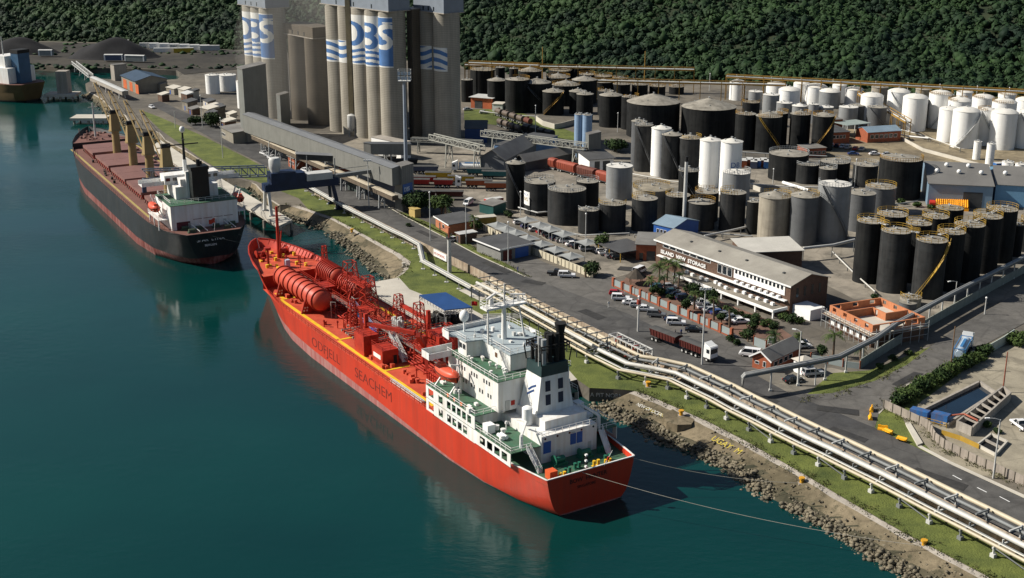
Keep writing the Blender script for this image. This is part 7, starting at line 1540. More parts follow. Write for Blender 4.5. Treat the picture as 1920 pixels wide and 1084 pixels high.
def wheels(t, xs_, y, r=.5, name='wheel'):
    for x in xs_:
        for sd in (1, -1): s = MB(); s.cyl((x, sd * (y - .35), r), (x, sd * y, r), r, r, 14, 0); s.cyl((x, sd * y, r), (x, sd * (y + .02), r), r * .5, r * .5, 10, 1); s.build(name, [RUBBER, LGREY], t)
TARP = mat('truck_tarp', (.06, .06, .058), .8, .25, .6)
def make_truck(kind, col, label, cab=True, tank=False, two=False, cabcol=None):
    t = thing('tipper_truck' if not tank else 'tanker_truck', label, 'truck'); x = 0
    if cab:
        cm = cabcol or CLEANW; s = MB(); pf = [(0, .9), (0, 3.5), (-.3, 3.7), (-2.0, 3.7), (-2.1, .9)]
        n = len(pf); s.add([(a, -1.2, b) for a, b in pf] + [(a, 1.2, b) for a, b in pf], [tuple(range(n)), tuple(range(2 * n - 1, n - 1, -1))] + [(i, i + n, (i + 1) % n + n, (i + 1) % n) for i in range(n)]); s.build('cab', cm, t)
        s = MB(); s.box(-.02, .04, -1.05, 1.05, 2.0, 3.1); s.box(-1.2, -.3, -1.23, -1.19, 2.1, 3.0); s.box(-1.2, -.3, 1.19, 1.23, 2.1, 3.0); s.build('window', GLASS, t)
        s = MB(); s.box(-.05, .12, -1.2, 1.2, .5, 1.0); s.box(-6.5, -2.1, -.5, .5, .75, 1.0); s.build('chassis', DGREY, t); wheels(t, (-1.1, -4.4, -5.7), 1.22)
        s = MB(); s.add([(-.5, -1.1, 3.7), (-.5, 1.1, 3.7), (-2, 1.1, 4.35), (-2, -1.1, 4.35), (-2, -1.1, 3.7), (-2, 1.1, 3.7)], [(0, 1, 2, 3), (3, 2, 5, 4), (0, 3, 4), (1, 5, 2)]); s.build('wind_deflector', cm, t); x = -2.7
    segs = [(x, 7.0), (x - 8.2, 8.5)] if two else [(x, 9.5)]
    for x0, Ls in segs:
        if tank:
            s = MB(); s.tube([(x0 - Ls, 0, 2.2), (x0 - Ls + .3, 0, 2.2), (x0 - .3, 0, 2.2), (x0, 0, 2.2)], 1.15, 20, 0, True, [.8, 1.15, 1.15, .8]); s.build('tank', col, t, smooth=40); s = MB(); s.box(x0 - Ls, x0, -.4, .4, .8, 1.1); s.box(x0 - Ls * .8, x0 - Ls * .2, -.3, .3, 3.3, 3.45)
            for q in (0, 1): s.bar((x0 - Ls * q - .05 + .1 * q, -1.2, 1), (x0 - Ls * q - .05 + .1 * q, -1.2, 3.4), .15); s.bar((x0 - Ls * q - .05 + .1 * q, 1.2, 1), (x0 - Ls * q - .05 + .1 * q, 1.2, 3.4), .15); s.bar((x0 - Ls * q, -1.2, 3.4), (x0 - Ls * q, 1.2, 3.4), .15)
            s.bar((x0, 1.2, 3.4), (x0 - Ls, 1.2, 3.4), .15); s.bar((x0, -1.2, 3.4), (x0 - Ls, -1.2, 3.4), .15); s.build('tank_frame', mat('frame_blue', (.04, .16, .35), .5), t)
        else:
            s = MB(); vs = [(x0 - Ls + .5, -1.1, 1.3), (x0 - .5, -1.1, 1.3), (x0 - .5, 1.1, 1.3), (x0 - Ls + .5, 1.1, 1.3), (x0 - Ls, -1.28, 2.9), (x0, -1.28, 2.9), (x0, 1.28, 2.9), (x0 - Ls, 1.28, 2.9)]
            s.add(vs, [(0, 3, 2, 1), (4, 5, 6, 7), (0, 1, 5, 4), (1, 2, 6, 5), (2, 3, 7, 6), (3, 0, 4, 7)])
            for i in range(9): xx = x0 - Ls * (i + .5) / 9; s.bar((xx, -1.16, 1.35), (xx, -1.31, 2.85), .12); s.bar((xx, 1.16, 1.35), (xx, 1.31, 2.85), .12)
            s.build('trailer_body', col, t); s = MB(); s.grid(lambda u, v, a=x0, b=Ls: Vector((a - b * u, -1.3 + 2.6 * v, 2.93 + .28 * math.sin(math.pi * v))), 2, 6, flip=True); s.build('tarpaulin', TARP, t); s = MB(); s.box(x0 - Ls + .3, x0 - .2, -.45, .45, .9, 1.28); s.build('chassis', DGREY, t)
        wheels(t, (x0 - Ls + 1.0, x0 - Ls + 2.3) + ((x0 - Ls + 3.6,) if not two else ()), 1.22)
    return t
def col(n, c): return mat('trailer_' + n, c, .5, .15, .5)
MAROON = col('maroon', (.085, .02, .016)); TRED = col('red', (.42, .03, .025)); TYEL = col('yellow', (.48, .33, .03)); TTEAL = col('teal', (.015, .12, .13)); TBLU2 = col('blue_grey', (.07, .09, .15)); TORG = col('rust_orange', (.28, .07, .025)); TDK = col('dark', (.025, .025, .027))
def truck(px, py, ang, *a, **k): t = make_truck(*a, **k); t.location = g(px, py, 3.06); t.rotation_euler.z = R(ang); return t
truck(1338, 679, -52, 0, MAROON, 'white cab truck with two dark tarpaulin covered trailers on main road', two=True)
truck(1814, 650, 62, 0, mat('tank_silver_blue', (.34, .42, .50), .35, .1, .4), 'white cab tanker truck with pale tank in blue frame on side road', tank=True)
truck(865, 352, -4, 0, TRED, 'white cab truck with two bright red tipper trailers', two=True)
truck(848, 322, -4, 0, mat('tank_white', ''), 'white tanker truck facing left under the pale truss', tank=True).rotation_euler.z = R(176)
for px, py, ang, m_, lb in ((818, 346, -3, TRED, 'bright red trailer beside the grey tower'), (847, 338, -4, TYEL, 'left yellow trailer behind red trailers'), (890, 345, -4, TYEL, 'right yellow trailer behind white cab truck'), (924, 353, -3, TORG, 'rust orange trailer left of the tall black tank'), (960, 358, -3, TORG, 'rust trailer partly hidden by the tall black tank'), (870, 374, -2, MAROON, 'dark maroon trailer under the palm in truck yard'), (818, 374, -2, MAROON, 'dark maroon trailer behind the big dark tree'), (823, 326, -2, TBLU2, 'blue grey trailer behind the bright red trailer'), (924, 331, -6, TTEAL, 'left teal trailer in front of grain shed'), (953, 336, -6, TTEAL, 'right teal trailer behind the tall black tank'), (784, 312, 6, TDK, 'black trailer at foot of the floodlight mast'), (744, 307, 6, TDK, 'black trailer behind the long grey gallery')):
    t = truck(px, py, ang, 0, m_, lb, cab=False); t['category'] = 'trailer'; t['group'] = 'trailers in the truck yard'; t.name = 'tipper_trailer'
# rail wagons
def wagon(a, b, m, label, kind='hopper'):
    A, B = g(*a), g(*b); o, rz, L = frame(A, B); t = thing('rail_wagon', label, 'rail wagon', (o.x, o.y, 3.05), rz, 'rail wagons'); s = MB()
    if kind == 'hopper':
        pf = [(-1.0, 1.0), (-1.5, 1.9), (-1.5, 3.6), (-.8, 4.2), (.8, 4.2), (1.5, 3.6), (1.5, 1.9), (1.0, 1.0)]; n = len(pf)
        s.add([(.6, y, z) for y, z in pf] + [(L - .6, y, z) for y, z in pf], [tuple(range(n)), tuple(range(2 * n - 1, n - 1, -1))] + [(i, i + n, (i + 1) % n + n, (i + 1) % n) for i in range(n)])
        k = int(L / 1.2)
        for i in range(k): x = .8 + (L - 1.6) * i / (k - 1); s.bar((x, -1.54, 1.9), (x, -1.54, 3.6), .12); s.bar((x, 1.54, 1.9), (x, 1.54, 3.6), .12)
    else: s.tube([(.4, 0, 2.2), (.7, 0, 2.2), (L - .7, 0, 2.2), (L - .4, 0, 2.2)], 1.25, 16, 0, True, [.8, 1.25, 1.25, .8]); s.cyl((L / 2, 0, 3.4), (L / 2, 0, 3.9), .5, .5, 10)
    s.build('body', m, t, smooth=35); s = MB(); s.box(.2, L - .2, -1.1, 1.1, .8, 1.0); s.build('chassis', DGREY, t); wheels(t, (1.2, 2.6, L - 2.6, L - 1.2), 1.0, .45)
RW = mat('wagon_red', (.26, .055, .03), .7, .2, .4); RW2 = mat('wagon_brown', (.12, .04, .028), .8, .25, .4)
pts = [(1030, 316), (1046, 320), (1084, 330), (1120, 340), (1150, 349)]
for i, m_ in enumerate((RW, RW, RW2, RW)): wagon(pts[i], (pts[i + 1][0] - 1, pts[i + 1][1] - .4), m_, f'{"brown" if i == 2 else "red"} hopper wagon, {ORD[i]} from left in the train below the truss', 'hopper')
for i in range(5): wagon((930 + i * 13.5, 216 + i * 4.4), (942 + i * 13.5, 220 + i * 4.4), mat('tank_wagon', (.13, .10, .08), .6, .3, .6) if i < 4 else RW2, f'dirty tank wagon, {ORD[i]} from left in upper siding right of silos', 'tank')
for i in range(4): wagon((934 + i * 11, 236 + i * 3.8), (944 + i * 11, 239.5 + i * 3.8), mat('tank_wagon', ''), f'dirty tank wagon, {ORD[i]} from left in lower siding right of silos', 'tank')
for i in range(4): wagon((982 + i * 14, 250 + i * 3.6), (995 + i * 14, 253.4 + i * 3.6), TDK, f'black hopper wagon, {ORD[i]} from left behind the truss conveyor', 'hopper')
# containers
def container(px, py, ang, m, label, L=6.0, H=2.6, z=3.05):
    t = thing('shipping_container', label, 'container', g(px, py, z), R(ang)); s = MB(); s.box(-L / 2, L / 2, -1.2, 1.2, .1, H)
    for i in range(int(L / .4)): x = -L / 2 + .2 + i * .4; s.bar((x, -1.22, .2), (x, -1.22, H - .1), .14, .06); s.bar((x, 1.22, .2), (x, 1.22, H - .1), .14, .06)
    s.build('body', m, t); s = MB(); s.box(L / 2, L / 2 + .05, -1.1, -.05, .2, H - .1); s.box(L / 2, L / 2 + .05, .05, 1.1, .2, H - .1); s.build('door', m, t); s = MB(); s.box(-L / 2 - .03, L / 2 + .03, -1.23, 1.23, H + .003, H + .06); s.build('roof', LGREY, t)
container(926, 386, 30, col('container_red', (.50, .035, .025)), 'bright red shipping container near the tall black tank')
for i, (px, py, c, lb) in enumerate(((1394, 312, 'rust_orange', 'rust orange container'), (1405, 310, 'rust_orange', 'second rust orange container'), (1413, 314, 'blue_grey', 'blue grey container'), (1420, 312, 'cobalt', 'cobalt blue container'), (1431, 311, 'rust_orange', 'third rust orange container'), (1438, 314, 'cobalt', 'second cobalt blue container'))): container(px, py, 80, mat('trailer_' + c, (.03, .12, .33)) if c == 'cobalt' else mat('trailer_' + c, ''), f'{lb} behind the white signed tank', 5)
container(1878, 318, 10, mat('trailer_cobalt', ''), 'cobalt blue container right of the slim white cylinders')
# carport sails
SAIL = mat('sail_grey_cloth', (.235, .245, .24), .85, .08, .5)
def sail(px, py, wx, wy, rz, label, group):
    t = thing('shade_sail', label, 'carport', g(px, py, 3.05), R(rz), group); s = MB(); h0, h1 = 2.4, 3.7
    c = [(-wx / 2, -wy / 2), (wx / 2, -wy / 2), (wx / 2, wy / 2), (-wx / 2, wy / 2)]
    for i in range(4):
        a, b = Vector((*c[i], h0)), Vector((*c[(i + 1) % 4], h0)); ap = Vector((0, 0, h1)); k = 6
        for u in range(k):
            for v in range(k):
                def P_(uu, vv): e = a.lerp(b, uu); e.z += .18 * math.sin(math.pi * uu); q = e.lerp(ap, vv); q.z -= .32 * math.sin(math.pi * vv) * .8; return q
                s.add([P_(u / k, v / k), P_((u + 1) / k, v / k), P_((u + 1) / k, (v + 1) / k), P_(u / k, (v + 1) / k)], [(0, 1, 2, 3)])
    s.build('canopy', SAIL, t, smooth=25); 
    for x, y in c: s = MB(); s.cyl((x * .97, y * .97, 0), (x * .97, y * .97, h0 + .02), .07, .07, 8); s.build('post', LGREY, t)
    s = MB(); s.cyl((0, 0, 0), (0, 0, h1 - .02), .07, .07, 8); s.build('mast', LGREY, t)
for i, (px, py) in enumerate(((988, 427), (1013, 437), (1033, 445), (1058, 454), (1101, 470))): sail(px, py, 5.6, 5.4, -57, f'grey pyramid shade sail, {ORD[i]} from left in the far carport row', 'shade sails in the far row')
for i, (px, py) in enumerate(((933, 437), (950, 445), (968, 452), (990, 462), (1016, 473), (1043, 484), (1071, 496))): sail(px, py, 5.6, 5.2, -57, f'grey pyramid shade sail, {ORD[i]} from left in the near carport row', 'shade sails in the near row')

# ================================================================ POLES, LAMPS
def lamp(px, py, ytop, label, kind='street', arm=1.6, rz=0, m=LGREY, r=.11, name='street_lamp', z=3.0):
    b = g(px, py, z); h = ztop(b.y, ytop) - z; t = thing(name, label, 'lamp post' if kind != 'pole' else 'pole', b, R(rz)); s = MB(); s.cyl((0, 0, 0), (0, 0, h), r * 1.5, r, 10); s.build('pole', m, t, smooth=40)
    if kind == 'street': s = MB(); s.tube([(0, 0, h - .05), (arm * .5, 0, h + .25), (arm, 0, h + .3)], .06, 6); s.build('arm', m, t); s = MB(); s.box(arm - .1, arm + .75, -.16, .16, h + .2, h + .38); s.build('lamp_head', CLEANW, t)
    if kind == 'flood':
        s = MB(); s.box(-1.2, 1.2, -.2, .2, h - .1, h + .05); s.build('arm', m, t)
        for x in (-1, -.3, .4, 1): s = MB(); s.cb((x, -.25, h + .3), (.5, .3, .45)); s.build('lamp_head', CLEANW, t)
    if kind == 'knob': s = MB(); s.sph((0, 0, h + .2), .28, 10, 8); s.build('lamp_head', CLEANW, t)
    return t, h
p = g(762, 330); h = ztop(p.y, 152) - 3; t = thing('floodlight_mast', 'very tall floodlight mast standing before the lettered silos', 'mast', p); s = MB(); s.cyl((0, 0, 0), (0, 0, h), .75, .5, 14); s.build('pole', mat('mast_blue_grey', (.27, .31, .36), .45, .12, .3), t, smooth=40)
s = MB(); s.box(-2.0, 2.4, -1.6, 1.6, h, h + .25); s.rail([(-2, -1.6, h), (2.4, -1.6, h), (2.4, 1.6, h), (-2, 1.6, h)], 4.0, .12, 2.2, closed=True, mids=3); s.build('platform', LGREY, t)
for i in range(8): s = MB(); s.cb((-1.6 + (i % 4) * 1.2, -1.75, h + 1.2 + (i // 4) * 1.7), (.9, .3, 1.2)); s.build('lamp_head', mat('flood_glass', (.45, .52, .58), .3), t)
p = g(843, 511); h = ztop(p.y, 447) - 3; t = thing('beacon_pole', 'thick concrete pole with red white beacon beside the no smoking sign', 'pole', p); s = MB(); s.cyl((0, 0, 0), (0, 0, h), .62, .5, 14); s.build('pole', LGREY, t, smooth=40); s = MB(); s.cyl((0, 0, h), (0, 0, h + .3), .95, .95, 14); s.rail([(.9 * math.cos(a), .9 * math.sin(a), h + .3) for a in (0, 1, 2, 3, 4, 5)], .9, .07, 1, closed=True); s.build('platform', DGREY, t)
s = MB(); s.cyl((0, 0, h + .3), (0, 0, h + 3.0), .26, .22, 10); s.bar((-2.6, 0, h + 2.8), (.4, 0, h + 3.0), .12); s.build('beacon', mat('beacon_red', (.30, .06, .04), .6), t)
p = g(1196, 622); h = ztop(p.y, 558) - 3; t = thing('beacon_pole', 'signal pole with red beacon behind the wall near parked red car', 'pole', p); s = MB(); s.cyl((0, 0, 0), (0, 0, h), .25, .2, 10); s.build('pole', LGREY, t); s = MB(); s.cyl((0, 0, h - 1.6), (0, 0, h - .5), .5, .5, 10); s.build('beacon', mat('beacon_red', ''), t); s = MB(); s.sph((0, 0, h + .2), .3, 10, 8); s.build('lamp_head', CLEANW, t)
lamp(692, 388, 302, 'tall street lamp before the long grey gallery', 'flood'); lamp(874, 458, 385, 'slim lamp post beside the brown pump room', 'knob'); lamp(953, 493, 418, 'slim lamp post at the substation corner', 'knob'); lamp(1098, 450, 402, 'lamp post among the far shade sails', 'knob'); lamp(976, 404, 361, 'lamp post left of the signed black tank', 'knob')
lamp(1316, 684, 543, 'tall floodlight pole with yellow base at the road beside the truck', 'flood', r=.14); lamp(1495, 722, 622, 'lamp post beside the black sedan', 'street', 1.2, 150); lamp(1528, 722, 690, 'short grey post beside silver wagon', 'pole'); lamp(1862, 897, 787, 'street lamp on the verge beside the precast wall', 'street', 2.0, 180); lamp(1782, 692, 612, 'weathered wooden pole beside the hedge', 'pole', m=TIMBER, name='utility_pole'); lamp(1846, 590, 560, 'lamp post on right of side road', 'knob'); lamp(1790, 566, 528, 'street lamp arching over the side road wall', 'street', 2, 200)
lamp(1880, 735, 660, 'rusty red pole in works yard', 'pole', m=mat('rust_pole', (.25, .08, .05), .7), name='utility_pole'); lamp(807, 452, 362, 'pole at front of the big dark tree', 'knob'); lamp(1449, 345, 318, 'lamp post before the wide black tank', 'knob'); lamp(1004, 260, 199, 'lamp post at the rail sidings', 'knob'); lamp(1158, 248, 213, 'lamp post before the dark row', 'knob'); lamp(1602, 350, 300, 'lamp post before the black cluster', 'knob')
lamp(418, 296, 222, 'lamp post on far road beside the shore', 'knob'); lamp(380, 240, 180, 'far lamp post on road beyond bulk carrier', 'knob'); lamp(329, 240, 208, 'far pole beside the shoreline', 'pole')
p = g(1282, 428); h = ztop(p.y, 303) - 3; t = thing('chimney', 'slender pale chimney in front of the white tanks', 'chimney', p); s = MB(); s.cyl((0, 0, 0), (0, 0, h), .65, .5, 16); s.build('shaft', LGREY, t, smooth=40); s = MB(); s.cyl((0, 0, h), (0, 0, h + 1.5), .55, .5, 16); s.build('top_ring', BLACK, t)
for px, yb, yt, lb in ((1208, 158, 96, 'far thin yellow mast before the forest'), (1017, 150, 88, 'thin yellow mast among the dark tanks')): lamp(px, yb, yt, lb, 'pole', m=ORANGEY, r=.2, name='lightning_mast')
for i, px in enumerate((1330, 1380, 1445, 1500, 1560, 1640, 1700, 1760, 1830, 1890)): lamp(px, 171 + (px - 1330) * .036, 141 + (px - 1330) * .045, f'far lamp post, {ORD[i]} from left along the forest edge', 'knob')['label' and 0] if 0 else lamp(px, 171 + (px - 1330) * .036, 139 + (px - 1330) * .047, f'far lamp post, {ORD[i]} from left along the forest edge', 'knob', r=.14)

# ================================================================ TREES AND PLANTS
LEAFD = leafmat('tree_leaves_dark', (.010, .026, .008), (.040, .072, .018), .9, 3.); LEAFM = leafmat('tree_leaves_mid', (.022, .045, .010), (.075, .115, .028), .9, 3.); LEAFP = leafmat('palm_leaves', (.025, .05, .012), (.095, .13, .035), .9, 3.); BARK = mat('bark', (.13, .09, .06), .9, .3, 1.)
def leafcloud(n, rad, size, seed, lumps=6, flat=1.0):
    rs = np.random.RandomState(seed); cs = rs.randn(lumps, 3); cs /= np.linalg.norm(cs, axis=1)[:, None]; cs *= (rad * .5) * rs.rand(lumps, 1) ** .3; cs[:, 2] = np.abs(cs[:, 2]) * .8 * flat
    k = rs.randint(0, lumps, n); d = rs.randn(n, 3); d /= np.linalg.norm(d, axis=1)[:, None]; P = cs[k] + d * (rad * .55 * (.55 + .5 * rs.rand(n, 1))); P[:, 2] *= flat
    u = rs.randn(n, 3); u /= np.linalg.norm(u, axis=1)[:, None]; v = np.cross(u, d); v /= np.linalg.norm(v, axis=1)[:, None] + 1e-6; s_ = size * (.6 + .8 * rs.rand(n, 1)); u = u * s_; v = v * s_ * .7
    V = np.stack([P - u, P + v * .9, P + u, P - v * .9], 1).reshape(-1, 3); Fc = np.arange(4 * n).reshape(-1, 4); return V, Fc
def tree(px, py, rad, trunk, label, m=LEAFD, n=900, size=.42, flat=.85, seed=1, group=None, name='tree', cat='tree'):
    t = thing(name, label, cat, g(px, py, 3.05), 0, group); V, Fc = leafcloud(n, rad, size, seed, 7, flat); V = V + np.array([0, 0, trunk + rad * .35]); o = npmesh('crown', V, Fc, m); o.parent = t
    s = MB(); s.tube([(0, 0, 0), (.05, .05, trunk * .6), (.1, 0, trunk + rad * .4)], .2, 8, 0, True, [.1 * rad * .7 + .1, .08 * rad * .7 + .07, .05])
    rr = random.Random(seed)
    for q in range(4): a = rr.uniform(0, 6.3); s.tube([(.03, .03, trunk * .6), (math.cos(a) * rad * .35, math.sin(a) * rad * .35, trunk + rad * .3), (math.cos(a) * rad * .6, math.sin(a) * rad * .6, trunk + rad * .6)], .1, 6, 0, True, [.12, .08, .03])
    s.build('trunk', BARK, t, smooth=50); return t
tree(783, 398, 5.4, 1.9, 'large dark rounded tree beside the grey conveyor tower', n=1900, seed=3, size=.4); tree(828, 404, 5.0, 2.2, 'broad mid green tree left of the guard room', LEAFM, 1600, .42, .75, 4); tree(1112, 516, 3.4, .6, 'dense rounded bush at the end of the cream wall', LEAFD, 1300, .32, .75, 5); tree(1127, 470, 3.0, 1.6, 'pale dotted tree between black tanks and vehicle shelter', LEAFM, 900, .36, 1.0, 6)
tree(1297, 560, 2.8, 1.6, 'dark round tree before the office arcade left end', LEAFD, 1100, .3, .95, 7); tree(1335, 571, 2.3, 1.6, 'small dark ball tree before the office arcade', LEAFD, 900, .26, .95, 8); tree(1414, 622, 1.9, .5, 'dark upright conifer at right end of office cars', LEAFD, 900, .26, 1.7, 9); tree(396, 238, 5.2, 1.2, 'broad dark tree beside the far road', LEAFD, 1500, .5, .8, 10); tree(366, 234, 3.4, .8, 'smaller dark bush left of the broad far tree', LEAFD, 900, .5, .7, 11)
tree(953, 408, 1.8, .4, 'dark overgrown machine sized bush by the signed tank', LEAFD, 500, .3, .9, 12); tree(905, 455, 1.5, .2, 'reddish bush behind the brown pump room', leafmat('red_bush', (.06, .02, .01), (.16, .06, .03), .9, 3.), 500, .25, .8, 13, name='bush', cat='bush'); tree(1155, 284, 5, 1, 'dark tree beside the tower at truss conveyor end', LEAFD, 1100, .5, .7, 14); tree(893, 442, 2.2, 2.4, 'spindly tree between the cream wall and guard room', LEAFM, 500, .35, .9, 15)
for i, (px, py, r_) in enumerate(((1368, 590, 1.2), (1380, 595, 1.1), (1396, 601, 1.2), (1470, 600, 2.0), (1486, 604, 2.2), (1500, 606, 1.6), (1370, 640, 1.6), (1395, 634, 1.5), (1380, 646, 1.3), (1240, 552, 1.6), (1256, 560, 1.3), (1432, 612, 1.2), (1446, 616, 1.1))): tree(px, py, r_, .1, f'small green shrub, {ORD[i]} planted in the office garden beds', LEAFM if i % 2 else LEAFD, 380, .24, .75, 30 + i, 'garden shrubs', 'shrub', 'shrub')
hd = [(1672, 752), (1684, 744), (1697, 736), (1710, 728), (1722, 720), (1736, 712), (1750, 706), (1764, 699), (1778, 692), (1792, 684), (1806, 678), (1820, 669), (1834, 660), (1890, 640), (1905, 632)]
for i, (px, py) in enumerate(hd): tree(px + 14, py + 6, 2.6 + .5 * math.sin(i * 2.1), .1, f'bushy hedge shrub, {ORD[i]} from left along the works yard edge', LEAFM if i % 3 else LEAFD, 850, .3, .8, 60 + i, 'hedge shrubs by the works yard', 'hedge_shrub', 'shrub')
for i, (px, py) in enumerate(((1480, 400), (1690, 382), (1720, 388), (1745, 392), (1668, 384))): tree(px, py, 1.8, .1, f'scrubby bush, {ORD[i]} from left before the warehouse', LEAFM, 420, .35, .7, 90 + i, 'bushes before the warehouse', 'bush', 'bush')
FV = {}
def palm(px, py, ytop, fr_len, label, seed, group='palms', dense=18):
    b = g(px, py, 3.05); h = max(1.5, ztop(b.y, ytop) - 3.05); t = thing('palm_tree', label, 'palm', b, 0, group); rr = random.Random(seed); lean = rr.uniform(-.4, .4); s = MB(); s.tube([(0, 0, 0), (lean * .4, 0, h * .5), (lean, 0, h)], .2, 10, 0, True, [.32, .22, .2]); s.build('trunk', BARK, t, smooth=50); s = MB()
    for q in range(dense):
        a = rr.uniform(0, 6.3); el = rr.uniform(-.1, 1.25); L = fr_len * rr.uniform(.8, 1.1); pts = []; k = 9
        for i in range(k + 1):
            u = i / k; x = L * u * math.cos(el) * (1 - .12 * u); z = L * u * math.sin(el) - L * .62 * u * u; pts.append(Vector((lean + x * math.cos(a), x * math.sin(a), h + z)))
        sd = Vector((-math.sin(a), math.cos(a), 0))
        for i in range(k):
            p, q2 = pts[i], pts[i + 1]; wd = L * .20 * math.sin(math.pi * min(.98, (i + .8) / (k + .6))) + .05; d = (q2 - p)
            for e in (1, -1):
                for jj in (0, .5): m0 = p + d * jj; s.add([m0, m0 + d * .42, m0 + d * .9 + sd * e * wd - Vector((0, 0, wd * .45))], [(0, 1, 2)])
    s.build('crown', LEAFP if seed % 3 else LEAFD, t); return t
for i, a in enumerate(((1222, 552, 524, 2.6), (1235, 536, 502, 4.4), (1246, 552, 520, 2.8), (1262, 540, 496, 4.6), (1250, 526, 492, 4.6), (1270, 558, 517, 2.6), (1301, 580, 549, 2.4), (1338, 600, 561, 2.5), (1368, 617, 579, 2.4))): palm(*a, f'palm tree, {ORD[i]} from left among the office car park palms', 100 + i, 'office palms')
for i, a in enumerate(((1452, 652, 628, 3.4), (1500, 660, 632, 3.0), (1562, 668, 628, 3.4), (1614, 676, 652, 2.4))): palm(*a, f'palm tree, {ORD[i]} from left between gatehouse and building site', 120 + i, 'gatehouse palms', 20)
palm(890, 446, 408, 2.6, 'palm tree behind the brown pump room', 131); palm(836, 408, 384, 4.2, 'leaning palm crown beside the broad tree', 132); palm(1098, 520, 500, 1.6, 'tiny palm at the cream wall end', 133)
def thatch(px, py, label):
    t = thing('thatched_shelter', label, 'shelter', g(px, py, 3.05)); s = MB(); s.lathe([(2.9, 2.0), (.2, 4.2), (.001, 4.3)], 8); s.build('roof', mat('thatch', (.055, .045, .035), .95, .3, 1.), t)
    for q in range(4): a = q * 1.57 + .8; s = MB(); s.cyl((2.1 * math.cos(a), 2.1 * math.sin(a), 0), (2.1 * math.cos(a), 2.1 * math.sin(a), 2.4), .1, .1, 8); s.build('post', TIMBER, t)
thatch(1192, 532, 'dark thatched shelter behind the brick pillar wall beside the van')
# ================================================================ WORKS YARD
def pit(label, pts, h, th, m, fill, fz, name, cat, beams=0):
    W_ = P3(pts); c = W_[0].copy(); c.z = 3.05; t = thing(name, label, cat, c); q = [p - c for p in W_]; s = MB(); n = len(q)
    for i in range(n): a, b = q[i], q[(i + 1) % n]; s.bar((a.x, a.y, h / 2), (b.x, b.y, h / 2), th, h)
    s.build('wall', m, t); s = MB(); s.add([(p.x, p.y, fz) for p in q], [tuple(range(n))]); o = s.build('floor' if fill is not POND else 'water', fill, t)
    for i in range(beams): f = (i + 1) / (beams + 1); a, b = q[0].lerp(q[1], f), q[3].lerp(q[2], f); s = MB(); s.bar((a.x, a.y, h - .2), (b.x, b.y, h - .2), .3 if i != beams // 2 else .6, .3); s.build('cross_beam', CONC, t)
    return t
POND = mat('pond_water', (.006, .016, .03), .08, .2, .2, spec=.6)
pit('dark water settling pond with earth banks in the works yard', [(1775, 802), (1727, 776), (1836, 722), (1866, 742)], .9, .5, CONC, POND, .12, 'settling_pond', 'pond')
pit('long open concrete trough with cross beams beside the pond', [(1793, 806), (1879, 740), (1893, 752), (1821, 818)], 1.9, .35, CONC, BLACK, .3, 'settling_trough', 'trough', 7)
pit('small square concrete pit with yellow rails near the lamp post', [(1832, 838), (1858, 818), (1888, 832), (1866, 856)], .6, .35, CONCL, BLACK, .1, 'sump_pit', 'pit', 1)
t = thing('pump_unit', 'battered bright blue pump unit at the pond corner', 'pump', g(1746, 790), R(-38)); s = MB(); s.box(-4.2, -.6, -.9, .9, .3, 1.9); s.box(.2, 3.4, -1, 1, .3, 2.2); s.build('housing', mat('pump_blue', (.025, .11, .30), .6, .3, .6, streak=.5, lc=(.12, .07, .04)), t); s = MB(); s.tube([(3.2, .8, 1.8), (5.5, 2.4, 2.2), (8.6, 1.0, 2.2), (8.6, 1.0, .8)], .2, 8); s.build('pipe', mat('pipe_rust_red', (.34, .10, .06), .6), t, smooth=50); s = MB(); s.rail([(-4, -1.4, 0), (3.6, -1.6, 0)], 1.1, .08, 1.2); s.build('railing', YELLOW, t)
wall_line('yard_railing', 'yellow handrail along the foot of the settling trough', [(1765, 815), (1800, 826), (1835, 842)], 1.0, .08, YELLOW, 'railing')
def barrier(px, py, rz, tip, label):
    t = thing('road_barrier', label, 'barrier', g(px, py, 3.1), R(rz), 'yellow road barriers'); s = MB(); pf = [(-.4, 0), (-.35, .3), (-.15, .5), (-.12, .95), (.12, .95), (.15, .5), (.35, .3), (.4, 0)]; n = len(pf)
    s.add([(-.95, y, z) for y, z in pf] + [(.95, y, z) for y, z in pf], [tuple(range(n)), tuple(range(2 * n - 1, n - 1, -1))] + [(i, i + n, (i + 1) % n + n, (i + 1) % n) for i in range(n)]); o = s.build('body', mat('barrier_yellow', (.75, .36, .01), .5, .1, .6), t); s = MB(); s.box(-.8, -.4, -.06, .06, .951, 1.05); s.box(.4, .8, -.06, .06, .951, 1.05); f = s.build('filler_cap', mat('barrier_yellow', ''), t)
    for q in (o, f): q.rotation_euler = (R(tip), 0, 0); q.location.z = .4 if tip else 0
for a in ((1634, 770, 70, 0, 'yellow barrier farthest back at road corner'), (1632, 785, 80, 0, 'yellow barrier second at the road corner beside grass'), (1655, 806, -20, 0, 'left yellow barrier of pair on the roadside grass'), (1667, 812, -60, 80, 'tipped yellow barrier of pair on the roadside grass'), (1692, 826, -40, 80, 'lone tipped yellow barrier on roadside grass')): barrier(*a)
s = MB(); pl = [g(1697, 796), g(1706, 795), (g(1730, 834)), g(1720, 838)]; c = pl[0].copy(); s.prism([((p - c).x, (p - c).y) for p in pl], 0, .35); o = s.build('broken_slab', CONCL, None); o.location = c + Vector((0, 0, .06)); tag(o, 'long broken concrete slab lying on the grass before the precast wall', 'slab')
wall_line('kerb', 'broken pale concrete kerb along the right side of main road', [(1724, 838), (1780, 868), (1850, 900), (1950, 946), (2050, 992)], .22, .8, CONCL, 'kerb')
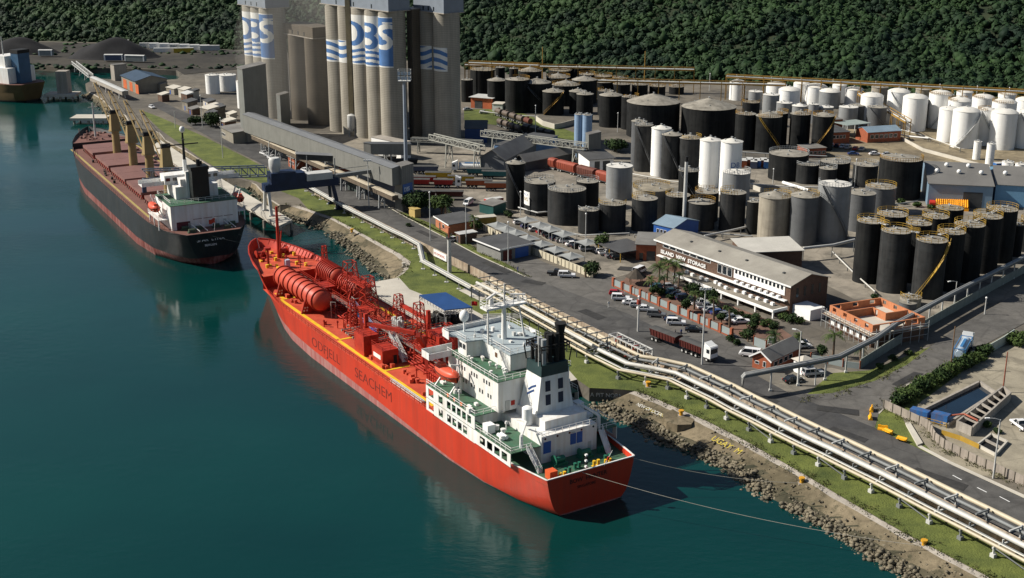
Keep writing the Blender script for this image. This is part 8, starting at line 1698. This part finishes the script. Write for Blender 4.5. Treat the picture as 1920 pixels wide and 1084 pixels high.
# people
def make_person():
    me = bpy.data.meshes.new('person'); J = [(0, 0, .95), (0, 0, 1.2), (0, 0, 1.42), (0, 0, 1.52), (0, .01, 1.66), (.1, 0, .9), (.12, .03, .5), (.12, 0, .08), (.13, .12, .04), (-.1, 0, .9), (-.12, -.02, .5), (-.12, -.06, .08), (-.13, .07, .04), (.2, 0, 1.4), (.26, -.02, 1.12), (.25, .1, .88), (-.2, 0, 1.4), (-.26, -.02, 1.12), (-.25, .08, .88)]
    E = [(0, 1), (1, 2), (2, 3), (3, 4), (0, 5), (5, 6), (6, 7), (7, 8), (0, 9), (9, 10), (10, 11), (11, 12), (2, 13), (13, 14), (14, 15), (2, 16), (16, 17), (17, 18)]
    rad = [.14, .15, .14, .06, .105, .1, .07, .05, .05, .1, .07, .05, .05, .07, .05, .045, .07, .05, .045]
    me.from_pydata(J, E, []); o = bpy.data.objects.new('person_tmp', me); COL.objects.link(o); md = o.modifiers.new('skin', 'SKIN'); o.modifiers.new('sub', 'SUBSURF').levels = 1
    if not me.skin_vertices: bpy.context.view_layer.objects.active = o; 
    for i, sv in enumerate(me.skin_vertices[0].data): sv.radius = (rad[i], rad[i]); sv.use_root = (i == 0)
    dg = bpy.context.evaluated_depsgraph_get(); m2 = bpy.data.meshes.new_from_object(o.evaluated_get(dg)); bpy.data.objects.remove(o); return m2
def person(px, py, shirt, trous, rz, label, z=3.05):
    try: m2 = make_person()
    except Exception as e: print('person', e); return
    sk = mat('skin_brown', (.12, .06, .035), .6); m2.materials.clear()
    for mm in (sk, shirt, trous): m2.materials.append(mm)
    for pl_ in m2.polygons: c = pl_.center; pl_.material_index = 0 if c.z > 1.5 or (abs(c.x) > .2 and c.z < 1.1) else (1 if c.z > .98 else 2)
    o = bpy.data.objects.new('person', m2); COL.objects.link(o); o.location = g(px, py, z); o.rotation_euler.z = R(rz); o.scale = (1.08,) * 3; tag(o, label, 'person')
CB, CW, CD = mat('cloth_blue', (.03, .06, .2), .8), mat('cloth_white', (.6, .6, .57), .8), mat('cloth_dark', (.03, .03, .04), .8)
person(971, 511, CB, CB, 60, 'person in blue overalls standing on forecourt left of the cars'); person(1141, 577, CW, CW, 20, 'person in pale clothes standing beside the white wagon and red car'); person(1266, 631, CD, CD, 90, 'person in dark clothes standing behind the white wagon'); person(1277, 630, CB, CD, 40, 'person in blue top standing right of the dark clothed one')
# far left: coal heaps, far trucks, store, huts
COAL = mat('coal', (.016, .016, .018), .95, .3, .2, bump=.4)
for px, py, rx, ry, h, lb in ((215, 108, 28, 14, 12, 'large black coal heap beyond the far basin'), (35, 100, 26, 12, 10, 'black coal heap at the far left')):
    s = MB(); n = 26
    def fh(u, v):
        x, y = (u * 2 - 1), (v * 2 - 1); r_ = min(1, math.hypot(x, y)); return Vector((x * rx, y * ry, h * max(0, 1 - r_ ** 1.5) * (1 + .25 * noise.noise(Vector((x * 2, y * 2, px)))) - .02))
    s.grid(fh, n, n); o = s.build('coal_heap', COAL, None, smooth=60); o.location = g(px, py); tag(o, lb, 'coal heap')
for i, (a, b, m_, lb) in enumerate((((197, 116), (232, 116), TBLU2, 'long grey rail coach left of pair beyond the basin'), ((236, 117), (273, 118), mat('coach_grey', (.22, .24, .23), .6), 'long grey rail coach right of pair beyond the basin'), ((74, 107), (100, 107), mat('coach_grey', ''), 'pale rail coach at the far left beyond the basin'))):
    A, B = g(*a), g(*b); o, rz, L = frame(A, B); t = thing('rail_coach', lb, 'rail coach', o, rz, 'far rail coaches'); s = MB(); s.box(0, L, -1.5, 1.5, .9, 4.2); s.build('body', m_, t); s = MB(); s.grid(lambda u, v: Vector((L * u, -1.6 + 3.2 * v, 4.21 + .4 * math.sin(math.pi * v))), 2, 6, flip=True); s.build('roof', LGREY, t); s = MB(); s.box(0.02, .8, -1.53, 1.53, 1, 4.1); s.build('end_panel', CLEANW, t); s = MB(); s.box(L - .8, L - .02, -1.53, 1.53, 1, 4.1); s.build('end_panel', CLEANW, t)
for i in range(7): container(280 + i * 19, 90 + i * .8, 5, CLEANW if i % 3 else LGREY, f'far pale container, {ORD[i]} from left at the foot of the forest', 12, 3.2)
container(222, 84, 5, REDP, 'far red container above the coal heap', 14, 3); container(345, 99, 10, TYEL, 'far yellow container right of the rail coaches', 12, 3); container(310, 98, 4, CLEANW, 'far white container right of the rail coaches', 14, 2.6)
house('far_store', 'far store with blue roof and orange doors beside the basin', g(229, 163), g(256, 175), 16, 6, 'gable', True, mat('far_store_wall', (.22, .20, .16), .8), mat('far_roof_blue', (.03, .055, .09), .6), 2.2, .6, doors=[(3, 9, 4.6, mat('orange_door', (.50, .12, .04), .6)), (14, 19, 4.6, mat('orange_door', '')), (24, 29, 4.6, mat('orange_door', ''))], cat='store')
A, B = g(175, 160), g(236, 188); gallery('conveyor_gallery', 'far pale low conveyor along the spit beyond the cranes', A, B, (2.5, 2.5), (4.4, 4.4), 3, CONC, LGREY, (.1, .3, .5, .7, .9), LGREY, pitch=.3)
A, B = g(140, 130), g(172, 156); truss('truss_conveyor', 'far pale footbridge crossing the basin mouth', A, B, 3.0, 1.6, 2.4, LGREY, (.2, .5, .8))
rr = random.Random(5)
for i in range(16):
    px, py = rr.uniform(300, 450), 0; py = 165 + (px - 300) * .42 + rr.uniform(-8, 22); p = g(px, py); t = thing('yard_hut', f'small drab hut, {ORD[i]} in scattered yard left of the silos', 'hut', p, R(rr.uniform(-60, -45)), 'huts in the yard left of silos'); w_, d_, h_ = rr.uniform(3, 8), rr.uniform(3, 6), rr.uniform(2.4, 4.2); s = MB(); s.box(-w_ / 2, w_ / 2, -d_ / 2, d_ / 2, 0, h_); s.build('wall', rr.choice((LIGHTP, CONCL, DBRICK, BRICK, mat('far_store_wall', ''))), t); s = MB(); s.add([(-w_ / 2 - .3, -d_ / 2 - .3, h_), (w_ / 2 + .3, -d_ / 2 - .3, h_), (w_ / 2 + .3, d_ / 2 + .3, h_ + .9), (-w_ / 2 - .3, d_ / 2 + .3, h_ + .9), (-w_ / 2 - .3, -d_ / 2 - .3, h_ - .15), (w_ / 2 + .3, -d_ / 2 - .3, h_ - .15), (w_ / 2 + .3, d_ / 2 + .3, h_ - .1), (-w_ / 2 - .3, d_ / 2 + .3, h_ - .1)], [(0, 1, 2, 3), (0, 4, 5, 1), (1, 5, 6, 2), (2, 6, 7, 3), (3, 7, 4, 0)]); s.build('roof', rr.choice((ROOFG, ROOFD, LGREY, CONCL)), t); s = MB(); s.box(-.5, .5, -d_ / 2 - .05, -d_ / 2 + .01, 0, 2.0); s.build('door', rr.choice((DGREY, BLUEP, TIMBER)), t)
sheds = [('far shed with brown roof beside the far road', (415, 258), (438, 270), 10, 4.5), ('red brick workshop under lower conveyor beside the road', (580, 318), (622, 334), 8, 4.5), ('orange brick hut by the road before the lower conveyor', (541, 312), (553, 318), 6, 4)]
for lb, a, b, d_, h_ in sheds: house('road_workshop', lb, g(*a), g(*b), d_, h_, 'mono', True, BRICK if 'brick' in lb else mat('far_store_wall', ''), ROOFG, .8, .5, win=[(1, 6, 3, 1.4, 2.6)])

wall_line('kerb', 'long pale kerb along the landward side of the main road', [(720, 384), (760, 407), (840, 449), (900, 481), (985, 519)], .14, .3, CONCL, 'kerb')
wall_line('kerb', 'curving pale kerb along the lower edge of side road', [(1648, 776), (1700, 723), (1780, 685), (1845, 648)], .14, .3, CONCL, 'kerb')
rr = random.Random(77)
for i in range(9): pipe_run(f'low grey pipe run, {ORD[i]} between the tanks of the farm', [[(1010, 428), (1090, 446), (1180, 442)], [(1190, 446), (1290, 440), (1410, 448)], [(1180, 330), (1260, 345), (1330, 352)], [(1400, 350), (1480, 356), (1600, 358)], [(1600, 400), (1660, 392), (1720, 384)], [(1560, 480), (1600, 520), (1640, 556)], [(900, 214), (960, 222), (1010, 224)], [(1360, 290), (1450, 296), (1550, 300)], [(1640, 238), (1720, 258), (1800, 286)]][i], .8 + .1 * i, .2, (LGREY, GREYM, PIPEW)[i % 3])

for i, (px, py, r_, m_) in enumerate(((905, 521, 1.3, LEAFM), (922, 531, 1.6, LEAFD), (936, 537, 1.1, LEAFM), (860, 500, 1.0, LEAFM), (766, 425, 1.2, LEAFD), (1196, 700, .8, LEAFM), (1650, 690, 1.3, LEAFM), (1676, 676, 1.5, LEAFD), (1702, 664, 1.2, LEAFM), (1640, 560, 1.4, LEAFD), (1850, 800, 1.2, LEAFM), (1870, 812, 1.0, LEAFD))): tree(px, py, r_, .05, f'scruffy wild bush, {ORD[i]} of those scattered along walls and verges', m_, 420, .2, .7, 200 + i, 'wild bushes along walls', 'bush', 'bush')

for i in range(12): px = 1308 + i * 13.5; tree(px, 566 + i * 4.1 + (i % 2) * 3, 1.0 + .35 * (i % 3), .05, f'low hedge clump, {ORD[i]} from left along the white office arcade', (LEAFM, LEAFD)[i % 2], 300, .2, .75, 240 + i, 'arcade hedge clumps', 'hedge_shrub', 'shrub')
for i, (px, py, r_) in enumerate(((1286, 585, 2.0), (1318, 566, 1.8), (1352, 607, 1.4), (1225, 556, 1.6), (1402, 640, 1.8), (1478, 672, 1.6), (1540, 672, 1.8))): tree(px, py, r_, 1.2, f'small leafy tree, {ORD[i]} from left among the office and gatehouse palms', LEAFD, 620, .26, .95, 260 + i, 'small office trees')
# ================================================================ DUST AND EXTRA CLUTTER
def dust(px, py, z, rx, ry, rz_, den):
    s = MB(); s.sph((0, 0, 0), 1.0, 20, 12); m = bpy.data.materials.new('dust'); m.use_nodes = True; N = m.node_tree.nodes; N.remove(N['Principled BSDF']); v = N.new('ShaderNodeVolumePrincipled'); v.inputs['Density'].default_value = den; v.inputs['Color'].default_value = (.75, .72, .66, 1); m.node_tree.links.new(v.outputs[0], N['Material Output'].inputs['Volume'])
    o = s.build('dust_haze', m, None); p = g(px, py); o.location = (p.x, p.y, z); o.scale = (rx, ry, rz_); stuff(o, 'pale drifting dust around the foot of the lower dark silos', 'dust')
dust(590, 225, 34, 34, 30, 40, .006)
